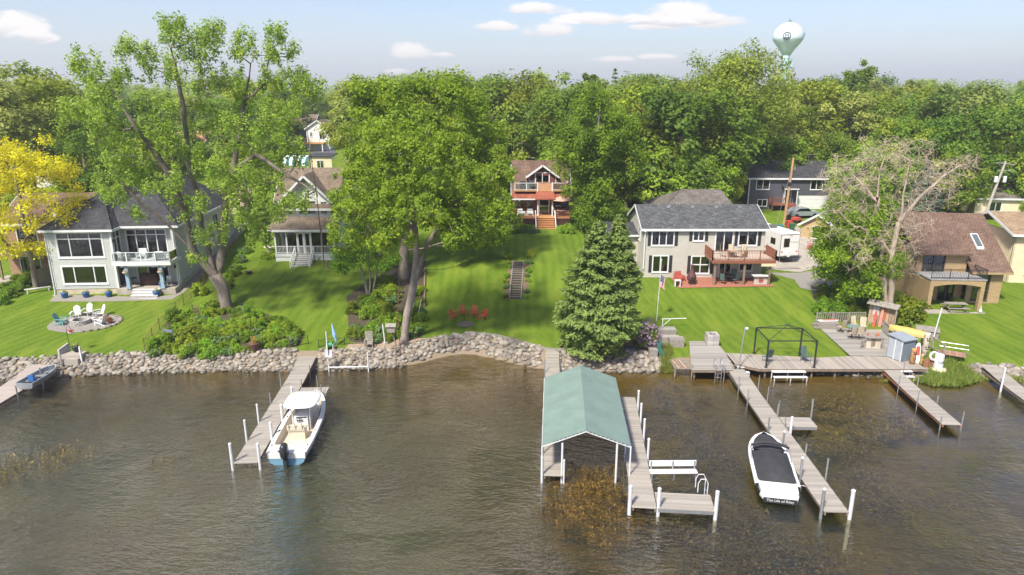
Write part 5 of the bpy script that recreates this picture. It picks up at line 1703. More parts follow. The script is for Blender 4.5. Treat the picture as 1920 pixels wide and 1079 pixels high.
def rowboat():
    a, b = atz(46, 722, .9), atz(96, 689, 1.1)
    d = Vector((b.x - a.x, b.y - a.y, 0))
    L = d.length + .4
    t = thing('rowboat', 'small grey aluminium rowboat with blue seat drawn up on the dock', 'boat', (a.x, a.y, .55), math.atan2(d.y, d.x))
    N = 10
    S = [(L * i / N, max(.62 * (1 - max(0, (i / N - .45) / .55) ** 2.2) ** .6 if i < N else .03, .03), .5 + .12 * (i / N) ** 2, .1 + .2 * (i / N) ** 3, .0 + .25 * max(0, i / N - .6)) for i in range(N + 1)]
    al = M('aluminium_hull', (.27, .29, .31), .4, .12, 2, metal=.3)
    mb = MB().loft([hull_ring(*s) for s in S])
    mb.add(hull_ring(*S[0]), [tuple(range(9))])
    hu = mb.build('hull', al, t)
    so = hu.modifiers.new('th', 'SOLIDIFY'); so.thickness = .03
    rim = MB()
    for s in (-1, 1): rim.tube([(x, s * hb, zs) for x, hb, zs, _, _ in S], .03, 5)
    rim.build('rim', M('aluminium_rim', (.6, .62, .64), .35, .05, 2, metal=.4), t)
    for x in (.25, .55, .78): MB().box(L * x - .13, L * x + .13, -.5 if x < .7 else -.3, .5 if x < .7 else .3, .28, .33).build('thwart', al, t)
    MB().box(L * .2, L * .33, -.2, .2, .33, .45).box(L * .2, L * .23, -.2, .2, .45, .8).build('seat', M('seat_blue', (.03, .12, .33), .6, .1, 3), t)
rowboat()
# ------------------------------------------------------------------ trees and plants
LEAF_MID = leaf_mat('leaf_mid_green', (0.126, 0.231, 0.014), (0.307, 0.420, 0.027))
LEAF_LIME = leaf_mat('leaf_fresh_green', (0.164, 0.299, 0.019), (0.347, 0.484, 0.042))
LEAF_DARK = leaf_mat('leaf_deep_green', (0.085, 0.163, 0.015), (0.224, 0.327, 0.025))
LEAF_OLIVE = leaf_mat('leaf_cottonwood', (0.183, 0.281, 0.031), (0.402, 0.476, 0.064))
LEAF_YELLOW = leaf_mat('leaf_golden', (0.56, 0.50, 0.01), (0.80, 0.75, 0.03), orand=0.0, hue=0.0, thue=.5)
LEAF_BLUE = leaf_mat('needle_grey_green', (0.05, 0.09, 0.06), (0.13, 0.18, 0.12), 0.15)
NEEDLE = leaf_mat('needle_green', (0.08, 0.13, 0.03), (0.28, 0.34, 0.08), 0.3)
LEAF_BG = leaf_mat('leaf_woodland', (0.162, 0.256, 0.024), (0.403, 0.490, 0.047), orand=0.28, hue=0.045)
LILAC = leaf_mat('lilac_blossom', (0.36, 0.20, 0.34), (0.56, 0.40, 0.52), 0.3)
LEAF_SHRUB = leaf_mat('leaf_shrub', (0.135, 0.235, 0.02), (0.34, 0.46, 0.03), orand=0.3, hue=0.05)
LEAF_PALE = leaf_mat('leaf_hosta', (0.10, 0.19, 0.05), (0.27, 0.36, 0.12), orand=0.15)
GRASSBLADE = leaf_mat('grass_blade', (0.10, 0.17, 0.02), (0.30, 0.33, 0.07), 0.3)

def cards_mesh(name, C, Nn, T, sl, sw, tint, mat):
    """leaf-sized rhombic faces: centres, normals, long axes, half length, half width"""
    B = np.cross(Nn, T)
    B /= np.linalg.norm(B, axis=1)[:, None] + 1e-9
    T = np.cross(B, Nn)
    sl = sl[:, None]; sw = sw[:, None]
    V = np.stack([C - T * sl, C + B * sw - T * sl * 0.15 - Nn * sw * 0.25, C + T * sl, C - B * sw - T * sl * 0.15 - Nn * sw * 0.25], 1).reshape(-1, 3)
    n = len(C)
    me = bpy.data.meshes.new(name)
    me.vertices.add(n * 4)
    me.vertices.foreach_set('co', V.astype(np.float32).ravel())
    me.loops.add(n * 4)
    me.loops.foreach_set('vertex_index', np.arange(n * 4, dtype=np.int32))
    me.polygons.add(n)
    me.polygons.foreach_set('loop_start', np.arange(0, n * 4, 4, dtype=np.int32))
    me.update(calc_edges=True)
    a = me.attributes.new('tint', 'FLOAT', 'FACE')
    a.data.foreach_set('value', np.clip(tint, 0, 1).astype(np.float32))
    me.materials.append(mat)
    return me
def unit(a):
    return a / (np.linalg.norm(a, axis=1)[:, None] + 1e-9)

def leaves(name, clumps, rad, per, size, mat, rs, center, flat=0.75, shell=0.5, up=0.6, jitter=0.75):
    """leaves spread through every clump, facing mostly out of it, so clumps catch light and shade"""
    clumps = np.asarray(clumps, float)
    n = len(clumps)
    rad = np.broadcast_to(np.asarray(rad, float), (n,))
    cnt = np.maximum(4, (per * (rad / rad.mean()) ** 2).astype(int))
    idx = np.repeat(np.arange(n), cnt)
    m = len(idx)
    D = unit(rs.normal(size=(m, 3)))
    rr = rs.uniform(0, 1, m) ** shell
    off = D * (rr * rad[idx])[:, None]
    off[:, 2] *= flat
    # uneven edges: push some leaves out along sprays
    spr = unit(rs.normal(size=(n * 5, 3)))
    off += spr[idx * 5 + rs.randint(0, 5, m)] * (rs.uniform(0, 1, m) ** 2 * rad[idx] * 0.55)[:, None]
    C = clumps[idx] + off
    outw = unit(off + 0.25 * (clumps[idx] - np.asarray(center)) / (np.linalg.norm(clumps[idx] - np.asarray(center), axis=1)[:, None] + 1e-6) * rad[idx][:, None])
    Nn = unit(outw * 0.7 + np.array([0, 0, up]) + rs.normal(size=(m, 3)) * jitter * 0.6)
    T = unit(rs.normal(size=(m, 3)) + np.array([0, 0, -0.3]))
    ct = rs.uniform(0.12, 0.8, n)
    tint = ct[idx] + rs.normal(size=m) * 0.2
    s = size * rs.uniform(0.65, 1.35, m)
    return cards_mesh(name, C, Nn, T, s, s * rs.uniform(0.45, 0.75, m), tint, mat)

def grow(trunks, tips, rs, r_base, step=1.3, tip_r=0.018, expo=2.3, wig=0.12, sides=6, minr=0.0):
    """trunks: list of polylines (first point of the first is the base). Tips are joined to the nearest
    branch; widths follow from what each branch carries. Returns an MB with all limbs."""
    P, par = [], []
    for tr in trunks:
        prev = -1
        for j, p in enumerate(tr):
            p = np.array(p, float)
            if j == 0 and P:
                d = [np.linalg.norm(q - p) for q in P]
                prev = int(np.argmin(d))
                if d[prev] < 0.05: continue
            if prev >= 0:
                a = P[prev]
                k = max(1, int(np.linalg.norm(p - a) / step))
                for i in range(1, k + 1):
                    q = a + (p - a) * i / k
                    if i < k: q = q + rs.normal(size=3) * wig * 0.4
                    P.append(q); par.append(prev); prev = len(P) - 1
            else:
                P.append(p); par.append(-1); prev = len(P) - 1
    ntr = len(P)
    zb = P[0][2]
    tips = np.asarray(tips, float)
    ref = np.array(P)
    order = np.argsort([np.min(np.linalg.norm(ref - t, axis=1)) for t in tips])
    low = zb + 0.25 * (tips[:, 2].max() - zb)
    for t in tips[order]:
        A = np.array(P)
        d = np.linalg.norm(A - t, axis=1) + np.maximum(0, A[:, 2] - t[2]) * 0.7 + np.where(A[:, 2] < min(low, t[2] * 0.5 + zb * 0.5), 2.0, 0)
        prev = int(np.argmin(d))
        a = P[prev]
        L = np.linalg.norm(t - a)
        k = max(1, int(L / step))
        bow = np.array([0, 0, -0.08 * L]) + rs.normal(size=3) * 0.07 * L
        for i in range(1, k + 1):
            f = i / k
            q = a + (t - a) * f + bow * math.sin(math.pi * f)
            if i < k: q = q + rs.normal(size=3) * wig
            P.append(q); par.append(prev); prev = len(P) - 1
    n = len(P)
    w = np.zeros(n)
    ch = [[] for _ in range(n)]
    for i, p in enumerate(par):
        if p >= 0: ch[p].append(i)
    for i in range(n - 1, -1, -1):
        if not ch[i]: w[i] = tip_r ** expo
        if par[i] >= 0: w[par[i]] += w[i]
    r = w ** (1 / expo)
    r *= 1
    r = np.maximum(tip_r, r * (r_base / r[0]) ** np.clip((r / r[0]) * 2.0, 0, 1))
    r = np.maximum(r, minr)
    r[0] *= 1.35
    # tubes along chains (a chain goes on through the thickest child)
    mb = MB()
    main = [max(c, key=lambda j: r[j]) if c else -1 for c in ch]
    starts = [0] + [i for i in range(1, n) if main[par[i]] != i]
    for s in starts:
        pts, rad = [], []
        if par[s] >= 0:
            pts.append(P[par[s]]); rad.append(min(r[par[s]], r[s] * 1.15))
        i = s
        while i >= 0:
            pts.append(P[i]); rad.append(r[i]); i = main[i]
        if len(pts) >= 2:
            sd = sides + 3 if rad[0] > 0.2 else (sides if rad[0] > 0.05 else 3)
            mb.tube(pts, [float(q) for q in rad], sd, cap=False)
    return mb

def shell_points(rs, n, c, rad, lo=0.55, zmin=None, lobes=6, depth=0.22):
    """points through a lumpy ellipsoid, more of them near its skin"""
    D = unit(rs.normal(size=(n, 3)))
    lob = unit(rs.normal(size=(lobes, 3)))
    amp = 1 - depth + depth * 1.6 * np.max(D @ lob.T, axis=1)
    rr = lo + (1 - lo) * rs.uniform(0, 1, n) ** 0.6
    q = np.asarray(c) + D * (rr * amp)[:, None] * np.asarray(rad)
    return q if zmin is None else q[q[:, 2] > zmin]

def tree(name, label, loc, trunks, tips, r_base, crad, per, size, lmat, seed, bark=None, group=None, center=None, cat='tree', rz=0.0, crown=None, **kw):
    """everything relative to the foot of the trunk"""
    rs = np.random.RandomState(seed)
    t = thing(name, label, cat, loc, rz, group)
    g = grow(trunks, tips, rs, r_base, **{k: v for k, v in kw.items() if k in ('step', 'tip_r', 'wig', 'expo', 'sides', 'minr')})
    g.build('trunk', bark or BARK, t, smooth=True)
    cc = np.asarray(crown if crown is not None else tips)
    me = leaves('crown', cc, crad, per, size, lmat, rs, cc.mean(0) if center is None else center, **{k: v for k, v in kw.items() if k in ('flat', 'shell', 'up', 'jitter')})
    _link(bpy.data.objects.new('crown', me), t)
    return t

def proto_round(seed, h, w, name='deciduous_tree', mat=None, n=46, per=170, size=0.24, trunk=0.32, lobes=7, zsq=0.42, r=0.3):
    rs = np.random.RandomState(seed)
    cz = h * (1 - zsq)
    tips = shell_points(rs, n, (0, 0, cz), (w, w, h * zsq * 0.93), 0.5, h * 0.22, lobes, 0.3)
    top = (rs.uniform(-.4, .4), rs.uniform(-.4, .4), h * 0.72)
    crad = rs.uniform(0.75, 1.4, len(tips)) * w * 0.27
    return tree(name, 'x', (0, 0, 0), [[(0, 0, -0.3), (rs.uniform(-.2, .2), rs.uniform(-.2, .2), h * trunk), top]], tips, r, crad, per, size, mat or LEAF_BG, seed, center=(0, 0, h * 0.5))

def wpos(px, py, Y):
    return aty(px, py, Y)

# --- the big cottonwood by the garden bed (limbs traced, set in depth round its trunk)
def big_cottonwood():
    b = at(424, 578)
    Y0 = b.y
    def q(px, py, dy=0.0):
        p = aty(px, py, Y0 + dy)
        return (p.x - b.x, p.y - b.y, p.z - b.z)
    rs = np.random.RandomState(11)
    trunks = [[(0, 0, -0.4), q(418, 540), q(398, 505)],
              [q(418, 540), q(402, 515, -.3), q(362, 470, -.8), q(318, 425, -1.5), q(262, 380, -2.5), q(215, 330, -3)],
              [q(408, 520), q(416, 470, .6), q(420, 400, 1), q(438, 320, 1.5), q(452, 230, 2), q(470, 120, 2)],
              [q(402, 515, -.3), q(385, 450, .4), q(372, 380, .5), q(352, 300, 1), q(345, 200, 0), q(320, 90, -.5)],
              [q(420, 440, .8), q(455, 395, 1.5), q(500, 330, 2), q(560, 250, 2.4)],
              [q(362, 470, -.8), q(345, 390, -2), q(300, 300, -3), q(235, 210, -3.5), q(185, 130, -3)],
              [q(438, 320, 1.5), q(480, 290, -1), q(540, 330, -2.2), q(590, 360, -3)]]
    tips = []
    # upright plumes that make its ragged top, and the fuller middle
    for (px, py, dy, k, sx, sy) in [(160, 125, -3, 12, 24, 34), (195, 165, -3, 12, 30, 40), (235, 110, -2.5, 10, 22, 36), (275, 120, -1, 8, 18, 34), (322, 62, -.5, 14, 20, 28),
                                    (365, 75, 0, 10, 22, 34), (400, 75, 1, 12, 22, 30), (345, 140, 0, 12, 34, 36), (455, 80, 2, 10, 20, 26), (420, 140, 1, 12, 34, 32), (515, 75, 2, 9, 14, 26),
                                    (500, 130, 2, 12, 28, 30), (545, 95, 2.4, 5, 12, 12), (555, 150, 2.4, 12, 28, 20), (590, 160, 2, 8, 20, 16), (470, 180, 2.5, 13, 34, 30),
                                    (140, 205, -3, 12, 30, 30), (210, 240, -3.5, 20, 42, 30), (290, 210, -3, 13, 34, 34), (300, 270, -3, 16, 40, 30), (390, 220, 3, 14, 36, 30),
                                    (450, 250, -3, 16, 40, 30), (530, 215, -1, 14, 34, 30), (540, 280, -2.5, 10, 34, 24), (225, 310, -4, 20, 44, 26), (300, 340, -4, 16, 36, 26),
                                    (380, 300, -3.5, 13, 36, 28), (430, 340, -4, 14, 36, 30), (205, 360, -3, 9, 28, 16), (500, 340, -3, 9, 34, 22), (350, 390, -4, 9, 34, 22), (560, 375, -3, 8, 24, 16),
                                    (455, 400, -3.5, 10, 34, 24), (400, 440, -3, 7, 28, 18), (480, 440, -3, 5, 24, 14), (520, 400, -3, 6, 20, 14), (370, 480, -2.5, 4, 16, 10), (255, 400, -3.5, 3, 14, 8)]:
        for _ in range(int(k * 1.75)):
            tips.append(q(px + rs.uniform(-1, 1) * sx, py + rs.uniform(-1, 1) * sy, dy + rs.normal() * 2.0))
    tips = np.array(tips)
    crad = rs.uniform(0.3, 0.72, len(tips))
    tree('cottonwood_tree', 'tall old tree with ragged airy crown and thick forked trunk beside the shore garden', b, trunks, tips, 0.58, crad, 68, 0.115,
         LEAF_OLIVE, 12, tip_r=0.018, wig=0.12, expo=2.05, flat=1.45, shell=0.6, step=1.1, jitter=1.0)
big_cottonwood()

# --- the leaning ash in the middle and the dense maple behind it
def leaning_ash():
    b = at(757, 640)
    Y0 = b.y
    def q(px, py, dy=0.0):
        p = aty(px, py, Y0 + dy)
        return (p.x - b.x, p.y - b.y, p.z - b.z)
    rs = np.random.RandomState(21)
    trunks = [[(0, 0, -0.4), q(763, 590), q(775, 535, .3), q(783, 510, .4)],
              [q(775, 535, .3), q(780, 490, .5), q(778, 430, .5), q(772, 380, 0), q(745, 320, -.5)],
              [q(783, 510, .4), q(800, 460, .3), q(822, 425, 0), q(835, 390, -.5), q(880, 360, -1), q(915, 345, -1.5)],
              [q(775, 535, .3), q(795, 505, 1.2), q(806, 480, 2.0), q(830, 430, 2.5)],
              [q(778, 430, .5), q(745, 410, -1), q(700, 390, -1.5)]]
    tips = []
    for (px, py, dy, k, sx, sy) in [(690, 300, -1, 18, 40, 30), (760, 275, 0, 18, 45, 26), (830, 285, -1, 18, 45, 26), (700, 355, -2, 18, 45, 28), (780, 345, -2.5, 16, 45, 28),
                                    (860, 345, -2, 18, 45, 28), (920, 370, -1.5, 15, 36, 26), (940, 330, 0, 8, 20, 20), (660, 400, -1.5, 14, 34, 26), (725, 410, -2.5, 11, 34, 22), (870, 410, -2.5, 14, 40, 22),
                                    (930, 420, -1.5, 7, 22, 16), (880, 450, -2, 7, 26, 14), (645, 450, -1, 9, 24, 22), (700, 455, -2, 8, 26, 18), (640, 350, 0, 8, 20, 30), (815, 400, -3, 12, 30, 24), (780, 300, -3.5, 22, 60, 40), (770, 380, -4, 16, 50, 30), (740, 250, -1, 14, 50, 20), (820, 250, -1, 12, 50, 20), (840, 430, -3.5, 8, 30, 20), (740, 440, -3.5, 8, 30, 16)]:
        for _ in range(int(k * 1.7)):
            tips.append(q(px + rs.uniform(-1, 1) * sx, py + rs.uniform(-1, 1) * sy, dy + rs.normal() * 1.6))
    tips = np.array(tips)
    tree('ash_tree', 'leafy light green tree with long leaning trunk rooted at the stony bank', b, trunks, tips, 0.32, rs.uniform(0.3, 0.66, len(tips)), 75, 0.115,
         LEAF_LIME, 22, bark=BARK_LIGHT, tip_r=0.015, expo=2.05, flat=.95, shell=0.6, step=0.9, jitter=0.9)
leaning_ash()

def dense_maple():
    b = at(757, 522)
    Y0 = b.y
    def q(px, py, dy=0.0):
        p = aty(px, py, Y0 + dy)
        return (p.x - b.x, p.y - b.y, p.z - b.z)
    rs = np.random.RandomState(31)
    tips = []
    for (px, py, dy, k, sx, sy) in [(720, 190, 3, 30, 60, 36), (800, 180, 3, 30, 60, 30), (860, 215, 3, 26, 50, 40), (900, 280, 2, 22, 45, 40), (690, 250, 2, 24, 40, 40), (780, 250, 0, 30, 80, 40),
                                    (880, 350, 1, 20, 50, 40), (680, 320, 1, 18, 40, 40), (930, 400, 2, 16, 40, 34), (770, 330, -1, 24, 80, 40), (890, 440, 2, 14, 50, 24), (700, 400, 0, 16, 50, 34),]:
        for _ in range(k):
            tips.append(q(px + rs.uniform(-1, 1) * sx, py + rs.uniform(-1, 1) * sy, dy + rs.normal() * 2.4))
    tips = np.array(tips)
    trunks = [[(0, 0, -0.4), q(757, 470), q(762, 400, 1), q(770, 250, 2)], [q(757, 440, .5), q(700, 330, 1)], [q(760, 420, .5), q(850, 320, 1.5)]]
    tree('maple_tree', 'dense deep green tree behind the leaning light green one', b, trunks, tips, 0.5, rs.uniform(0.7, 1.25, len(tips)), 150, 0.17, LEAF_MID, 32, tip_r=0.025, flat=0.8, shell=0.45)
dense_maple()

# --- birch clump with three slim stems
def birch():
    b = at(690, 552)
    rs = np.random.RandomState(41)
    tr = [[(0, 0, -0.3), (-.3, 0, 1.6), (-.9, .2, 3.6), (-1.3, 0, 5.5)], [(.15, 0, -0.2), (.3, .1, 1.8), (.3, -.3, 4.0), (.2, 0, 6.6)], [(.35, .1, -.2), (.9, .1, 2.0), (1.3, 0, 4.0), (1.8, .3, 5.6)]]
    tips = np.concatenate([shell_points(rs, 46, (-.2, 0, 5.2), (2.9, 2.6, 2.4), 0.3), shell_points(rs, 16, (-1.8, -.6, 3.4), (1.4, 1.2, 1.2), 0.3), shell_points(rs, 16, (1.8, 0, 3.6), (1.4, 1.2, 1.2), 0.3)])
    tree('birch_tree', 'slim three stemmed light green tree at the top of the planted strip', b, tr, tips, 0.17, rs.uniform(.4, .8, len(tips)), 90, 0.10, LEAF_LIME, 42, bark=BARK_LIGHT, step=.8, tip_r=.012)
birch()

# --- spruce on the bank: whorls of drooping boughs with bright tips
def spruce(name, label, loc, H, W, seed, mat=NEEDLE, nb=9, lev=26, twin=False, card=0.16, dens=26, group=None):
    rs = np.random.RandomState(seed)
    t = thing(name, label, 'tree', loc, 0.0, group)
    mb = MB()
    lean = rs.normal(size=2) * 0.01 * H
    mb.tube([(0, 0, -.3), (0, 0, H * .5), (lean[0], lean[1], H * .97)], [W * .07, W * .045, .02], 8, cap=False)
    C, Nn, T, tint = [], [], [], []
    tops = [(0, 0, H, W, 0.03)]
    if twin: tops.append((W * .42, W * .25, H * 1.03, W * .62, 0.22))
    for (ox, oy, h, w, z0) in tops:
        if ox: mb.tube([(0, 0, h * .2), (ox, oy, h * .5), (ox, oy, h * .97)], [W * .05, W * .035, .02], 6, cap=False)
        for i in range(lev):
            f = (i + 0.5) / lev
            z = h * (z0 + (0.985 - z0) * f)
            L = w * (1 - f) ** 0.8 * (0.5 + 0.5 * min(1, f * 3.6)) + 0.12
            k = max(4, int(nb * (0.5 + 0.6 * (1 - f))))
            for j in range(k):
                a = 2 * math.pi * (j + rs.uniform(-.3, .3)) / k + i * 1.7
                l = L * rs.uniform(.7, 1.13)
                d = np.array([math.cos(a), math.sin(a), 0])
                o = np.array([ox * min(1, f * 2 + .2), oy * min(1, f * 2 + .2), z])
                droop = rs.uniform(.05, .22) * l
                rise = rs.uniform(.15, .35) * l * f
                e = o + d * l + np.array([0, 0, rise - droop])
                mb.tube([o, o + d * l * .55 + np.array([0, 0, rise * .7]), e], [.012 + l * .012, .01 + l * .007, .006], 3, cap=False)
                m = int(dens * (0.6 + l))
                s = rs.uniform(0.15, 1.05, m) ** 0.6
                sd = np.array([-d[1], d[0], 0])
                wid = (0.10 + 0.26 * l * (1 - np.abs(s - .6) * .9)) * rs.uniform(-1, 1, m)
                p = o + np.outer(s * l, d) + np.outer(wid, sd) + np.array([0, 0, 1])[None] * ((rise * s - droop * s * s) + rs.normal(size=m) * 0.07 - np.abs(wid) * 0.25)[:, None]
                C.append(p)
                Nn.append(unit(np.array([0, 0, 1]) * 0.9 + d * .4 + rs.normal(size=(m, 3)) * .45))
                T.append(unit(d * 1.0 + np.outer(np.sign(wid), sd) * .7 + rs.normal(size=(m, 3)) * .3))
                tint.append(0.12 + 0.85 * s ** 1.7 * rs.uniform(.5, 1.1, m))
    mb.build('trunk', BARK, t, smooth=True)
    C = np.concatenate(C); m = len(C)
    s = card * rs.uniform(.7, 1.3, m)
    _link(bpy.data.objects.new('crown', cards_mesh('crown', C, np.concatenate(Nn), np.concatenate(T), s, s * .42, np.concatenate(tint), mat)), t)
    return t
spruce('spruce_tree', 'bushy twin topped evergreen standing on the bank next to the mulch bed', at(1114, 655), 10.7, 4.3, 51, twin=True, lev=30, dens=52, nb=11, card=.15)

# --- bare grey tree by the triangular deck
def bare_tree():
    b = at(1661, 598)
    Y0 = b.y
    def q(px, py, dy=0.0):
        p = aty(px, py, Y0 + dy)
        return (p.x - b.x, p.y - b.y, p.z - b.z)
    rs = np.random.RandomState(61)
    trunks = [[(0, 0, -.3), q(1660, 560), q(1657, 500, .2), q(1650, 455, .3), q(1640, 405, .5), q(1645, 370), q(1650, 320), q(1660, 290)],
              [(.35, .1, -.3), q(1672, 540), q(1672, 480, -.2), q(1678, 450), q(1690, 400), q(1697, 350, 0), q(1705, 300)],
              [q(1672, 480, -.2), q(1655, 455, -.6), q(1630, 440, -1), q(1612, 425, -1.4)],
              [q(1690, 410), q(1720, 375, -.5), q(1770, 330, -1), q(1800, 310, -1)],
              [q(1645, 380), q(1615, 345, .5), q(1590, 320, 1)]]
    tips = []
    for (px, py, dy, k, sx, sy) in [(1650, 300, 0, 60, 40, 40), (1700, 300, 0, 60, 50, 40), (1600, 330, 0, 60, 45, 40), (1590, 400, -1, 60, 40, 50), (1630, 450, -1, 40, 40, 40), (1700, 400, 0, 60, 45, 50),
                                    (1740, 340, -.5, 60, 50, 40), (1790, 320, -1, 36, 36, 26), (1690, 480, 0, 34, 34, 40), (1720, 440, 0, 24, 30, 30), (1560, 340, .5, 26, 30, 30), (1660, 380, 1, 50, 60, 50), (1610, 480, -1, 20, 24, 30), (1810, 305, -1, 14, 26, 14), (1770, 370, -1, 14, 36, 18)]:
        for _ in range(k):
            tips.append(q(px + rs.uniform(-1, 1) * sx, py + rs.uniform(-1, 1) * sy, dy + rs.normal() * 1.7))
    t = thing('bare_tree', 'leafless grey brown twiggy tree with twin pale trunks behind the angled deck', 'tree', b)
    g = grow(trunks, tips, rs, 0.30, tip_r=0.012, step=.7, wig=.10, expo=2.6)
    g.build('trunk', BARK_DEAD, t, smooth=True)
    tw = MB()
    for tp in tips:
        for _ in range(5):
            d = Vector(rs.normal(size=3)) + Vector((0, 0, -.1))
            d = d.normalized() * rs.uniform(.35, 1.0)
            p0 = Vector(tp)
            tw.tube([p0, p0 + d * .5 + Vector(rs.normal(size=3)) * .06, p0 + d], [.012, .009, .005], 3, cap=False)
    tag(tw.build('twigs', M('twig_grey', (0.50, 0.39, 0.29), .9, .2, 5), t), kind='stuff')
    # a scatter of late leaves
    me = leaves('sparse_leaves', np.array(tips)[::6], .45, 7, .07, LEAF_OLIVE, rs, (0, 0, 8))
    _link(bpy.data.objects.new('sparse_leaves', me), t)
bare_tree()

# --- golden tree at the left edge
def simple_tree(name, label, px, py, top_py, wpx, seed, mat, n=80, per=130, size=.13, r=.25, trunk=.25, zsq=.42, lo=.45, bark=None, rx=None, flat=.75, crk=.24, cat='tree', group=None, base=None):
    b = base if base is not None else at(px, py)
    h = aty(px, top_py, b.y).z - b.z
    w = wpx / 2 * math.hypot(1, 0) * (b.y / math.cos(PITCH) * .96) / FPX
    rs = np.random.RandomState(seed)
    tips = shell_points(rs, n, (0, 0, h * (1 - zsq)), (w * .85, w * .85, h * zsq * .9), lo, h * .12, 8, .3)
    return tree(name, label, b, [[(0, 0, -.3), (rs.uniform(-.2, .2), 0, h * trunk), (rs.uniform(-.3, .3), rs.uniform(-.3, .3), h * .75)]], tips, r,
                rs.uniform(.7, 1.35, len(tips)) * w * crk, per, size, mat, seed, bark=bark, group=group, flat=flat, center=(0, 0, h * .5))
simple_tree('golden_tree', 'bright golden yellow leafy tree in front of the brick house', 30, 520, 240, 215, 71, LEAF_YELLOW, 95, 150, .13, base=Vector((-48.5, 67.0, G(-48.5, 67))), flat=.6, crk=.2)
simple_tree('leafy_tree', 'full bushy green tree at the left of the bare grey tree', 1590, 575, 345, 170, 72, LEAF_MID, 120, 170, .13, zsq=.5, crk=.22, trunk=.12)
simple_tree('leafy_tree', 'round dark green tree over the roof of the grey lake house', 170, 415, 245, 140, 73, LEAF_DARK, 60, 150, .17)
simple_tree('leafy_tree', 'rounded green tree between the white cottage and the grey lake house', 470, 420, 260, 120, 74, LEAF_MID, 50, 130, .16)
# the vine-clad tree beside the red gabled cottage
def vine_tree():
    b = at(1112, 437)
    rs = np.random.RandomState(75)
    H = aty(1112, 165, b.y).z - b.z
    col = np.array([(rs.normal() * 1.15, rs.normal() * 1.0, rs.uniform(.2, H * .72)) for _ in range(110)])
    crown = np.concatenate([shell_points(rs, 90, (0.3, .5, H * .74), (5.4, 4.6, H * .25), .4, None, 8, .3), shell_points(rs, 26, (-2.2, -.5, H * .52), (2.6, 2.0, 3.0), .3), shell_points(rs, 26, (3.6, -.5, H * .52), (2.6, 2.0, 3.0), .3)])
    tips = np.concatenate([crown, col[::3]])
    tree('vine_covered_tree', 'tall tree with its trunk wrapped in ivy beside the red gabled cottage', b, [[(0, 0, -.3), (0, 0, H * .35), (.3, .2, H * .8)]], tips, .5, .95, 190, .15, LEAF_MID, 76, crown=np.concatenate([crown, col]), flat=1.0, center=(0, 0, H * .45))
vine_tree()
simple_tree('big_tree', 'huge broad crowned tree rising highest over the grey ranch house', 1350, 400, 66, 225, 77, LEAF_OLIVE, 170, 170, .21, r=.6, crk=.19, base=Vector((32.0, 104.0, G(32, 104))), lo=.4)

# --- woodland behind: a few grown trees, copied with turn, size and tint of their own
LEAF_BG2 = leaf_mat('leaf_grey_willow', (0.169, 0.227, 0.047), (0.390, 0.430, 0.102), orand=0.2, hue=0.03)
LEAF_BG3 = leaf_mat('leaf_oak_dark', (0.091, 0.173, 0.019), (0.246, 0.347, 0.033), orand=0.2, hue=0.03)
protos = [proto_round(101, 14, 5.2), proto_round(102, 16, 4.6, lobes=5, mat=LEAF_BG2), proto_round(103, 13, 5.8, n=54, lobes=9, mat=LEAF_BG3), proto_round(104, 18, 5.6, n=60, zsq=.4), proto_round(105, 10, 4.4, n=40, trunk=.2, zsq=.47)]
PH = [14, 16, 13, 18, 10]
used = [False] * 5
KIND = ['round headed', 'tall narrow', 'wide spreading', 'lofty full crowned', 'low bushy']
def where(px, Y):
    """what the tree stands behind or beside"""
    far = Y > 114
    for lim, near, fr in [(70, 'behind the golden yellow tree', 'far behind the brick house'), (150, 'between the brick and grey houses', 'far beyond the golden tree'), (330, 'behind the grey lake house', 'deep behind the grey lake house roof'),
                          (480, 'behind the forked old tree', 'far behind the forked old tree'), (620, 'behind the white cottage', 'around the small white house up the road'), (720, 'right of the white cottage roof', 'behind the dense deep green tree'),
                          (880, 'behind the leaning light green tree', 'high behind the leaning tree'), (965, 'left of the red gabled cottage', 'over the brown roof behind the red cottage'), (1080, 'close behind the red gabled cottage', 'high above the red cottage chimney'),
                          (1215, 'beside the ivy wrapped trunk', 'behind the ivy wrapped tree'), (1300, 'behind the free standing fence panel', 'left of the highest broad tree'), (1420, 'over the rear wing of the ranch house', 'behind the highest broad tree'),
                          (1540, 'behind the charcoal house', 'below the water tower'), (1660, 'behind the bare grey tree', 'beneath the lone skyline pine'), (1780, 'behind the brown shingled house', 'far behind the brown shingled house'),
                          (1860, 'beside the transformer pole', 'beyond the transformer pole'), (9999, 'behind the cream house', 'far behind the cream house')]:
        if px < lim: return fr if far else near
def bg_tree(px, top, Y, k, wide=1.0, group='woodland trees behind the houses', seed=0):
    label = KIND[k] + ' green tree ' + where(px, Y)
    p = aty(px, top, Y)
    g = G(p.x, Y)
    h = max(3.5, p.z - g)
    s = h / PH[k]
    rr = random.Random(int(px * 7 + Y))
    sx = max(s, 0.55) * wide
    if not used[k]:
        o = protos[k]
        used[k] = True
        o.location = (p.x, Y, g - .1)
    else:
        o = copy_thing(protos[k], (p.x, Y, g - .1))
    o.rotation_euler = (0, 0, rr.uniform(0, 6.28))
    o.scale = (sx * rr.uniform(.9, 1.12), sx * rr.uniform(.9, 1.12), s * 1.05)
    tag(o, label, 'tree', group)
    return o
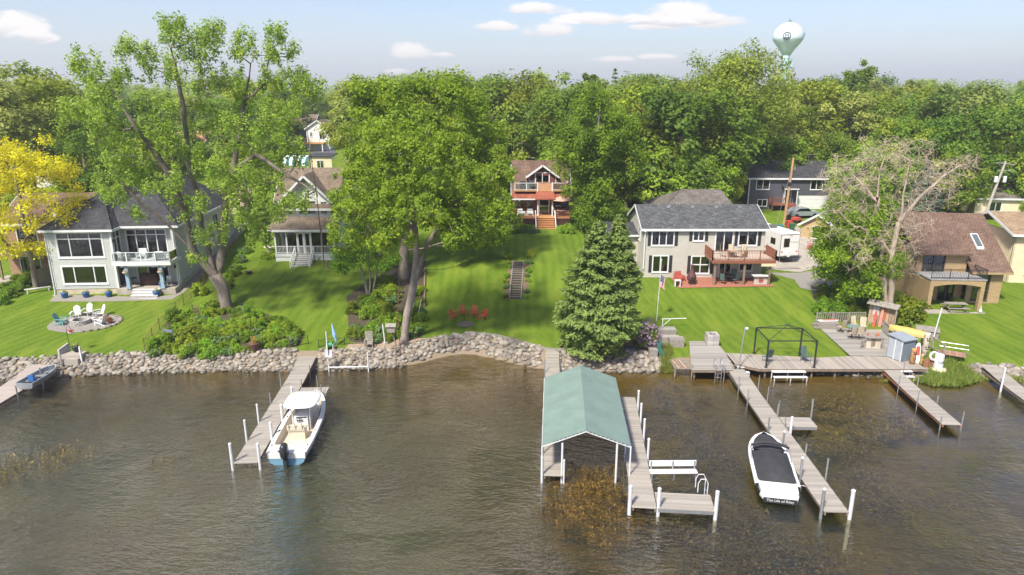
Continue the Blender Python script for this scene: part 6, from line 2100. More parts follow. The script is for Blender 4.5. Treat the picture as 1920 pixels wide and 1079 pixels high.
for (px, top, Y, k, w) in [
        (20, 128, 100, 3, 1.1), (75, 165, 108, 0, 1.1), (120, 205, 118, 2, 1), (-20, 160, 92, 1, 1.2), (60, 200, 125, 1, 1.2), (180, 190, 130, 3, 1.1), (240, 185, 140, 2, 1.1), (300, 178, 150, 0, 1.1),
        (215, 265, 104, 4, 1), (360, 185, 165, 1, 1.1), (420, 188, 150, 2, 1.1), (475, 180, 155, 3, 1), (520, 190, 200, 0, 1.1), (590, 186, 205, 2, 1.1), (668, 165, 120, 3, 1.0), (690, 150, 105, 1, 1.1), (740, 150, 118, 3, 1.1),
        (800, 148, 112, 0, 1.15), (850, 148, 125, 3, 1.1), (905, 152, 118, 2, 1.1), (950, 158, 135, 1, 1.1), (990, 142, 122, 3, 1.1), (1040, 150, 130, 0, 1.1), (1075, 168, 112, 2, 1.1), (1120, 160, 118, 3, 1), (1160, 152, 125, 1, 1.1),
        (1200, 175, 104, 0, 1.1), (1235, 150, 118, 3, 1.05), (1285, 175, 98, 2, 1), (1225, 225, 101, 4, 1.1), (1180, 260, 101, 4, 1.0), (1270, 285, 95, 4, 1.0), (1320, 300, 93, 4, 1.1), (1365, 320, 97, 4, .9), (1310, 325, 94, 4, .7),
        (1430, 170, 112, 1, 1.1), (1475, 190, 116, 3, 1), (1510, 165, 122, 0, 1.15), (1560, 168, 128, 2, 1.1), (1600, 180, 118, 1, 1.1), (1650, 172, 130, 3, 1.1), (1700, 175, 122, 0, 1.1), (1745, 185, 116, 2, 1.1), (1460, 260, 108, 4, 1.1),
        (1520, 265, 110, 4, 1.2), (1580, 255, 108, 2, .95), (1640, 250, 104, 4, 1.2), (1700, 235, 102, 0, .9), (1760, 225, 100, 2, 1), (1810, 160, 110, 1, 1.2), (1850, 190, 106, 3, .9), (1900, 205, 104, 2, 1.1), (1930, 190, 118, 3, 1.1),
        (1805, 285, 99, 4, 1.0), (1945, 300, 97, 4, 1.0), (1770, 290, 96, 4, 1), (1610, 290, 96, 4, .9), (1965, 250, 98, 0, 1), (1690, 300, 92, 4, .9),
        (905, 270, 96, 4, 1), (935, 300, 100, 4, .8), (975, 240, 110, 4, 1), (1060, 230, 100, 4, .9), (655, 345, 88, 4, .8), (495, 262, 118, 4, .8),
        (130, 320, 88, 4, 1.0), (400, 230, 128, 4, 1.1), (330, 240, 125, 4, 1.1), (275, 250, 118, 4, 1.1), (20, 330, 86, 4, .9)]:
    bg_tree(px, top, Y, k, w)
rr = random.Random(9)
for i in range(120):
    Y = rr.uniform(165, 420)
    px = rr.uniform(-120, 2040)
    hh = rr.uniform(11, 19)
    if 540 < px < 660 and Y < 215: Y += 60
    x = (px - 960) / FPX * Y
    g = G(x, Y)
    k = rr.randrange(5)
    c = copy_thing(protos[k], (x, Y, g - .2))
    s = hh / PH[k]
    c.rotation_euler = (0, 0, rr.uniform(0, 6.28))
    c.scale = (s * 1.25, s * 1.25, s)
    tag(c, KIND[k] + ' distant tree on the skyline ' + where(px, 200), 'tree', 'distant trees of the skyline')
# far wooded ridge
rs_ = np.random.RandomState(8)
far = np.array([(rs_.uniform(-900, 1100), rs_.uniform(430, 900), 0) for _ in range(900)])
far[:, 2] = hgt_np(far[:, 0], far[:, 1]) + rs_.uniform(3, 13, 900)
tag(_link(bpy.data.objects.new('far_woods', leaves('far_woods', far, 8.0, 40, 1.4, LEAF_BG, rs_, (0, 600, -100), flat=.8))), 'far off woods along the horizon', 'woods', kind='stuff')
# odd ones out on the skyline
spruce('spruce_tree', 'slim pointed conifer poking above the woodland skyline', Vector((aty(1154, 118, 150).x, 150, G(22, 150))), 20, 3.0, 81, lev=24, nb=7, card=.35, dens=14)
spruce('blue_spruce_tree', 'grey green blue spruce behind the brown shingled house', Vector((aty(1745, 300, 84).x, 84, G(50, 84))), aty(1745, 300, 84).z - G(50, 84), 3.6, 82, mat=LEAF_BLUE, lev=24, card=.2, dens=22)
simple_tree('pine_tree', 'lone open crowned pine standing above the skyline right of the water tower', 1612, 170, 118, 62, 83, LEAF_DARK, 26, 90, .3, base=Vector((aty(1612, 118, 150).x, 150, G(75, 150))), zsq=.2, trunk=.6, lo=.3, crk=.3)
simple_tree('round_tree', 'small dark round treetop left of the pointed conifer on the skyline', 1115, 170, 127, 46, 84, LEAF_DARK, 24, 120, .35, base=Vector((aty(1115, 127, 170).x, 170, G(20, 170))), zsq=.25, trunk=.5)

# ------------------------------------------------------------------ shrubs and bedding
def shrub_mesh(seed, mat, n=26, w=.55, h=.45, per=70, size=.055, rad=.2):
    rs = np.random.RandomState(seed)
    c = shell_points(rs, n, (0, 0, h * .55), (w, w, h), .4, .02, 5, .25)
    return leaves('foliage', c, rad, per, size, mat, rs, (0, 0, 0), flat=.9, up=.5)
def shrub_proto(seed, mat, **k):
    t = thing('shrub', 'x', 'shrub')
    MB().tube([(0, 0, -.1), (0.02, 0, .3), (.1, .05, .6)], [.03, .02, .008], 5).tube([(0, 0, 0), (-.15, .1, .5)], [.02, .008], 4).build('stem', BARK, t)
    _link(bpy.data.objects.new('foliage', shrub_mesh(seed, mat, **k)), t)
    return t
SHP = {'a': shrub_proto(201, LEAF_SHRUB), 'b': shrub_proto(202, LEAF_SHRUB, n=34, h=.6), 'c': shrub_proto(203, LEAF_LIME, n=28, h=.35, w=.65), 'p': shrub_proto(204, LEAF_PALE, n=20, h=.3, w=.6, size=.09, per=40), 'd': shrub_proto(205, LEAF_DARK, n=28)}
SHKIND = {'a': 'rounded', 'b': 'tall', 'c': 'lime green', 'p': 'pale large leaved', 'd': 'deep green'}
SHU = set()
def shrub(key, loc, s, label, group=None, name='shrub'):
    if key not in SHU:
        o = SHP[key]; SHU.add(key); o.location = loc
    else:
        o = copy_thing(SHP[key], loc)
    o.name = name
    q = random.Random(int(loc[0] * 91 + loc[1] * 57))
    o.rotation_euler = (0, 0, q.uniform(0, 6.28))
    o.scale = (s * q.uniform(.85, 1.2), s * q.uniform(.85, 1.2), s * q.uniform(.8, 1.15))
    return tag(o, label, 'shrub', group)
def inside(x, y, P):
    c = False
    for i in range(len(P)):
        (x1, y1), (x2, y2) = P[i - 1], P[i]
        if (y1 > y) != (y2 > y) and x < (x2 - x1) * (y - y1) / (y2 - y1) + x1: c = not c
    return c
def plant_bed(P, n, keys, s0, s1, label, group, seed):
    q = random.Random(seed)
    xs = [p[0] for p in P]; ys = [p[1] for p in P]
    pts = []
    tries = 0
    while len(pts) < n and tries < 6000:
        tries += 1
        x, y = q.uniform(min(xs), max(xs)), q.uniform(min(ys), max(ys))
        if not inside(x, y, P): continue
        p = at(x, y)
        if any((p - o).length < .45 for o in pts): continue
        pts.append(p)
        k = q.choice(keys)
        shrub(k, p, q.uniform(s0, s1), SHKIND[k] + ' ' + label, group)
plant_bed([(275, 665), (332, 592), (395, 580), (470, 586), (540, 610), (565, 630), (550, 648), (470, 660), (380, 668)], 125, 'aabbccpd', .7, 1.3, 'perennial in the shore garden below the forked old tree', 'plants of the shore garden', 1)
plant_bed([(662, 640), (660, 565), (700, 540), (740, 515), (745, 560), (748, 640)], 38, 'aabbdp', .85, 1.5, 'shrub in the planted strip left of the leaning trunk', 'shrubs of the planted strip', 2)
plant_bed([(760, 635), (768, 560), (790, 520), (793, 600), (786, 638)], 14, 'aacp', .7, 1.1, 'bedding plant between the leaning trunk and the mown lawn', 'plants beside the leaning trunk', 3)
plant_bed([(485, 490), (520, 485), (552, 486), (550, 474), (520, 474), (490, 480)], 12, 'ac', .6, .9, 'low plant in front of the white cottage porch', 'plants below the white porch', 4)
plant_bed([(590, 488), (640, 486), (640, 474), (600, 474)], 8, 'ab', .7, 1.1, 'shrub right of the white cottage steps', 'shrubs right of the white steps', 5)
plant_bed([(415, 545), (470, 445), (490, 412), (497, 412), (480, 450), (432, 545)], 26, 'abdp', .7, 1.1, 'shrub in the border between the grey house and the cottage lawn', 'border shrubs by the cottage lawn', 6)
plant_bed([(0, 575), (75, 530), (75, 515), (40, 520), (0, 545)], 20, 'ddb', .9, 1.4, 'hedge shrub at the foot of the wooden fence', 'hedge shrubs left of the grey house', 7)
plant_bed([(955, 438), (1000, 438), (1000, 432), (965, 430)], 9, 'aap', .9, 1.3, 'bush below the cottage deck left of its broad steps', 'bushes left of the broad steps', 8)
plant_bed([(1046, 438), (1072, 438), (1072, 430), (1048, 432)], 6, 'aap', .9, 1.2, 'bush below the cottage deck right of its broad steps', 'bushes right of the broad steps', 9)
plant_bed([(1200, 515), (1225, 516), (1222, 502), (1204, 500)], 7, 'abp', .7, 1.0, 'plant beside the boulder at the ranch house corner', 'plants at the ranch house corner', 10)
plant_bed([(1530, 585), (1590, 612), (1650, 590), (1600, 540), (1540, 545)], 22, 'abd', .8, 1.5, 'wild shrub in the gully behind the angled deck', 'wild shrubs in the gully', 11)
for (px, py, s, lb) in [(1700, 600, 3.2, 'large rounded light green bush behind the upturned yellow canoe'), (375, 552, 1.5, 'bright green shrub at the fence by the forked trunk'), (355, 640, 1.9, 'big fresh green bush in the middle of the shore garden'),
                        (396, 668, 1.3, 'low lime green mound at the front of the shore garden'), (1792, 570, 1.1, 'small bush with pale flowers under the brown house balcony')]:
    shrub('a' if s > 1.4 else 'c', at(px, py), s, lb)
# lilac in bloom beside the mulch bed
def lilac():
    b = at(1211, 654)
    rs = np.random.RandomState(91)
    t = thing('lilac_bush', 'round lilac bush covered in mauve blossom beside the green netting', 'bush', b)
    MB().tube([(0, 0, -.1), (.1, 0, .8)], [.07, .03], 5).tube([(.1, 0, 0), (-.4, .2, .9)], [.06, .02], 5).build('stem', BARK, t)
    c = shell_points(rs, 60, (0, 0, 1.05), (1.15, 1.05, 1.0), .4, .1, 5, .15)
    _link(bpy.data.objects.new('foliage', leaves('foliage', c, .3, 60, .07, LEAF_DARK, rs, (0, 0, .8))), t)
    c = shell_points(rs, 230, (0, 0, 1.12), (1.22, 1.12, 1.05), .88, .35, 5, .15)
    _link(bpy.data.objects.new('blossom', leaves('blossom', c, .12, 16, .045, LILAC, rs, (0, 0, .8))), t)
lilac()
# long shore grass at the point and by the decks
def tall_grass(name, P, n, h, label, seed):
    q = np.random.RandomState(seed)
    xs = [p[0] for p in P]; ys = [p[1] for p in P]
    C = []
    while len(C) < n:
        x, y = q.uniform(min(xs), max(xs)), q.uniform(min(ys), max(ys))
        if inside(x, y, P): C.append(atz(x, y, .45))
    C = np.array([(p.x, p.y, max(G(p.x, p.y), .02)) for p in C])
    hh = h * q.uniform(.5, 1.2, n)
    T = unit(np.array([0, 0, 1.0]) + q.normal(size=(n, 3)) * .45)
    me = cards_mesh(name, C + T * (hh * .8)[:, None], unit(q.normal(size=(n, 3)) * np.array([1, 1, .2])), T, hh, np.full(n, .025), q.uniform(0, 1, n), GRASSBLADE)
    return tag(_link(bpy.data.objects.new(name, me)), label, 'grass', kind='stuff')
tall_grass('shore_grass', [(1725, 708), (1745, 690), (1780, 680), (1820, 690), (1840, 706), (1800, 716), (1750, 714)], 5000, .3, 'long pale grass on the point past the decks', 1)
tall_grass('shore_grass', [(1238, 690), (1242, 660), (1256, 655), (1260, 690)], 1600, .34, 'tall green grass along the green netting', 2)
tall_grass('shore_grass', [(1640, 706), (1725, 708), (1850, 704), (1920, 708), (1920, 700), (1850, 692), (1725, 700)], 1500, .2, 'grass tufts among the stones at the right bank', 3)

# weed beds growing up to just under the surface
def weeds(name, label, blobs, mat, seed, zlo=-.3, zhi=-.025, size=.10):
    rs = np.random.RandomState(seed)
    C = []
    for (px, py, rx, ry, n) in blobs:
        c = atz(px, py, 0)
        e = atz(px + rx, py, 0).x - c.x
        f = abs(atz(px, py - ry, 0).y - c.y)
        k = 40
        kn = rs.normal(size=(k, 2)) * .55
        j = rs.randint(0, k, n)
        q = kn[j] + rs.normal(size=(n, 2)) * .16
        C.append(np.stack([c.x + q[:, 0] * e, c.y + q[:, 1] * f, rs.uniform(zlo, zhi, n)], 1))
    C = np.concatenate(C)
    bed = hgt_np(C[:, 0], C[:, 1])
    C = C[bed < -.18]
    C[:, 2] = np.maximum(C[:, 2], hgt_np(C[:, 0], C[:, 1]) + .05)
    m = len(C)
    Nn = unit(np.array([0, 0, 1.0]) + rs.normal(size=(m, 3)) * .5)
    T = unit(rs.normal(size=(m, 3)) * np.array([1, 1, .4]))
    s = size * rs.uniform(.5, 1.4, m)
    o = _link(bpy.data.objects.new(name, cards_mesh(name, C, Nn, T, s, s * .4, rs.uniform(0, 1, m), mat)))
    return tag(o, label, 'water weed', kind='stuff')
WEED_RUST = leaf_mat('weed_rust', (.10, .065, .012), (.38, .24, .045), .2)
WEED_OCHRE = leaf_mat('weed_ochre', (.14, .11, .02), (.46, .34, .11), .2)
WEED_BROWN = leaf_mat('weed_brown', (.10, .075, .03), (.30, .22, .11), .2)
weeds('water_weed', 'rust brown weed bed in front of the green canopy slip', [(1085, 935, 75, 48, 16000), (1110, 905, 50, 34, 8000), (1060, 960, 45, 25, 4000)], WEED_RUST, 1, zlo=-.16, zhi=-.012)
weeds('water_weed', 'ochre weed drifts between the long dock and the rust red dock', [(1600, 770, 60, 16, 2600), (1645, 800, 60, 14, 2200), (1560, 750, 50, 10, 1200), (1690, 780, 30, 16, 700), (1560, 830, 60, 18, 1500)], WEED_OCHRE, 2, zhi=-.03)
weeds('water_weed', 'golden weed streak in the open water off the wide pale dock', [(60, 862, 80, 22, 3400), (140, 845, 50, 14, 1500), (20, 885, 60, 20, 1500), (320, 858, 30, 8, 350)], WEED_OCHRE, 3, zlo=-.16, zhi=-.012)
weeds('water_weed', 'brown weed haze under the water round the bench platform', [(1280, 1000, 120, 60, 4200), (1330, 850, 60, 60, 2600), (1260, 760, 50, 40, 1800), (1400, 960, 60, 50, 1500), (1650, 900, 90, 50, 2200), (1480, 1020, 120, 40, 2200), (490, 1045, 60, 20, 500), (920, 860, 30, 20, 300), (1020, 1040, 70, 25, 800)], WEED_BROWN, 4, zlo=-.7, zhi=-.15)
# ------------------------------------------------------------------ garden and shore objects
TEAL = M('teal_paint', (.12, .30, .28), .6, .1, 3)
REDPL = M('red_resin', (.52, .07, .055), .5, .1, 3)
TERRA = M('terracotta', (.42, .15, .07), .8, .15, 3)
RUST = M('rust_metal', (.16, .075, .05), .8, .25, 5)
BLUEPOT = M('cobalt_glaze', (.02, .10, .28), .25, .1, 3)
FLOWER = leaf_mat('red_flowers', (.5, .04, .02), (.7, .2, .05), .3)
FLOWERW = leaf_mat('mixed_flowers', (.55, .35, .3), (.75, .65, .3), .3)
BLUEGREY = M('shed_blue_grey', (.17, .20, .235), .6, .08, 2)
YELLOW = M('faded_yellow', (.52, .38, .11), .5, .12, 2, dirt=.2)
PLASTICG = M('green_mesh', (.08, .13, .12), .6, .1, 3)
CORAL = M('coral_cushion', (.36, .09, .06), .9, .1, 3)
BEIGEF = M('beige_fabric', (.46, .38, .27), .9, .12, 4)
GREYWOOD = M('grey_driftwood', (.27, .24, .205), .9, .2, 4, .3, 20, dirt=.25)

def foliage_tuft(parent, c, r, mat, n=40, size=.05, seed=1, name='plant'):
    rs = np.random.RandomState(seed)
    pts = np.array(c) + unit(rs.normal(size=(6, 3))) * r * .5
    me = leaves_small(name, pts, r * .6, n, size, mat, rs)
    return _link(bpy.data.objects.new(name, me), parent)

def adirondack(name, label, loc, rz, mat, group=None):
    t = thing(name, label, 'chair', loc, rz, group)
    for i in range(5): MB().cb((0, -.22 + i * .12, .36 - i * .028), (.55, .105, .025), rx=R(-13)).build('seat_slat', mat, t)
    for i, (x, h) in enumerate(((-.22, .72), (-.11, .82), (0, .86), (.11, .82), (.22, .72))):
        MB().cb((x, .34 + h * .5 * math.sin(R(22)), .25 + h * .5 * math.cos(R(22))), (.10, .025, h), rx=R(-22)).build('back_slat', mat, t)
    for s in (-1, 1):
        MB().box(s * .36 - .07, s * .36 + .07, -.35, .42, .55, .58).build('armrest', mat, t)
        MB().box(s * .32 - .02, s * .32 + .02, -.34, -.24, 0, .55).build('leg', mat, t)
        MB().add([(s * .30 - .02, -.3, .36), (s * .30 + .02, -.3, .36), (s * .30 + .02, .75, .0), (s * .30 - .02, .75, .0), (s * .30 - .02, -.3, .26), (s * .30 + .02, -.3, .26), (s * .30 + .02, .6, -.02), (s * .30 - .02, .6, -.02)],
                 [(0, 1, 2, 3), (7, 6, 5, 4), (0, 4, 5, 1), (1, 5, 6, 2), (2, 6, 7, 3), (3, 7, 4, 0)]).build('leg', mat, t)
    return t
def leaves_small(name, pts, rad, per, size, mat, rs):
    return leaves(name, pts, rad, per, size, mat, rs, pts.mean(0), flat=.9)

# fire pit circle
c = at(152, 606)
drape('gravel_circle', ellipse(c.x + .3, c.y, 3.0, 2.3, 30, .03), GRAVEL, .02, pix=False)
def firepit():
    t = thing('fire_pit', 'round stone block fire pit in the gravel circle', 'fire pit', (c.x, c.y, c.z))
    for row in range(3):
        for k in range(14):
            a = 6.2832 * (k + .5 * (row % 2)) / 14
            piece('block', STONEGREY, t, (.72 * math.cos(a), .72 * math.sin(a), .06 + row * .125), (.22, .31, .118), a)
    MB().lathe([(.58, 0), (.58, .05)], (0, 0, .02), 16).build('ash', M('ash', (.05, .045, .04), .95, .3, 6), t)
firepit()
for (px, py, rz, m, lb) in [(143, 597, 15, WHITE, 'white adirondack chair next to the teal one at the fire pit'), (163, 592, -5, WHITE, 'white adirondack chair squarely behind the fire pit'),
                            (185, 594, -38, WHITE, 'white adirondack chair beside the terracotta pots'), (189, 609, -100, WHITE, 'white adirondack chair turned sideways at the fire pit edge'), (117, 609, 85, TEAL, 'teal adirondack chair facing the fire pit')]:
    p = at(px, py)
    adirondack('adirondack_chair', lb, p, R(rz), m)
p = at(172, 603)
t = thing('footstool', 'small white slatted footstool by the fire pit', 'stool', p)
for i in range(4): MB().box(-.25, .25, -.22 + i * .115, -.12 + i * .115, .3, .325).build('slat', WHITE, t)
for x in (-.2, .2):
    for y in (-.18, .18): MB().box(x - .025, x + .025, y - .025, y + .025, 0, .3).build('leg', WHITE, t)
for i, (px, py, s, lb) in enumerate([(199, 603, 1.0, 'tall terracotta pot among the stones by the fire pit'), (207, 606, .8, 'squat terracotta pot at the gravel edge by the fire pit')]):
    p = at(px, py)
    t = thing('terracotta_pot', lb, 'pot', p)
    MB().lathe([(.16 * s, 0), (.28 * s, .25 * s), (.26 * s, .5 * s), (.17 * s, .62 * s), (.2 * s, .66 * s)], n=12).build('body', TERRA, t, smooth=True)
    MB().lathe([(.14 * s, .6 * s), (.14 * s, .63 * s)], n=10).build('soil', BEDSOIL, t)
for i in range(11):
    a = -1.2 + i * .2
    q = Vector((c.x + .3 + 3.0 * math.cos(a), c.y + 2.3 * math.sin(a), 0))
    o = bpy.data.objects.new('edge_stone', STONES[i % 7])
    _link(o)
    o.location = (q.x, q.y, G(q.x, q.y) + .06); o.scale = (.24, .2, .18); o.rotation_euler = (0, 0, i)
    tag(o, 'loose stone on the rim of the gravel fire circle', 'stone', 'stones round the fire circle')

def pot(label, loc, s, mat, flower, seed, cat='pot', name='flower_pot'):
    t = thing(name, label, cat, loc)
    MB().lathe([(.17 * s, 0), (.25 * s, .12 * s), (.27 * s, .36 * s), (.31 * s, .42 * s), (.31 * s, .46 * s)], n=12).build('body', mat, t, smooth=True)
    foliage_tuft(t, (0, 0, .52 * s), .26 * s, LEAF_MID, 24, .05, seed, 'foliage')
    foliage_tuft(t, (0, 0, .62 * s), .24 * s, flower, 10, .04, seed + 1, 'flowers')
    return t
for i, (px, py, lb) in enumerate([(122, 559, 'cobalt blue pot at the outer corner of the grey lake house wall'), (162, 558, 'cobalt blue pot below the middle of the lower picture window'), (205, 557, 'cobalt blue pot beside the downpipe by the patio'), (294, 556, 'cobalt blue pot right of the white patio steps')]):
    p = at(px, py)
    pot(lb, p, 1.15, BLUEPOT, FLOWERW, 400 + i * 3)
def lh(x, y, z): return HL.matrix_basis @ Vector((x, y, z))
pot('cobalt blue bowl of plants on the patio by the blue column', lh(10.3, -.05, .86), 1.1, BLUEPOT, FLOWERW, 431)
# patio and balcony furniture of the grey lake house
t = thing('covered_grill', 'barbecue under a dark brown cover on the lake house patio', 'grill', lh(8.7, 1.0, .85), R(4))
MB().loft([[(x * s, y * s, z) for x, y in ((-.85, -.35), (.85, -.35), (.9, 0), (.85, .35), (-.85, .35), (-.9, 0))] for z, s in ((.03, 1.02), (.5, .98), (.95, .95), (1.15, .7), (1.22, .35))], close=True).build('cover', M('brown_canvas', (.06, .028, .022), .85, .2, 3, .2, 8), t, smooth=True)
t = thing('patio_table', 'small dark table by the lake house patio door', 'table', lh(7.0, 1.0, .86), R(4))
MB().lathe([(.4, .7), (.4, .73)], n=16).build('table_top', BLACK, t)
for k in range(3): MB().tube([(.28 * math.cos(k * 2.1), .28 * math.sin(k * 2.1), 0), (.1 * math.cos(k * 2.1), .1 * math.sin(k * 2.1), .7)], .02, 5).build('leg', BLACK, t)
def armchair(label, loc, rz, mat, s=1.0, group=None, frame=None):
    t = thing('armchair', label, 'chair', loc, rz, group)
    frame = frame or mat
    MB().box(-.38 * s, .38 * s, -.35 * s, .3 * s, .22 * s, .42 * s).build('seat', mat, t)
    MB().cb((0, .36 * s, .62 * s), (.74 * s, .16 * s, .62 * s), rx=R(-14)).build('backrest', mat, t)
    for q in (-1, 1):
        MB().box(q * .43 * s - .06 * s, q * .43 * s + .06 * s, -.36 * s, .38 * s, .0, .56 * s).build('armrest', frame, t)
    for x in (-.3, .3): MB().box(x * s - .03, x * s + .03, -.3 * s, -.24 * s, 0, .22 * s).build('leg', frame, t)
    return t
CUSH = M('pale_cushion', (.55, .6, .58), .9, .08, 3)
armchair('pale cushioned armchair on the lake house balcony by the inner corner', lh(6.9, .2, 3.62), R(150), CUSH)
armchair('pale cushioned armchair on the lake house balcony near its outer corner', lh(10.3, .3, 3.62), R(200), CUSH)
armchair('pale cushioned armchair against the lake house balcony door', lh(8.2, 1.2, 3.62), R(10), CUSH)
t = thing('bistro_chair', 'white folding chair beside the blue column on the patio', 'chair', lh(10.6, .9, .86), R(20))
MB().box(-.22, .22, -.2, .2, .43, .46).build('seat', WHITE, t)
MB().box(-.22, .22, .18, .21, .5, .9).build('backrest', WHITE, t)
for x in (-.2, .2):
    for y in (-.18, .18): MB().tube([(x, y, 0), (x, -y * .6, .44)], .015, 5).build('leg', WHITE, t)
for x in (7.25 - .05, 10.55 - .0):
    t = thing('hanging_basket', 'hanging flower basket under the lake house balcony', 'planter', lh(x, -.75, 2.6), 0, 'baskets under the balcony')
    MB().lathe([(.05, -.16), (.2, -.02), (.24, .06)], n=10).build('bowl', M('basket', (.6, .55, .45), .8, .1, 3), t)
    MB().tube([(0, 0, .05), (0, 0, .68)], .012, 4).build('hanger', BLACK, t)
    foliage_tuft(t, (0, 0, .12), .22, FLOWERW, 18, .05, 77, 'flowers')
# board fence beside the lake house
def board_fence(label, pts, h, mat, bw=.2, z=None, cat='fence', name='board_fence'):
    t = thing(name, label, cat, pts[0])
    o = Vector(pts[0])
    for a, b in zip(pts, pts[1:]):
        a, b = Vector(a), Vector(b)
        L = (b - a).length
        n = max(1, int(L / bw))
        ang = math.atan2((b - a).y, (b - a).x)
        for i in range(n):
            p = a.lerp(b, (i + .5) / n) - o
            piece('board', mat, t, (p.x, p.y, p.z + h / 2 - .1), (L / n - .015, .03, h + .2), ang)
        MB().beam(a - o + Vector((0, .04, h * .8)), b - o + Vector((0, .04, h * .8)), .05, .09).build('rail', mat, t)
        MB().beam(a - o + Vector((0, .04, h * .25)), b - o + Vector((0, .04, h * .25)), .05, .09).build('rail', mat, t)
    return t
board_fence('short wooden board fence panel between the brick and grey houses', [at(74, 540), at(103, 528)], 1.9, GREYWOOD)
board_fence('free standing grey board fence panel on the lawn behind the ranch house', [at(1196, 388), at(1222, 387)], 1.7, GREYWOOD)
t = thing('trellis_bench', 'low white plank bench at the foot of the board fence', 'bench', at(72, 548), R(35))
MB().box(-1.1, 1.1, -.15, .15, .38, .44).build('seat', WHITE, t)
for x in (-.9, .9): MB().box(x - .05, x + .05, -.14, .14, -.1, .38).build('leg', WHITE, t)

# iron fence from the bank up to the border
def wire_fence(label, P, h=.95, gap=.32, name='iron_fence', rails=(.95, .1), mat=None):
    W = [at(*p) for p in P]
    t = thing(name, label, 'fence', W[0])
    o = W[0].copy()
    mat = mat or RUST
    for a, b in zip(W, W[1:]):
        L = (b - a).length
        for r_ in rails:
            MB().beam(a - o + Vector((0, 0, h * r_)), b - o + Vector((0, 0, h * r_)), .025).build('rail', mat, t)
        n = max(1, round(L / 1.9))
        for i in range(n + 1):
            p = a.lerp(b, i / n) - o
            MB().tube([(p.x, p.y, p.z - .15), (p.x, p.y, p.z + h + .12)], .03, 6).build('post', mat, t)
        m = int(L / gap)
        ang = math.atan2((b - a).y, (b - a).x)
        for i in range(1, m):
            p = a.lerp(b, i / m) - o
            piece('picket', mat, t, (p.x, p.y, p.z + h * .5), (.014, .014, h * .9), ang)
    return t
wire_fence('thin brown iron fence climbing from the bank to the lake house border', [(272, 658), (300, 620), (345, 572), (395, 520), (440, 462)], 1.0)
wire_fence('rusty garden rail around the foot of the forked old tree', [(345, 598), (362, 588), (398, 590)], .8, .6)
wire_fence('low black garden fence at the shore garden corner', [(545, 652), (578, 645)], .6, .2, mat=BLACK)
wire_fence('low black garden fence beside the hose reel and chip bank', [(598, 652), (612, 648), (680, 645)], .6, .2, mat=BLACK)
# blue garden bench in the shore garden
t = thing('garden_bench', 'small blue grey garden bench among the shore garden plants', 'bench', at(313, 638), R(-12))
for i in range(3): MB().box(-.5, .5, -.2 + i * .14, -.09 + i * .14, .42, .445).build('slat', BLUEGREY, t)
MB().box(-.5, .5, .22, .25, .55, .85).build('backrest', BLUEGREY, t)
for x in (-.45, .45): MB().box(x - .03, x + .03, -.2, -.14, 0, .42).box(x - .03, x + .03, .2, .26, 0, .86).box(x - .025, x + .025, -.14, .2, .36, .41).build('leg', BLUEGREY, t)

# landing steps with pot and basket near the rowboat
t = thing('landing_steps', 'pale stone landing block with a leaning slab at the bank', 'steps', at(140, 672))
MB().box(-.75, .75, -.5, .5, -.3, .42).build('block', CONCRETE, t)
MB().box(-.7, .7, -.75, -.48, -.3, .2).build('tread', CONCRETE, t)
MB().add([(-.85, -.4, 0), (-.6, .5, 0), (-.6, .5, 1.1), (-.85, -.4, .85), (-.97, -.4, 0), (-.72, .5, 0), (-.72, .5, 1.1), (-.97, -.4, .85)], [(0, 1, 2, 3), (7, 6, 5, 4), (0, 4, 5, 1), (1, 5, 6, 2), (2, 6, 7, 3), (3, 7, 4, 0)]).build('slab', STONEGREY, t)
MB().box(.78, .88, -.5, -.38, -.2, 1.15).build('side_post', WHITE, t)
p = at(140, 670)
pot('dark pot of pale flowers on the landing block', (p.x + .1, p.y + .15, p.z + .44), .9, M('dark_glaze', (.03, .04, .06), .4, .1, 3), FLOWERW, 441)
t = thing('flower_hook', 'thin iron hook post holding a hanging basket of orange flowers', 'planter', at(133, 660))
MB().tube([(0, 0, -.1), (-.05, 0, 2.0), (.05, 0, 2.2), (.28, 0, 2.1), (.3, 0, 1.9)], .02, 5).build('post', BLACK, t)
MB().lathe([(.06, 1.5), (.2, 1.62), (.22, 1.72)], (.3, 0, 0), 10).build('basket', WHITE, t)
foliage_tuft(t, (.3, 0, 1.8), .22, FLOWER, 22, .05, 451, 'flowers')
# lamp post, planter, statue, fire bowl in the cottage garden
t = thing('spot_light_post', 'thin grey post with a dark spotlight head in the shore garden', 'lamp', at(460, 610))
MB().tube([(0, 0, -.1), (-.06, 0, 1.9)], .03, 6).build('post', METAL, t)
MB().cb((-.1, -.05, 1.95), (.34, .2, .14), rz=.4).build('lamp_head', BLACK, t)
pot('dark wooden tub with a red blooming plant by the stone bank', at(478, 658), 1.5, M('tub_wood', (.12, .06, .04), .8, .2, 4), FLOWER, 461)
p = at(505, 471)
t = thing('statue_fountain', 'pale stone figure standing in a round basin on the cottage lawn', 'statue', p)
MB().lathe([(.3, 0), (.2, .1), (.16, .35), (.55, .45), (.6, .52), (.5, .5), (.05, .48)], n=16).build('basin', M('pale_stone', (.6, .56, .5), .8, .1, 4), t, smooth=True)
MB().lathe([(.15, .48), (.17, .7), (.13, 1.0), (.17, 1.25), (.19, 1.42), (.08, 1.52), (.11, 1.62), (.1, 1.74), (.03, 1.8)], n=12).build('figure', MATS['pale_stone'], t, smooth=True)
t = thing('fire_bowl', 'small dark fire bowl in the middle of the cottage lawn', 'fire bowl', at(466, 514))
MB().lathe([(.2, 0), (.1, .06), (.35, .2), (.4, .26), (.32, .24), (.02, .16)], n=14).build('bowl', BLACK, t, smooth=True)
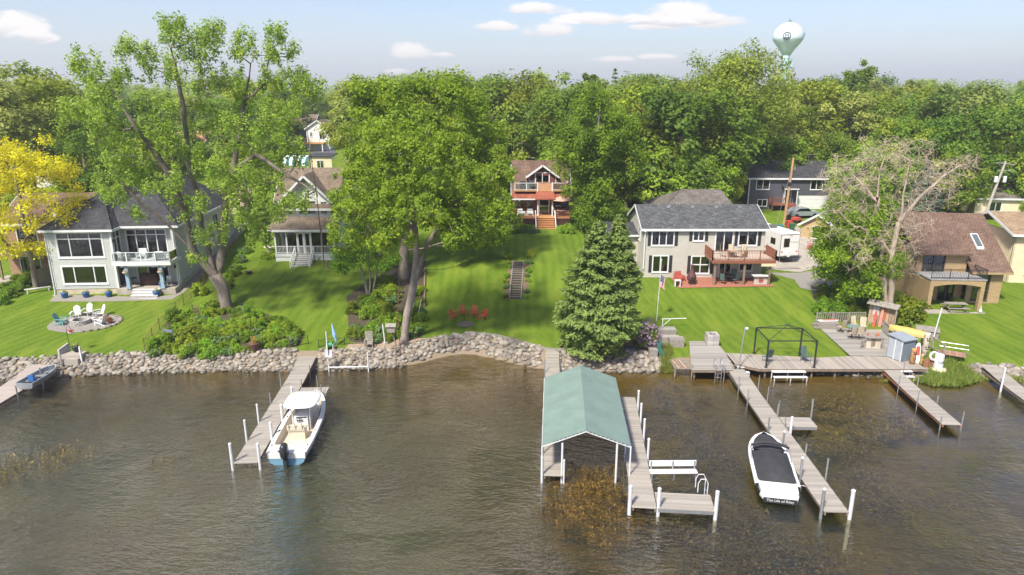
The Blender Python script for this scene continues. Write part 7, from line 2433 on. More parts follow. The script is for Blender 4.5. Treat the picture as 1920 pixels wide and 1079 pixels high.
for k in range(4): MB().tube([(.05 * math.cos(k), .05 * math.sin(k), .2), (.2 * math.cos(k * 1.6), .2 * math.sin(k * 1.6), .3)], .04, 5).build('log', BARK, t)
t = thing('post', 'short dark stump post on the lawn below the cottage steps', 'post', at(613, 503))
MB().tube([(0, 0, -.1), (.03, 0, .8)], [.11, .08], 7).lathe([(.22, -.01), (.2, .03)], n=10).build('stump', BARK, t)
# tall thin mast in front of the cottage
t = thing('radio_mast', 'very tall thin dark mast rising in front of the white cottage', 'mast', at(608, 495))
zt = aty(598, 235, at(608, 495).y).z - at(608, 495).z
MB().tube([(0, 0, -.2), (-.25, 0, zt * .5), (-.75, 0, zt)], [.05, .045, .03], 6).build('pole', RUST, t)
for f in (.25, .5, .75): MB().cb((-.75 * f * f, 0, zt * f), (.12, .12, .1)).build('joint', BLACK, t)
# chip bank things
t = thing('pipe_frame', 'white pipe boat lift frame standing at the waterline', 'frame', atz(617, 697, 0))
MB().tube([(0, 0, -.8), (0, 0, 3.3)], .05, 8).build('post', PVC, t)
MB().tube([(0, 0, .35), (3.1, -.02, .42)], .05, 8).build('cross_bar', PVC, t)
MB().tube([(3.1, 0, -.8), (3.1, 0, 1.6)], .05, 8).build('post', PVC, t)
MB().box(-.2, .3, -.12, .12, 1.25, 1.3).box(-.2, .3, .1, .12, 1.25, 1.75).build('winch_box', PVC, t)
t = thing('hose_reel', 'green and white garden hose reel by the low fence', 'hose reel', at(620, 655))
MB(Matrix.Translation((0, 0, .4)) @ Matrix.Rotation(R(90), 4, 'Y')).lathe([(.3, -.2), (.3, -.18), (.16, -.17), (.16, .17), (.3, .18), (.3, .2)], n=14).build('drum', M('hose_green', (.04, .3, .12), .5, .15, 8), t)
MB().box(-.28, -.24, -.25, .25, 0, .5).box(.24, .28, -.25, .25, 0, .5).box(-.24, .24, .18, .24, .3, .36).build('stand', WHITE, t)
t = thing('closed_umbrella', 'folded pale blue beach umbrella leaning by the hose reel', 'umbrella', at(630, 648), 0)
MB().tube([(.1, 0, -.1), (-.25, .1, 1.9)], .018, 5).build('pole', METAL, t)
MB().tube([(.04, 0, .3), (-.08, .05, .9), (-.25, .1, 1.85)], [.05, .16, .04], 7).build('canopy', M('pale_blue_cloth', (.25, .42, .62), .9, .15, 6), t)
def lounge(label, loc, rz, mat):
    t = thing('lounge_chair', label, 'chair', loc, rz)
    for i in range(5): MB().box(-.3, .3, -.5 + i * .13, -.39 + i * .13, .36 - i * .012, .385 - i * .012).build('seat_slat', mat, t)
    for i in range(7): MB().cb((0, .17 + i * .05, .38 + i * .125), (.6, .025, .1), rx=R(-22)).build('back_slat', mat, t)
    for s in (-.31, .31):
        MB().box(s - .03, s + .03, -.5, -.43, 0, .55).box(s - .03, s + .03, .12, .2, 0, .55).box(s - .045, s + .045, -.52, .22, .55, .58).build('arm_frame', mat, t)
lounge('weathered slatted wooden chair on the chip bank', at(692, 650), R(8), GREYWOOD)
t = thing('white_post', 'slim white post on splayed feet beside the bird house', 'post', at(722, 645))
MB().tube([(0, 0, 0), (-.12, 0, 1.7)], .05, 6).build('pole', WHITE, t)
for k in range(3): MB().tube([(0, 0, .15), (.3 * math.cos(k * 2.1 + .3), .3 * math.sin(k * 2.1 + .3), 0)], .025, 5).build('foot', WHITE, t)
b = at(742, 664)
t = thing('bird_house', 'grey wooden bird house on a crooked branch at the bank', 'bird house', b)
MB().tube([(0, 0, -.4), (.05, 0, .8), (-.1, .05, 1.4), (-.25, .1, 1.9)], [.06, .055, .05, .04], 6).build('branch', BARK, t)
MB().box(-.6, .05, -.2, .2, 1.9, 2.4).build('box', GREYWOOD, t)
MB().slab([(-.7, -.3, 2.42), (.15, -.3, 2.42), (.15, 0, 2.62), (-.7, 0, 2.62)], .04).slab([(-.7, 0, 2.62), (.15, 0, 2.62), (.15, .3, 2.42), (-.7, .3, 2.42)], .04).build('roof', GREYWOOD, t)
t = thing('iron_pole', 'tall thin rusty pole standing in the chip bank before the leaning trunk', 'pole', at(751, 662))
MB().tube([(0, 0, -.3), (-.05, 0, 3.5), (.25, 0, 7.0)], [.035, .03, .025], 6).build('pole', RUST, t)
MB().cb((-.03, 0, 2.2), (.09, .09, .3)).build('sleeve', BLACK, t)
for i, (dx, h) in enumerate(((0, 1.9), (.55, 1.5))):
    p = at(772, 592)
    t = thing('garden_stake', 'pale leaning stake beside the wheeled cart under the trees', 'stake', (p.x + dx, p.y, p.z), 0, 'pale leaning stakes')
    MB().tube([(0, 0, -.1), (.35, .1, h)], .03, 5).build('pole', WHITE, t)
t = thing('stone_edging', 'low timber edging between the planted strip and the mown lawn', 'edging', at(795, 560))
o_ = at(795, 560)
for a, b in (((796, 575), (796, 530)), ((796, 530), (797, 505)), ((786, 575), (796, 575))):
    MB().beam(at(*a) - o_ + Vector((0, 0, .1)), at(*b) - o_ + Vector((0, 0, .1)), .14, .25).build('timber', FRAMEWOOD, t)
# red chairs and the ash heap
def resin_chair(label, loc, rz, group):
    t = thing('red_chair', label, 'chair', loc, rz, group)
    MB().box(-.25, .25, -.25, .23, .40, .44).build('seat', REDPL, t)
    for i in range(5): MB().cb((-.2 + i * .1, .28, .66), (.055, .025, .48 + .06 * (2 - abs(i - 2))), rx=R(-10)).build('back_slat', REDPL, t)
    MB().cb((0, .33, .93), (.5, .04, .07), rx=R(-10)).build('top_rail', REDPL, t)
    for s in (-1, 1):
        MB().box(s * .29 - .03, s * .29 + .03, -.25, .3, .64, .67).build('armrest', REDPL, t)
        for y in (-.23, .22): MB().tube([(s * .32, y * 1.15, 0), (s * .28, y, .64)], .028, 5).build('leg', REDPL, t)
for (px, py, rz, lb) in [(850, 600, 50, 'red plastic chair at the end next to the leaning tree side'), (867, 593, 15, 'red plastic chair second in the arc from the leaning tree'), (889, 594, -15, 'red plastic chair third in the arc from the leaning tree'), (906, 600, -50, 'red plastic chair at the end of the arc nearer the garden stair')]:
    resin_chair(lb, at(px, py), R(rz), 'red chairs round the ash heap')
t = thing('ash_heap', 'small heap of sticks and ash in front of the red chairs', 'fire pit', at(873, 608))
MB().lathe([(.75, 0), (.5, .1), (.15, .18)], n=14).build('ash', M('ash_brown', (.16, .13, .10), .95, .4, 7, .6, 12), t)
q = random.Random(3)
for k in range(10):
    a = q.uniform(0, 6.28)
    MB().tube([(.6 * math.cos(a), .6 * math.sin(a), .06), (.15 * math.cos(a + 2), .15 * math.sin(a + 2), .24)], .03, 4).build('stick', BARK, t)
# garden stair up the middle lawn
def garden_stair():
    lo, hi = at(966, 561), at(972, 491)
    t = thing('garden_stair', 'long straight flight of dark timber steps set in the middle lawn', 'stairs', lo, math.atan2(-(hi.x - lo.x), hi.y - lo.y))
    L = math.hypot(hi.x - lo.x, hi.y - lo.y)
    n = 17
    for i in range(n):
        f = (i + .5) / n
        p = lo.lerp(hi, f)
        z = G(p.x, p.y) - lo.z + .06
        piece('tread', GREYWOOD, t, (0, L * f + L / n * .32, z), (1.0, L / n * .34, .06))
        piece('step_soil', MATS['garden_soil'], t, (0, L * f, z - .05), (.96, L / n * .98, .06))
        piece('riser', M('stair_dark', (.03, .028, .022), .9, .2, 4), t, (0, L * f + L / n * .12, z - .06), (.98, .05, .13))
    for s in (-.55, .55):
        MB().beam((s, -.1, .05), (s, L * .5, (G(*lo.lerp(hi, .5).xy) - lo.z) + .05), .08, .2).beam((s, L * .5, (G(*lo.lerp(hi, .5).xy) - lo.z) + .05), (s, L + .1, hi.z - lo.z + .05), .08, .2).build('stringer', GREYWOOD, t)
    return lo, hi
lo, hi = garden_stair()
drape('garden_bed', [(945, 562), (990, 562), (992, 495), (955, 490)], M('bed_brown', (.17, .115, .07), .95, .3, 7, .6, 25), .012)
for i in range(8):
    f = .04 + i * .125
    for s, keys in ((-1, 'acp'), (1, 'cap')):
        p = lo.lerp(hi, f)
        x = p.x + s * (.95 + .15 * (i % 2))
        if (i * 3 + (s > 0)) % 4 == 3: continue
        shrub('acp'[(i + (s > 0)) % 3], (x, p.y, G(x, p.y)), .5 + .2 * ((i * 7) % 3) / 2, 'low plant in the bed along the garden stair', 'plants along the garden stair')
for i, (px, py) in enumerate([(952, 486), (995, 484)]):
    p = at(px, py)
    t = thing('yellow_shrub', 'shrub with yellow blossom at the top of the garden stair', 'shrub', p, 0, 'yellow shrubs at the stair top')
    foliage_tuft(t, (0, 0, .35), .6, LEAF_MID, 60, .07, 470 + i, 'foliage')
    foliage_tuft(t, (0, 0, .5), .6, LEAF_YELLOW, 26, .06, 480 + i, 'blossom')
# lawn edging along the stone bank
t = thing('lawn_edging', 'thin timber edging between the middle lawn and the stone bank', 'edging', at(790, 640))
o_ = at(790, 640)
E = [(790, 640), (850, 632), (890, 627), (930, 630), (980, 643), (1020, 655), (1050, 658)]
for a, b in zip(E, E[1:]): MB().beam(at(*a) - o_ + Vector((0, 0, .06)), at(*b) - o_ + Vector((0, 0, .06)), .1, .2).build('timber', GREYWOOD, t)

# flagpole with flag
def flag():
    b = at(1231, 602)
    t = thing('flagpole', 'thin white flagpole with a drooping striped flag', 'flagpole', b)
    zt = aty(1236, 488, b.y).z - b.z
    MB().tube([(0, 0, -.2), (.12, 0, zt)], [.04, .025], 6).build('pole', PVC, t)
    MB().lathe([(.02, -.05), (.06, 0), (.02, .05)], (.12, 0, zt + .04), 8).build('finial', METAL, t)
    z1 = aty(1236, 515, b.y).z - b.z
    fw, fh, n = .55, 1.15, 13
    def P(u, v):       # hangs in folds
        return (.1 + .02 + u * fw * .75 + .04 * math.sin(v * 5 + u * 2), .10 * math.sin(u * 9 + v * 2), z1 - v * fh - u * .35)
    R_, W_, B_ = M('flag_red', (.5, .03, .04), .8, .05, 3), M('flag_white', (.75, .74, .72), .8, .05, 3), M('flag_blue', (.03, .05, .2), .8, .05, 3)
    for k in range(n):
        mb = MB()
        for i in range(8):
            mb.add([P(i / 8, k / n), P((i + 1) / 8, k / n), P((i + 1) / 8, (k + 1) / n), P(i / 8, (k + 1) / n)], [(0, 1, 2, 3)])
        mb.build('flag_stripe', R_ if k % 2 == 0 else W_, t)
    mb = MB()
    off = Vector((0, -.012, 0))
    for i in range(4):
        for k in range(7):
            mb.add([Vector(P(i / 8, k / n)) + off, Vector(P((i + 1) / 8, k / n)) + off, Vector(P((i + 1) / 8, (k + 1) / n)) + off, Vector(P(i / 8, (k + 1) / n)) + off], [(0, 1, 2, 3)])
    ca = mb.build('flag_canton', B_, t)
    st = MB()
    for i in range(4):
        for k in range(5):
            st.cb(Vector(P((i + .5) / 8, (k + 1) / n)) + off * 2.2, (.03, .006, .03))
    tag(st.build('stars', W_, ca), kind='stuff')
flag()
# terraced timber boxes and steps up from the left deck
for (px, py, w, d_, h, lb) in [(1247, 628, 1.7, 1.0, .7, 'upper grey timber step block beside the lilac'), (1256, 640, 1.5, .8, .55, 'middle grey timber step block beside the lilac'), (1267, 648, 1.2, .9, .8, 'square grey timber box at the head of the left deck')]:
    p = at(px, py)
    t = thing('timber_block', lb, 'steps', (p.x, p.y, p.z))
    k = int(h / .18)
    for i in range(k): MB().box(-w / 2, w / 2, -d_ / 2, d_ / 2, -.15 + i * h / k + .006, -.15 + (i + 1) * h / k - .006).build('timber', GREYWOOD, t)
    for i in range(int(d_ / .2)): piece('plank', DECKWOOD, t, (0, -d_ / 2 + .1 + i * .2, h - .13), (w + .06, .18, .035))
t = thing('slatted_landing', 'small slatted landing with a ladder frame at the left end of the deck', 'ramp', atz(1278, 690, .55))
for i in range(7): piece('plank', GREYWOOD, t, (.05, -.3 + i * .28, .05), (1.35, .12, .05))
for s in (-.3, .25): MB().beam((s, -.4, .11), (s - .2, 1.3, .14), .1, .06).build('rail', M('raw_timber', (.5, .3, .17), .8, .1, 3), t)
for x in (-.6, .7): MB().tube([(x, -.45, -1.2), (x, -.45, .5)], .05, 6).build('post', GREYWOOD, t)
t = thing('green_netting', 'dark green netting draped down the bank beside the lilac', 'net', at(1240, 672))
rows = []
for i in range(9):
    f = i / 8
    p = aty(1234 + 12 * f, 640 + 46 * f, at(1240, 664).y - f * 1.2)
    rows.append([(p.x - at(1240, 672).x + s + .08 * math.sin(i * 1.9 + s * 6), p.y - at(1240, 672).y + .05 * math.cos(i * 2.3), max(p.z, G(p.x, p.y) + .1) - at(1240, 672).z + .07 * math.sin(s * 9 + i)) for s in (-.22, -.08, .08, .22)])
nt = MB().loft(rows).build('net', M('net_green', (.02, .09, .07), .8, .3, 14), t)
sm = nt.modifiers.new('th', 'SOLIDIFY'); sm.thickness = .02
t = thing('wooden_crate', 'grey wooden crate standing at the foot of the lilac', 'crate', at(1224, 668))
for i in range(4): MB().box(-.32, .32, -.3, .3, .01 + i * .16, .15 + i * .16).build('board', GREYWOOD, t)
o = drape('green_mat', [(1160, 656), (1180, 650), (1200, 657), (1176, 662)], M('mat_green', (.08, .13, .11), .9, .2, 10), .05, kind='x')
del o['kind']; tag(o, 'flat green mat lying on the mulch bed', 'mat')
t = thing('clothes_rail', 'white T shaped pipe rail standing on the lawn above the timber steps', 'frame', at(1242, 614))
MB().tube([(0, 0, -.1), (0, 0, .8)], .04, 6).build('post', PVC, t)
MB().tube([(-.1, 0, .78), (2.1, 0, .85)], .04, 6).build('bar', PVC, t)
MB().tube([(0, 0, .1), (.7, 0, .78)], .03, 6).build('brace', PVC, t)
t = thing('block_planter', 'square stone block planter at the back of the left deck', 'planter', atz(1334, 645, ZD))
for r_ in range(5):
    for k in range(2):
        for j in range(2):
            a = r_ % 2
            piece('block', STONEGREY, t, ((-.25 if k == 0 else .25), (-.35 if j == 0 else .35), .09 + r_ * .185), (.49 if a else .47, .2, .175))
    for s in (-1, 1): piece('block', STONEGREY, t, (s * .39, 0, .09 + r_ * .185), (.2, .49, .175))
MB().box(-.3, .3, -.26, .26, .0, .82).build('soil', BEDSOIL, t)
t = thing('light_pole', 'slim grey dock light pole with a white lamp by the rock gap', 'lamp', atz(1385, 691, ZD - .1))
MB().tube([(0, 0, -1.0), (.1, .1, 1.4), (.3, .3, 3.2)], .045, 7).build('pole', METAL, t)
MB().lathe([(.03, -.12), (.12, -.05), (.13, .05), (.05, .1)], (.42, .25, 3.15), 10).build('lamp_head', WHITE, t)
# black pavilion frame
def gazebo():
    P = [atz(1436, 689.5, ZD), atz(1526, 689.5, ZD), atz(1499, 664, ZD), atz(1413.5, 662.5, ZD)]
    o_ = sum(P, Vector()) / 4
    t = thing('gazebo', 'bare black metal pavilion frame on the long pale deck', 'gazebo', (o_.x, o_.y, ZD))
    Q = [p - o_ for p in P]
    H = 2.2
    for q in Q:
        MB().box(q.x - .05, q.x + .05, q.y - .05, q.y + .05, 0, H).build('post', BLACK, t)
        MB().box(q.x - .11, q.x + .11, q.y - .11, q.y + .11, 0, .03).build('foot_plate', BLACK, t)
    for a, b in zip(Q, Q[1:] + Q[:1]):
        MB().beam(a + Vector((0, 0, H - .03)), b + Vector((0, 0, H - .03)), .05, .07).build('top_beam', BLACK, t)
        for s, e in ((a, b), (b, a)):
            dd = (e - s).normalized()
            MB().tube([s + Vector((0, 0, H - .45)), s + dd * .12 + Vector((0, 0, H - .2)), s + dd * .42 + Vector((0, 0, H - .06))], .02, 5).build('bracket', BLACK, t)
    ap = Vector((0, 0, H + .75))
    for q in Q: MB().tube([q + Vector((0, 0, H)), q.lerp(Vector(), .55) + Vector((0, 0, H + .38)), ap], .025, 5).build('rafter', BLACK, t)
    MB().lathe([(.12, -.05), (.16, 0), (.12, .05)], ap, 8).build('crown_ring', BLACK, t)
gazebo()
def sling_chair(label, loc, rz, mat, frame, swivel=False, group=None):
    t = thing('patio_chair', label, 'chair', loc, rz, group)
    MB().cb((0, 0, .44), (.5, .5, .025), rx=R(5)).build('seat', mat, t)
    MB().cb((0, .3, .8), (.5, .025, .72), rx=R(-12)).build('backrest', mat, t)
    for s in (-1, 1):
        MB().tube([(s * .28, -.24, .44), (s * .29, -.25, .64), (s * .29, .26, .66), (s * .27, .33, 1.12)], .018, 5).build('arm_frame', frame, t)
        if not swivel:
            for y in (-.24, .24): MB().tube([(s * .27, y, 0), (s * .27, y, .5)], .018, 5).build('leg', frame, t)
    if swivel:
        MB().tube([(0, 0, .06), (0, 0, .43)], .04, 6).build('pedestal', frame, t)
        MB().tube([(.28 * math.cos(6.2832 * k / 14), .28 * math.sin(6.2832 * k / 14), .03) for k in range(15)], .022, 5).build('base_ring', frame, t)
        MB().beam((-.28, 0, .05), (.28, 0, .05), .04, .03).beam((0, -.28, .051), (0, .28, .051), .04, .03).build('base_cross', frame, t)
    return t
sling_chair('green metal chair by the front left pavilion post', atz(1438, 679, ZD + .01), R(200), PLASTICG, PLASTICG)
sling_chair('green metal chair by the back right pavilion post', atz(1510, 678, ZD + .01), R(20), PLASTICG, PLASTICG)
def dock_seat(label, px0, px1, py):
    a, b = atz(px0, py, .25), atz(px1, py, .25)
    t = thing('white_step_bench', label, 'bench', (a.x, a.y, 0))
    W = b.x - a.x
    MB().box(0, W, -.28, .02, .26, .31).build('lower_board', WHITE, t)
    MB().box(0, W, .1, .45, .55, .6).build('upper_board', WHITE, t)
    for x in (.05, W / 2, W - .05): MB().box(x - .03, x + .03, -.25, -.19, -1, .26).box(x - .03, x + .03, .36, .42, -1, .55).build('leg', WHITE, t)
dock_seat('white two level step bench at the front of the long pale deck', 1449, 1512, 707)
dock_seat('small white step bench below the rock gap beside the dock', 1384, 1404, 698)
dock_seat('pale step bench under the deck edge by the rust red dock', 1680, 1712, 706)
p = atz(1347, 694, ZD)
dock_ladder('grey metal swim ladder at the front of the left deck', p.x, p.y - .08, 0, ZD)
p = atz(1357, 694, ZD)
MBp = thing('mooring_pipe', 'short grey mooring pipe standing beside the swim ladder', 'post', (p.x, p.y - .15, 0))
MB().tube([(0, 0, -.9), (.03, 0, 1.2)], .035, 6).build('pipe', METAL, MBp)

# ------------------------------------------------------------------ ranch house surroundings
def hr(x, y, z=0.0): return HR.matrix_basis @ Vector((x, y, z))
t = thing('chiminea', 'dark red clay chiminea on the red paver patio', 'chiminea', (hr(4.7, -2.4).x, hr(4.7, -2.4).y, G(*hr(4.7, -2.4).xy) + .05))
MB().lathe([(.2, .3), (.42, .45), (.5, .75), (.4, 1.1), (.2, 1.35), (.16, 1.9), (.22, 2.0), (.2, 2.05), (.12, 2.0)], n=14).build('body', M('chiminea_clay', (.10, .04, .035), .7, .2, 4), t, smooth=True)
for k in range(3): MB().tube([(.3 * math.cos(k * 2.1), .3 * math.sin(k * 2.1), .45), (.42 * math.cos(k * 2.1), .42 * math.sin(k * 2.1), 0)], .03, 5).build('leg', BLACK, t)
MB().cb((0, -.46, .7), (.34, .12, .3)).build('mouth', BLACK, t)
def on_patio(x, y): 
    p = hr(x, y)
    return (p.x, p.y, G(p.x, p.y) + .055)
armchair('red cushioned outdoor chair beside the chiminea', on_patio(3.75, -1.2), R(20), CORAL)
armchair('red cushioned outdoor seat below the shuttered lower window', on_patio(3.4, -2.0), R(80), CORAL)
t = thing('patio_stand', 'small white table at the patio corner by the flagpole', 'table', on_patio(3.15, -2.9))
MB().box(-.3, .3, -.25, .25, .62, .67).build('table_top', WHITE, t)
for x in (-.25, .25): MB().box(x - .04, x + .04, -.2, .2, 0, .62).build('leg', WHITE, t)
def table(label, loc, r_, h, mat, legm, name='patio_table'):
    t = thing(name, label, 'table', loc)
    MB().lathe([(r_, h - .03), (r_, h)], n=18).build('table_top', mat, t)
    for k in range(4): MB().tube([(r_ * .75 * math.cos(k * 1.571 + .7), r_ * .75 * math.sin(k * 1.571 + .7), 0), (r_ * .6 * math.cos(k * 1.571 + .7), r_ * .6 * math.sin(k * 1.571 + .7), h - .03)], .022, 5).build('leg', legm, t)
    return t
table('round dark patio table under the redwood deck', on_patio(8.7, -1.6), .6, .72, BLACK, BLACK)
for i, (x, y, rz, lb) in enumerate([(8.0, -2.3, 140, 'green patio chair under the redwood deck facing the wall'), (9.3, -2.3, 215, 'green patio chair under the redwood deck next to the post'), (9.4, -1.0, 330, 'green patio chair under the redwood deck by the doors')]):
    sling_chair(lb, on_patio(x, y), R(rz), PLASTICG, BLACK)
dz = 2.76
table('round table on the redwood deck', hr(9.0, -1.6, dz), .6, .72, BEIGEF, BLACK)
for x, y, rz, lb in [(8.1, -1.3, 70, 'beige sling chair at the house corner side of the deck table'), (9.1, -.8, 0, 'beige sling chair behind the deck table against the doors'), (10.4, -.9, -10, 'beige sling chair below the right hand deck window'), (9.9, -1.7, -80, 'beige sling chair at the bar end of the deck table')]:
    sling_chair(lb, hr(x, y, dz), R(rz), BEIGEF, BLACK)
t = thing('boulder', 'big pale boulder at the left front corner of the ranch house', 'boulder', at(1206, 512))
o = _link(bpy.data.objects.new('rock', STONES[2]), t); o.scale = (.75, .6, 1.35); o.location = (0, 0, .6)
t = thing('grill', 'black kettle grill on the side terrace of the ranch house', 'grill', (hr(-.9, 2.0).x, hr(-.9, 2.0).y, G(*hr(-.9, 2.0).xy)))
MB().lathe([(.05, .55), (.28, .65), (.33, .82), (.28, 1.0), (.05, 1.1)], n=12).build('kettle', BLACK, t, smooth=True)
for k in range(3): MB().tube([(.15 * math.cos(k * 2.1), .15 * math.sin(k * 2.1), .6), (.3 * math.cos(k * 2.1), .3 * math.sin(k * 2.1), 0)], .02, 5).build('leg', BLACK, t)

def camper():
    a = atz(1460, 492, 2.2)
    b = atz(1494, 492, 2.2)
    g = G(a.x + 1, a.y + 2)
    t = thing('camper_trailer', 'white travel trailer parked on the concrete drive by the ranch house', 'trailer', (a.x, a.y, g + .02), R(14))
    W, L, zb, zt = 2.45, 7.2, .65, 3.35
    prof = [(0, zb), (L, zb), (L + .35, zb + .6), (L + .35, zt - .9), (L - .2, zt), (.1, zt), (0, zt - .08)]
    n = len(prof)
    MB().add([(0, y, z) for y, z in prof] + [(W, y, z) for y, z in prof], [tuple(range(n)), tuple(range(2 * n - 1, n - 1, -1))] + [(i, n + i, n + (i + 1) % n, (i + 1) % n) for i in range(n)]).build('body', M('trailer_white', (.72, .70, .66), .4, .05, 2), t)
    MB().box(-.02, W + .02, -.02, .06, zb, zb + .08).box(-.02, .03, -.02, .03, zb + .08, zt - .1).box(W - .03, W + .02, -.02, .03, zb + .08, zt - .1).box(.03, W - .03, -.02, .03, zt - .18, zt - .1).build('trim', METAL, t)
    o = MB().box(.42, 1.15, -.03, .0, 1.75, 2.75).build('window_frame', BLACK, t)
    MB().box(.48, 1.09, -.045, -.032, 1.81, 2.69).build('pane', GLASS, o)
    for (y0, y1) in ((1.0, 1.9), (4.2, 5.3)):
        o = MB().box(-.03, .0, y0, y1, 1.9, 2.6).build('window_frame', BLACK, t)
        MB().box(-.045, -.032, y0 + .06, y1 - .06, 1.96, 2.54).build('pane', GLASS, o)
    swoosh = MB()
    for k in range(10):
        f0, f1 = k / 10, (k + 1) / 10
        def c_(f): return (1.2 + 4.8 * f, 1.1 + .7 * f * f)
        (y0, z0), (y1, z1) = c_(f0), c_(f1)
        swoosh.add([(-.006, y0, z0), (-.006, y1, z1), (-.006, y1, z1 + .18 * (1 - f1)), (-.006, y0, z0 + .18 * (1 - f0))], [(0, 1, 2, 3)])
    swoosh.build('stripe', M('stripe_grey', (.12, .14, .18), .5, .05, 3), t)
    for x in (.25, W - .25): MB().box(x - .1, x + .1, -.04, -.005, 1.15, 1.27).build('tail_light', REDPL, t)
    for x in (1.1, 1.25, 1.4): MB().box(x - .04, x + .04, -.03, -.005, zt - .3, zt - .25).build('marker_light', REDPL, t)
    sw = thing_part('spare_wheel', t, (1.0, -.16, .95))
    MB(Matrix.Rotation(R(90), 4, 'X')).lathe([(.33, -.1), (.36, 0), (.33, .1)], n=18).build('cover', WHITE, sw)
    MB().box(.2, W - .2, -.3, -.02, .5, .62).build('bumper', BLACK, t)
    for (x) in (0.12, W - .12):
        for y in (2.7, 3.55):
            w = MB(Matrix.Translation((x, y, .36)) @ Matrix.Rotation(R(90), 4, 'Y')).lathe([(.2, -.11), (.36, -.1), (.36, .1), (.2, .11)], n=18).build('wheel', M('tyre', (.02, .02, .02), .8, .1, 4), t)
            MB(Matrix.Translation((x + (-.12 if x < 1 else .12), y, .36)) @ Matrix.Rotation(R(90), 4, 'Y')).lathe([(.19, -.01), (.17, .01)], n=14).build('rim', METAL, w)
    MB().box(.3, W - .3, .3, L - .2, .45, .649).build('chassis', BLACK, t)
    MB().box(.8, 1.6, 3.2, 4.1, zt + .002, zt + .3).build('air_conditioner', M('ac_dark', (.12, .12, .12), .6, .1, 3), t)
    MB().box(.4, .8, 5.2, 5.6, zt + .002, zt + .1).build('roof_vent', WHITE, t)
    text_mesh('Premier', 'name_lettering', M('letter_grey', (.35, .33, .3), .5, .05, 3), t, .34, Matrix(((1, 0, 0, 1.82), (0, 0, -1, -.008), (0, 1, 0, 2.3), (0, 0, 0, 1))), .003)
    for x in (.3, W - .3): MB().tube([(x, .3, 0), (x, .3, .5)], .04, 6).build('jack_stand', METAL, t)
camper()
t = thing('gravel_board', 'flat grey board lying on the drive behind the camper', 'board', at(1478, 504), R(8))
MB().box(-1.3, 1.3, -.3, .3, .03, .08).build('board', GREYWOOD, t)

# yard clutter in front of the charcoal house
def car():
    p = atz(1503, 408, 4.0)
    t = thing('parked_car', 'pale silver car parked in front of the white garage door', 'car', (p.x, p.y, G(p.x, p.y)), R(10))
    bd = M('silver_paint', (.42, .46, .48), .25, .05, 2, metal=.5)
    prof = [(-2.2, .35), (2.2, .35), (2.2, .75), (1.9, .9), (1.0, .98), (.4, 1.42), (-1.0, 1.42), (-1.7, 1.0), (-2.15, .92)]
    n = len(prof)
    MB().add([(x, -.88, z) for x, z in prof] + [(x, .88, z) for x, z in prof], [tuple(range(n)), tuple(range(2 * n - 1, n - 1, -1))] + [(i, n + i, n + (i + 1) % n, (i + 1) % n) for i in range(n)]).build('body', bd, t)
    for s in (-1, 1):
        o = MB().add([(.85, s * .885, .98), (.35, s * .885, 1.35), (-.95, s * .885, 1.35), (-1.5, s * .885, 1.0)], [(0, 1, 2, 3)]).build('side_window', GLASS, t)
        for x in (-1.35, 1.4):
            w = MB(Matrix.Translation((x, s * .86, .33)) @ Matrix.Rotation(R(90), 4, 'X')).lathe([(.2, -.1), (.33, -.09), (.33, .09), (.2, .1)], n=16).build('wheel', MATS['tyre'], t)
    MB().add([(1.0, -.78, 1.0), (1.0, .78, 1.0), (.42, .7, 1.40), (.42, -.7, 1.40)], [(0, 1, 2, 3)]).build('windscreen', GLASS, t)
car()
t = thing('red_mower', 'red garden tractor parked beside the deck stairs of the charcoal house', 'tractor', (atz(1487, 420, 3.5).x, atz(1487, 420, 3.5).y, G(atz(1487, 420, 3.5).x, atz(1487, 420, 3.5).y)), R(30))
MB().box(-.4, .4, -.9, .1, .3, .7).build('hood', REDPL, t)
MB().box(-.35, .35, .1, .8, .3, .45).box(-.3, .3, .7, .8, .45, .95).build('seat_deck', BLACK, t)
for x, y, r_ in ((-.42, -.7, .22), (.42, -.7, .22), (-.45, .5, .32), (.45, .5, .32)):
    MB(Matrix.Translation((x, y, r_)) @ Matrix.Rotation(R(90), 4, 'Y')).lathe([(r_ * .5, -.1), (r_, -.09), (r_, .09), (r_ * .5, .1)], n=14).build('wheel', MATS['tyre'], t)
for px, py, m, lb in [(1462, 436, M('bin_teal', (.05, .2, .24), .6, .1, 3), 'teal wheelie bin at the foot of the wooden power pole'), (1484, 434, M('bin_green', (.04, .12, .07), .6, .1, 3), 'dark green wheelie bin beside the tan garage'), (1479, 428, REDPL, 'red wheelie bin between the other bins')]:
    p = at(px, py)
    t = thing('wheelie_bin', lb, 'bin', p)
    MB().loft([[(-s, -s, z), (s, -s, z), (s, s, z), (-s, s, z)] for z, s in ((0.05, .24), (.95, .31))], close=True).build('body', m, t)
    MB().box(-.33, .33, -.33, .33, .95, 1.02).build('lid', m, t)
    MB().tube([(-.28, .26, .1), (.28, .26, .1)], .09, 8).build('axle', BLACK, t)
p = atz(1480, 398, 4)
t = thing('step_ladder', 'aluminium step ladder leaning on the white garage door', 'ladder', (p.x, p.y - .5, G(p.x, p.y)))
for s in (-.22, .22): MB().tube([(s * 1.2, 0, 0), (s * .7, .4, 1.7)], .03, 5).build('side_rail', METAL, t)
for k in range(5): MB().tube([(-.24, .08 * k + .06, .25 + k * .33), (.24, .08 * k + .06, .25 + k * .33)], .02, 5).build('rung', METAL, t)
t = thing('firewood_stack', 'stack of pale boards beside the ranch house chimney end', 'lumber', (hr(13.1, 9).x + .6, hr(13.1, 9).y, G(*hr(13.1, 9).xy)))
for i in range(6): MB().box(-.9, .9, -.5, .5, i * .5 + .02, i * .5 + .48).build('crate', M('raw_plywood', (.55, .38, .22), .8, .12, 3), t)
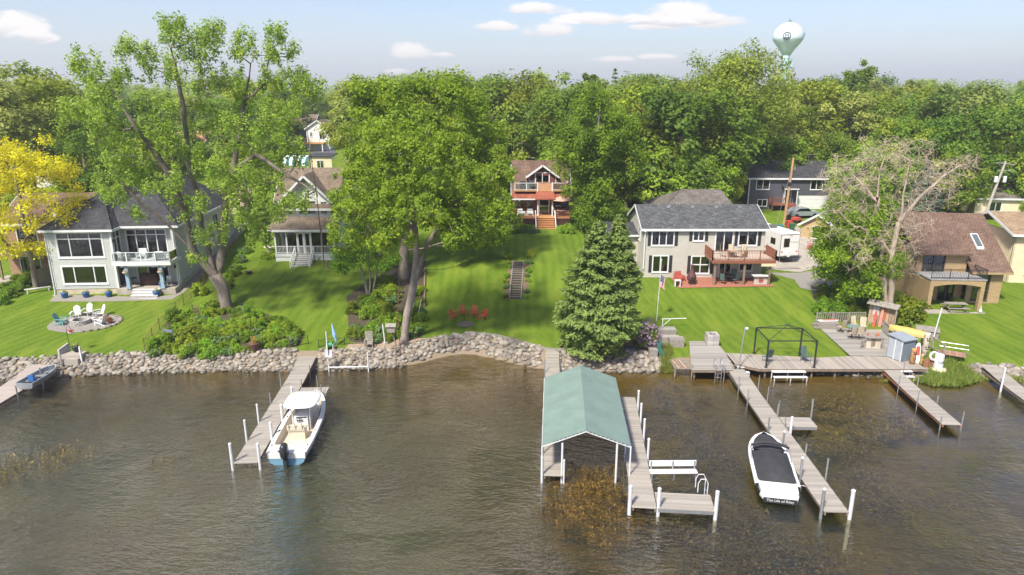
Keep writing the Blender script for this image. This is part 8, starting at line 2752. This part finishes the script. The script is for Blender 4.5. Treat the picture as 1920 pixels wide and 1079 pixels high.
t = thing('pink_planter', 'pink flowering planter at the corner of the tan garage', 'planter', at(1518, 468))
MB().lathe([(.25, 0), (.35, .4)], n=10).build('tub', TERRA, t)
foliage_tuft(t, (0, 0, .6), .5, leaf_mat('pink_flowers', (.6, .1, .3), (.7, .2, .4), .3), 30, .07, 491, 'flowers')

# utility poles and wires
def upole(label, b, top_px, lean_x, arm=False, tr=False, mat=None):
    t = thing('utility_pole', label, 'pole', b)
    zt = aty(top_px[0], top_px[1], b.y).z - b.z
    MB().tube([(0, 0, -.4), (lean_x * .5, 0, zt * .5), (lean_x, 0, zt)], [.19, .17, .14], 9).build('pole', mat or M('cedar_pole', (.42, .25, .13), .85, .15, 4, .3, 20, stretch=(1, 1, .2)), t)
    if arm:
        MB().cb((lean_x, -.05, zt - .3), (2.6, .1, .12), ry=R(6)).cb((lean_x, -.052, zt - 1.2), (1.8, .1, .1)).build('cross_arm', GREYWOOD, t)
        for x in (-1.2, -.5, .5, 1.2): MB().lathe([(.04, 0), (.06, .08), (.03, .16)], (lean_x + x, -.05, zt - .24), 6).build('insulator', METAL, t)
    else:
        MB().cb((lean_x * .62, -.02, zt * .62), (.42, .42, .5)).build('band', BLACK, t)
        MB().cb((lean_x + .25, -.1, zt - 1.4), (.22, .2, .3)).build('meter_box', METAL, t)
    if tr:
        for x in (-.6, .6): MB().lathe([(.18, -.4), (.22, -.36), (.22, .36), (.12, .44)], (lean_x * .8 + x, -.1, zt - 2.4), 10).build('transformer', M('transformer_grey', (.62, .64, .65), .4, .05, 3), t)
    return b + Vector((lean_x, 0, zt))
b1 = at(1469, 424)
b1 = Vector((b1.x, 92, G(b1.x, 92)))
b1.x = aty(1469, 424, 92).x
T1 = upole('stout yellowish wooden power pole behind the camper', b1, (1476, 296), .35)
b2 = Vector((aty(1842, 415, 93).x, 93, G(62, 93)))
T2 = upole('grey power pole with cross arms and two transformers behind the brown house', b2, (1872, 303), 1.6, True, True, M('grey_pole', (.4, .36, .31), .85, .15, 4))
t = thing('power_line', 'thin overhead wire sagging between the two power poles', 'wire', T1)
d = T2 - T1
MB().tube([(d.x * k / 12, d.y * k / 12, d.z * k / 12 - 1.0 * math.sin(math.pi * k / 12) - .4) for k in range(13)], .022, 4).build('wire', BLACK, t)
t = thing('guy_wire', 'slanting guy wire of the yellowish power pole', 'wire', T1 - Vector((0, 0, 1)))
MB().tube([(0, 0, 0), (-2.4, -2.0, -9.2)], .02, 4).build('wire', METAL, t)

# ------------------------------------------------------------------ the angled deck
ZC = ZD + .015
for px, py, rz, lb in [(1576, 622, 200, 'brown swivel chair by the stacked lumber'), (1596, 634, 190, 'brown swivel chair with its back to the water'), (1610, 635, 170, 'brown swivel chair next to the outdoor counter'), (1602, 618, 10, 'brown swivel chair behind the patio table'), (1617, 620, -20, 'brown swivel chair behind the table near the counter')]:
    sling_chair(lb, atz(px, py, ZC), R(rz), BEIGEF, M('bronze_metal', (.08, .06, .05), .5, .1, 3), True)
table('round green glass patio table ringed by swivel chairs', atz(1600, 627, ZC), .62, .72, M('green_glass', (.16, .26, .24), .2, .05, 3), BLACK)
def counter():
    p = atz(1634, 652, ZC)
    t = thing('outdoor_counter', 'pale driftwood outdoor bar counter with shelves on the angled deck', 'counter', p, R(-8))
    MB().box(-.75, .75, -.45, .5, .95, 1.02).build('counter_top', GREYWOOD, t)
    MB().box(-.6, .6, -.2, .4, .0, .95).build('cabinet', M('cabinet_pale', (.5, .44, .36), .8, .15, 4), t)
    for x in (-.68, .68): MB().box(x - .05, x + .05, -.4, -.3, 0, .95).build('leg', GREYWOOD, t)
    MB().cb((0, -.22, .5), (.3, .04, .6)).build('door', FRAMEWOOD, t)
    MB().tube([(-.55, .45, 1.0), (-.3, .6, 1.9), (.1, .55, 2.1)], .05, 5).build('driftwood', GREYWOOD, t)
    for k, (x, y) in enumerate(((-.4, .1), (.2, -.1), (.45, .2))): MB().lathe([(.08, 0), (.1, .12), (.07, .22)], (x, y, 1.02), 8).build('jar', TERRA, t)
counter()
for px, py, lb in [(1617, 654, 'tall wooden bar stool at the near corner of the outdoor counter'), (1622, 645, 'tall wooden bar stool at the far corner of the outdoor counter')]:
    p = atz(px, py, ZC)
    t = thing('bar_stool', lb, 'stool', p)
    MB().lathe([(.18, .72), (.18, .76)], n=12).build('seat', GREYWOOD, t)
    for k in range(4): MB().tube([(.2 * math.cos(k * 1.571), .2 * math.sin(k * 1.571), 0), (.13 * math.cos(k * 1.571), .13 * math.sin(k * 1.571), .72)], .025, 5).build('leg', GREYWOOD, t)
    MB().tube([(.17 * math.cos(k * 1.571), .17 * math.sin(k * 1.571), .3) for k in range(5)], .015, 4).build('footrest', GREYWOOD, t)
def shed():
    p = atz(1700, 677, ZC)
    t = thing('storage_shed', 'blue grey storage shed with white edged doors on the deck', 'shed', (p.x, p.y, ZC), R(22))
    W, D, H = 1.35, 1.3, 1.72
    MB().box(-W / 2, W / 2, 0, D, 0, H).build('body', BLUEGREY, t)
    g = MB()
    for i in range(9): g.box(-W / 2 + i * W / 9 + .01, -W / 2 + (i + 1) * W / 9 - .02, -.012, .0, .05, H - .05)
    tag(g.build('cladding', BLUEGREY, t), kind='stuff')
    MB().slab([(-W / 2 - .1, -.12, H + .05), (W / 2 + .1, -.12, H + .05), (W / 2 + .1, D + .1, H + .22), (-W / 2 - .1, D + .1, H + .22)], .08).build('roof', M('shed_roof', (.26, .29, .32), .6, .08, 3), t)
    # doors on the left side face
    for y0, y1 in ((.05, D / 2 - .02), (D / 2 + .02, D - .05)):
        MB().box(-W / 2 - .03, -W / 2 - .002, y0, y1, .06, H - .1).build('door', M('shed_door', (.36, .39, .42), .6, .06, 3), t)
    MB().box(-W / 2 - .045, -W / 2 - .031, .0, .07, 0, H).build('edge_board', WHITE, t)
    MB().box(-W / 2 - .045, -W / 2 - .031, D / 2 - .035, D / 2 + .035, 0, H).build('edge_board', WHITE, t)
shed()
def canoe():
    a, b = atz(1668, 611, 1.9), atz(1734, 634, 1.5)
    d = b - a
    L = math.hypot(d.x, d.y)
    t = thing('canoe', 'upturned faded yellow canoe resting on the deck railing behind the shed', 'canoe', (a.x, a.y, 1.55), math.atan2(d.y, d.x))
    N = 14
    rings = []
    for i in range(N + 1):
        f = i / N
        hb = max(.48 * math.sin(math.pi * (f * .86 + .02)) ** .6, .03) if f < .995 else .33
        k = .55 * (1 - .25 * abs(f - .5))
        rings.append([(L * f, -hb, 0), (L * f, -hb * .95, k * .5), (L * f, -hb * .55, k * .9), (L * f, 0, k), (L * f, hb * .55, k * .9), (L * f, hb * .95, k * .5), (L * f, hb, 0)])
    mb = MB().loft(rings)
    mb.add(rings[-1], [tuple(range(7))])
    mb.build('hull', YELLOW, t, smooth=True)
    for x in (L * .2, L * .75): MB().box(x - .06, x + .06, -.5, .5, -.08, -.005).box(x - .05, x + .05, -.45, -.37, -.9, -.08).box(x - .05, x + .05, .37, .45, -.9, -.08).build('trestle', GREYWOOD, t)
canoe()
def rail_line(label, P, z, name='deck_railing', mat=None, gap=.2, h=.95):
    W = [atz(x, y, z) for x, y in P]
    t = thing(name, label, 'railing', (W[0].x, W[0].y, z))
    railing(t, [(w.x - W[0].x, w.y - W[0].y) for w in W], 0, h, mat or GREYWOOD, gap=gap, bw=.06, post=.1, every=1.7)
rail_line('grey wooden railing along the back of the angled deck', [(1530, 606), (1620, 605)], ZC)
rail_line('grey wooden railing slanting from the lean to towards the blue grey shed', [(1655, 622), (1690, 654)], ZC)
rail_line('slanting handrail behind the totems leading to the red ramp', [(1728, 640), (1768, 668)], .95, gap=0)
# lean-to shelter under the bare tree
p = atz(1626, 606, ZC)
t = thing('lean_to', 'small open lean to with plank wall, old sign boards and sloping roof', 'shelter', p, R(-42))
for i in range(9): MB().box(i * .24, i * .24 + .22, .0, .04, 0, 2.0 - i * .02).build('wall_board', M('lean_board', (.35, .24, .16), .85, .2, 4, orand=.2), t)
MB().slab([(-.15, -.5, 2.0), (2.4, -.5, 1.9), (2.4, .3, 2.15), (-.15, .3, 2.25)], .06).build('roof', GREYWOOD, t)
MB().box(.35, .85, -.05, -.01, .9, 1.7).build('sign_board', M('faded_sign', (.45, .5, .47), .7, .15, 4), t)
MB().box(1.2, 1.45, -.06, -.02, .5, 1.75).build('sign_board', TERRA, t)
MB().box(2.25, 2.35, -.45, -.35, 0, 1.88).build('post', GREYWOOD, t)
for (dx, m, lb, h) in [(.2, REDPL, 'red water ski leaning on the lean to wall', 1.5), (.75, M('faded_red', (.45, .2, .16), .7, .1, 3), 'faded pink paddle board leaning across the lean to', 1.7)]:
    p = atz(1634, 615, ZC)
    t = thing('leaning_board', lb, 'board', (p.x + dx, p.y + .1, ZC), R(-40))
    MB().loft([[(-.12 * s, -.02 + z * .25, z), (.12 * s, -.02 + z * .25, z), (.12 * s, .02 + z * .25, z), (-.12 * s, .02 + z * .25, z)] for z, s in ((0, .6), (.2, 1), (h * .8, 1), (h, .35))], close=True).build('board', m, t)
# lumber and board pile at the corner
p = atz(1549, 614, ZC)
t = thing('lumber_pile', 'low pile of weathered planks at the corner of the angled deck', 'lumber', (p.x, p.y, ZC), R(-3))
for i in range(5):
    for k in range(3): piece('plank', GREYWOOD, t, (.08 * ((i * 7 + k) % 3) - .05, -.35 + k * .34, .06 + i * .11), (2.3 - .15 * i, .3, .1), .02 * (k - 1))
t = thing('surf_board', 'red and white board lying on the lumber pile', 'board', (p.x + .1, p.y, ZC + .6), R(4))
MB().prism([(-.9, -.18), (.7, -.22), (1.0, 0), (.7, .22), (-.9, .18)], 0, .08).build('board', WHITE, t)
MB().prism([(-.5, -.1), (.6, -.14), (.85, 0), (.6, .14), (-.5, .1)], .081, .1).build('stripe', M('coral_red', (.55, .12, .06), .6, .1, 3), t)
# totems, ring buoy, warning buoy, boards by the shed
def totem(label, px, py, h, r_, mat, z=None):
    p = atz(px, py, ZC)
    zz = max(G(p.x, p.y), .4) if z is None else z
    t = thing('totem', label, 'sculpture', (p.x, p.y, zz))
    MB().lathe([(r_, 0), (r_ * .95, h * .25), (r_ * 1.1, h * .3), (r_ * .9, h * .55), (r_ * 1.05, h * .6), (r_ * .85, h * .9), (r_ * .9, h)], n=12).build('log', mat, t, smooth=True)
    for k, f in enumerate((.42, .78)):
        for s in (-1, 1): MB().cb((s * r_ * .4, -r_ * .9, h * f), (r_ * .35, .06, r_ * .35)).build('eye', BLACK, t)
        MB().cb((0, -r_ * .95, h * f - r_ * .7), (r_ * .9, .06, r_ * .3)).build('mouth', BLACK, t)
totem('thick pale carved log totem beside the canoe end', 1733, 664, 2.0, .24, M('birch_log', (.55, .47, .38), .85, .3, 5))
totem('short orange carved totem with a tray on the deck corner', 1710, 682, 1.25, .2, M('orange_log', (.45, .25, .1), .8, .2, 5), ZC)
totem('slim yellow carved figure by the rough planks', 1728, 679, .95, .12, M('yellow_log', (.55, .36, .12), .8, .2, 5))
p = atz(1719, 677, ZC)
t = thing('rescue_board', 'upright white board with a red panel leaning by the orange totem', 'board', (p.x + .1, p.y + .1, ZC - .25), R(-15))
MB().loft([[(-.2 * s, z * .2, z), (.2 * s, z * .2, z), (.2 * s, .05 + z * .2, z), (-.2 * s, .05 + z * .2, z)] for z, s in ((0, .7), (.3, 1), (1.3, .9), (1.6, .5))], close=True).build('board', WHITE, t)
MB().cb((0, .17, 1.0), (.24, .02, .7), rx=R(-11)).build('panel', REDPL, t)
p = atz(1746, 680, .9)
t = thing('plank_screen', 'low screen of rough red brown planks under the ring buoy', 'fence', (p.x, p.y, max(G(p.x, p.y), .4) - .05))
for i in range(7): MB().box(-.55 + i * .16, -.41 + i * .16, -.02, .02, 0, .85 + .06 * (i % 3)).build('board', M('red_plank', (.28, .12, .07), .85, .2, 4, orand=.15), t)
t = thing('ring_buoy', 'white life ring hung above the rough red brown planks', 'life ring', (p.x + .1, p.y - .06, max(G(p.x, p.y), .4) + 1.05))
rg = MB(Matrix.Rotation(R(80), 4, 'X'))
rg.tube([(.3 * math.cos(6.2832 * k / 18), .3 * math.sin(6.2832 * k / 18), 0) for k in range(19)], .085, 8, cap=False)
rg.build('ring', WHITE, t, smooth=True)
for k in range(4):
    MB(Matrix.Rotation(R(80), 4, 'X')).cb((.3 * math.cos(.785 + 1.571 * k), .3 * math.sin(.785 + 1.571 * k), 0), (.2, .07, .19), rz=.785 + 1.571 * k).build('band', M('band_grey', (.35, .36, .36), .7, .1, 3), t)
p = atz(1759, 686, .7)
t = thing('warning_buoy', 'white cylinder buoy with dark lettering standing on a pale disc', 'buoy', (p.x, p.y, max(G(p.x, p.y), .35)))
MB().lathe([(.62, 0), (.62, .12), (.5, .18), (.34, .2)], n=18).build('base', M('buoy_base', (.62, .56, .36), .7, .15, 4), t)
MB().lathe([(.34, .2), (.33, 1.2), (.3, 1.28), (.1, 1.3)], n=18).build('body', WHITE, t, smooth=False)
for i, ch in enumerate('SLOW'):
    a = R(-120 + i * 22)
    n_ = Vector((math.cos(a), math.sin(a), 0))
    tx = Vector((-n_.y, n_.x, 0))
    m4 = Matrix(((tx.x, 0, n_.x, n_.x * .346), (tx.y, 0, n_.y, n_.y * .346), (0, 1, 0, .72), (0, 0, 0, 1)))
    text_mesh(ch, 'letter', BLACK, t, .26, m4, .004)
t = thing('ramp', 'red brown plank ramp with thin rails on the right hand lawn edge', 'ramp', atz(1782, 668, .8), R(-30))
for i in range(8): piece('plank', M('ramp_plank', (.36, .2, .14), .85, .15, 3, orand=.15), t, (-.8 + i * .24, 0, .25), (.22, 1.1, .04))
for s in (-.55, .55): MB().tube([(-.9, s, .2), (-.9, s, .9), (1.1, s, .9), (1.1, s, .05)], .02, 5).build('rail', METAL, t)
t = thing('white_pole', 'leaning white pole planted behind the totems', 'pole', at(1748, 640))
MB().tube([(0, 0, -.2), (.45, .2, 2.9)], .05, 6).build('pole', PVC, t)
t = thing('wooden_chest', 'grey wooden chest on the lawn behind the canoe', 'chest', at(1737, 632), R(-25))
for i in range(3): MB().box(-.8, .8, -.5, .5, -.1 + i * .25, .14 + i * .25).build('board', GREYWOOD, t)
MB().slab([(-.9, -.6, .72), (.9, -.6, .72), (.9, .6, .82), (-.9, .6, .82)], .06).build('lid', GREYWOOD, t)
# brown house porch things
def hb(x, y, z=0.0): return HB.matrix_basis @ Vector((x, y, z))
p = hb(2.6, -1.35, .03)
t = thing('picnic_table', 'grey wooden picnic table at the brown house porch', 'table', p, R(-5))
for i in range(4): MB().box(-.95, .95, -.36 + i * .185, -.19 + i * .185, .72, .76).build('top_board', GREYWOOD, t)
for s in (-1, 1):
    MB().box(-.95, .95, s * .72 - .13, s * .72 + .13, .42, .46).build('bench_board', GREYWOOD, t)
    MB().beam((s * .7, -.72, .0), (s * .7, .3, .72), .05, .08).beam((s * .7 + .06 * s, .72, .0), (s * .7 + .06 * s, -.3, .72), .05, .08).beam((s * .7 + .12 * s, -.78, .4), (s * .7 + .12 * s, .78, .4), .05, .07).build('leg_frame', GREYWOOD, t)
t = thing('white_goose', 'small white goose ornament at the brown house porch pier', 'ornament', (hb(4.6, -1.9).x, hb(4.6, -1.9).y, hb(0, 0, .03).z))
MB().lathe([(.08, 0), (.16, .12), (.14, .28), (.05, .4), (.04, .52), (.07, .58), (.02, .64)], n=10).build('body', WHITE, t, smooth=True)
MB().cb((0, -.09, .57), (.03, .1, .03)).build('beak', TERRA, t)
# red cottage deck furniture
def hm(x, y, z): return HM.matrix_basis @ Vector((x, y, z))
def umbrella():
    t = thing('patio_umbrella', 'open salmon pink umbrella on the red cottage deck', 'umbrella', hm(2.05, 1.1, 1.52))
    MB().tube([(0, 0, 0), (0, 0, 2.55)], .025, 6).build('pole', BLACK, t)
    c = MB()
    n = 8
    rim = [(1.35 * math.cos(6.2832 * k / n), 1.35 * math.sin(6.2832 * k / n), 2.05) for k in range(n)]
    for k in range(n): c.add([(0, 0, 2.58), rim[k], rim[(k + 1) % n]], [(0, 1, 2)])
    c.build('canopy', M('salmon_cloth', (.62, .33, .24), .9, .08, 3), t)
    for k in range(n): MB().tube([(0, 0, 2.53), tuple(Vector(rim[k]) - Vector((0, 0, .03)))], .012, 4).build('rib', METAL, t)
    MB().lathe([(.3, 0), (.25, .1)], n=10).build('base', BLACK, t)
umbrella()
table('round deck table under the salmon umbrella', hm(2.05, 1.0, 1.53), .55, .72, WHITE, BLACK)
for x, y, rz, lb in [(1.4, .7, 100, 'beige chair on the deck between the door and the umbrella'), (2.8, 1.0, -90, 'beige chair on the far side of the umbrella table')]: sling_chair(lb, hm(x, y, 1.52), R(rz), BEIGEF, BLACK)
armchair('cream armchair on the deck left of the cottage door', hm(-1.9, 1.6, 1.52), R(0), CUSH, .9)
armchair('cream armchair on the deck by the left hand window', hm(-3.0, 1.3, 1.52), R(30), CUSH, .9)
for x, rz, lb in [(-2.9, 190, 'green chair at the outer end of the red cottage balcony'), (-1.7, 170, 'green chair beside the dormer door on the balcony')]: sling_chair(lb, hm(x, 2.8, 4.68), R(rz), PLASTICG, BLACK)

# ------------------------------------------------------------------ water tower
def water_tower():
    Y = 330.0
    top = aty(1481, 40, Y)
    gx = top.x
    g = G(gx, Y)
    t = thing('water_tower', 'pale blue water tower with a smiling face above the trees', 'water tower', (gx, Y, g - .5))
    Z = top.z - g
    m = M('tower_blue', (.60, .70, .72), .5, .04, .3)
    mpx = Y / math.cos(PITCH) / FPX * .965
    rr_ = 26.0 * mpx
    zc = Z - rr_ * .95
    prof = [(2.6, 0), (2.0, zc * .3), (1.45, zc - rr_ * 1.35), (1.7, zc - rr_ * 1.18), (rr_ * .45, zc - rr_ * .85), (rr_ * .8, zc - rr_ * .42), (rr_ * .96, zc - rr_ * .18)]
    for k in range(9):
        a = R(-4 + k * 11.5)
        prof.append((rr_ * math.cos(a), zc + rr_ * .95 * math.sin(a)))
    MB().lathe(prof[:4], n=20).build('stem', M('tower_stem', (.40, .60, .66), .5, .04, .3), t, smooth=True)
    MB().lathe(prof[3:], n=36).build('tank', m, t, smooth=True)
    MB().tube([(.6 * math.cos(6.2832 * k / 10), .6 * math.sin(6.2832 * k / 10), Z + .9) for k in range(11)], .1, 4).tube([(0, 0, Z), (0, 0, Z + 1.8)], .12, 5).lathe([(.9, Z - .05), (.9, Z + .5)], n=12).build('roof_rail', M('tower_dark', (.2, .27, .28), .6, .05, 3), t)
    MB().box(1.5, 3.2, -.5, .5, zc - rr_ * 1.9, zc - rr_ * 1.85).box(2.6, 3.1, -.4, .4, zc - rr_ * 2.05, zc - rr_ * 1.45).build('antenna', MATS['tower_stem'], t)
    ink = M('emblem_ink', (.05, .07, .08), .7, .05, 3)
    def on(az, el):          # a point just off the tank
        return Vector((rr_ * 1.006 * math.cos(el) * math.sin(az), -rr_ * 1.006 * math.cos(el) * math.cos(az), zc + rr_ * .957 * math.sin(el)))
    A0, E0 = R(-26), R(2)
    s = .235
    f = MB()
    f.tube([on(A0 + s * math.cos(k * .3142), E0 + s * math.sin(k * .3142)) for k in range(21)], .2, 5, cap=False)
    face = f.build('smiley_outline', ink, t)
    for e in (-1, 1): MB().tube([on(A0 + e * .07, E0 + .11), on(A0 + e * .07, E0 + .03)], .3, 6).build('smiley_eye', ink, face)
    MB().tube([on(A0 + .14 * math.cos(a), E0 - .01 + .13 * math.sin(a)) for a in [R(200 + k * 14) for k in range(11)]], .22, 5).build('smiley_mouth', ink, face)
    # lettering round the far right of the tank, seen edge on
    for i, ch in enumerate('LAKE'):
        a = R(66 + i * 11)
        n_ = Vector((math.sin(a), -math.cos(a), 0)); tx = Vector((math.cos(a), math.sin(a), 0))
        p_ = n_ * rr_ * 1.01 + Vector((0, 0, zc + .8))
        m4 = Matrix(((tx.x, 0, n_.x, p_.x), (tx.y, 0, n_.y, p_.y), (0, 1, 0, p_.z), (0, 0, 0, 1)))
        text_mesh(ch, 'letter', ink, t, 2.6, m4, .05)
water_tower()

# ------------------------------------------------------------------ the soft summer air
hz = bpy.data.materials.new('summer_haze')
hz.use_nodes = True
hn = hz.node_tree
hn.nodes.remove(hn.nodes['Principled BSDF'])
pv = hn.nodes.new('ShaderNodeVolumePrincipled')
pv.inputs['Color'].default_value = (0.96, 0.96, 0.97, 1)
pv.inputs['Density'].default_value = 0.00042
pv.inputs['Anisotropy'].default_value = 0.2
hn.links.new(pv.outputs[0], hn.nodes['Material Output'].inputs['Volume'])
tag(MB().box(-4200, 4200, -3100, 4300, -4.0, 90).build('haze', hz), kind='stuff')
SC.render.engine = 'CYCLES'
SC.cycles.use_denoising = True
SC.cycles.max_bounces = 8
SC.cycles.sample_clamp_direct = 6.0
SC.cycles.sample_clamp_indirect = 4.0
SC.cycles.transparent_max_bounces = 12
SC.cycles.caustics_reflective = False
SC.cycles.caustics_refractive = False
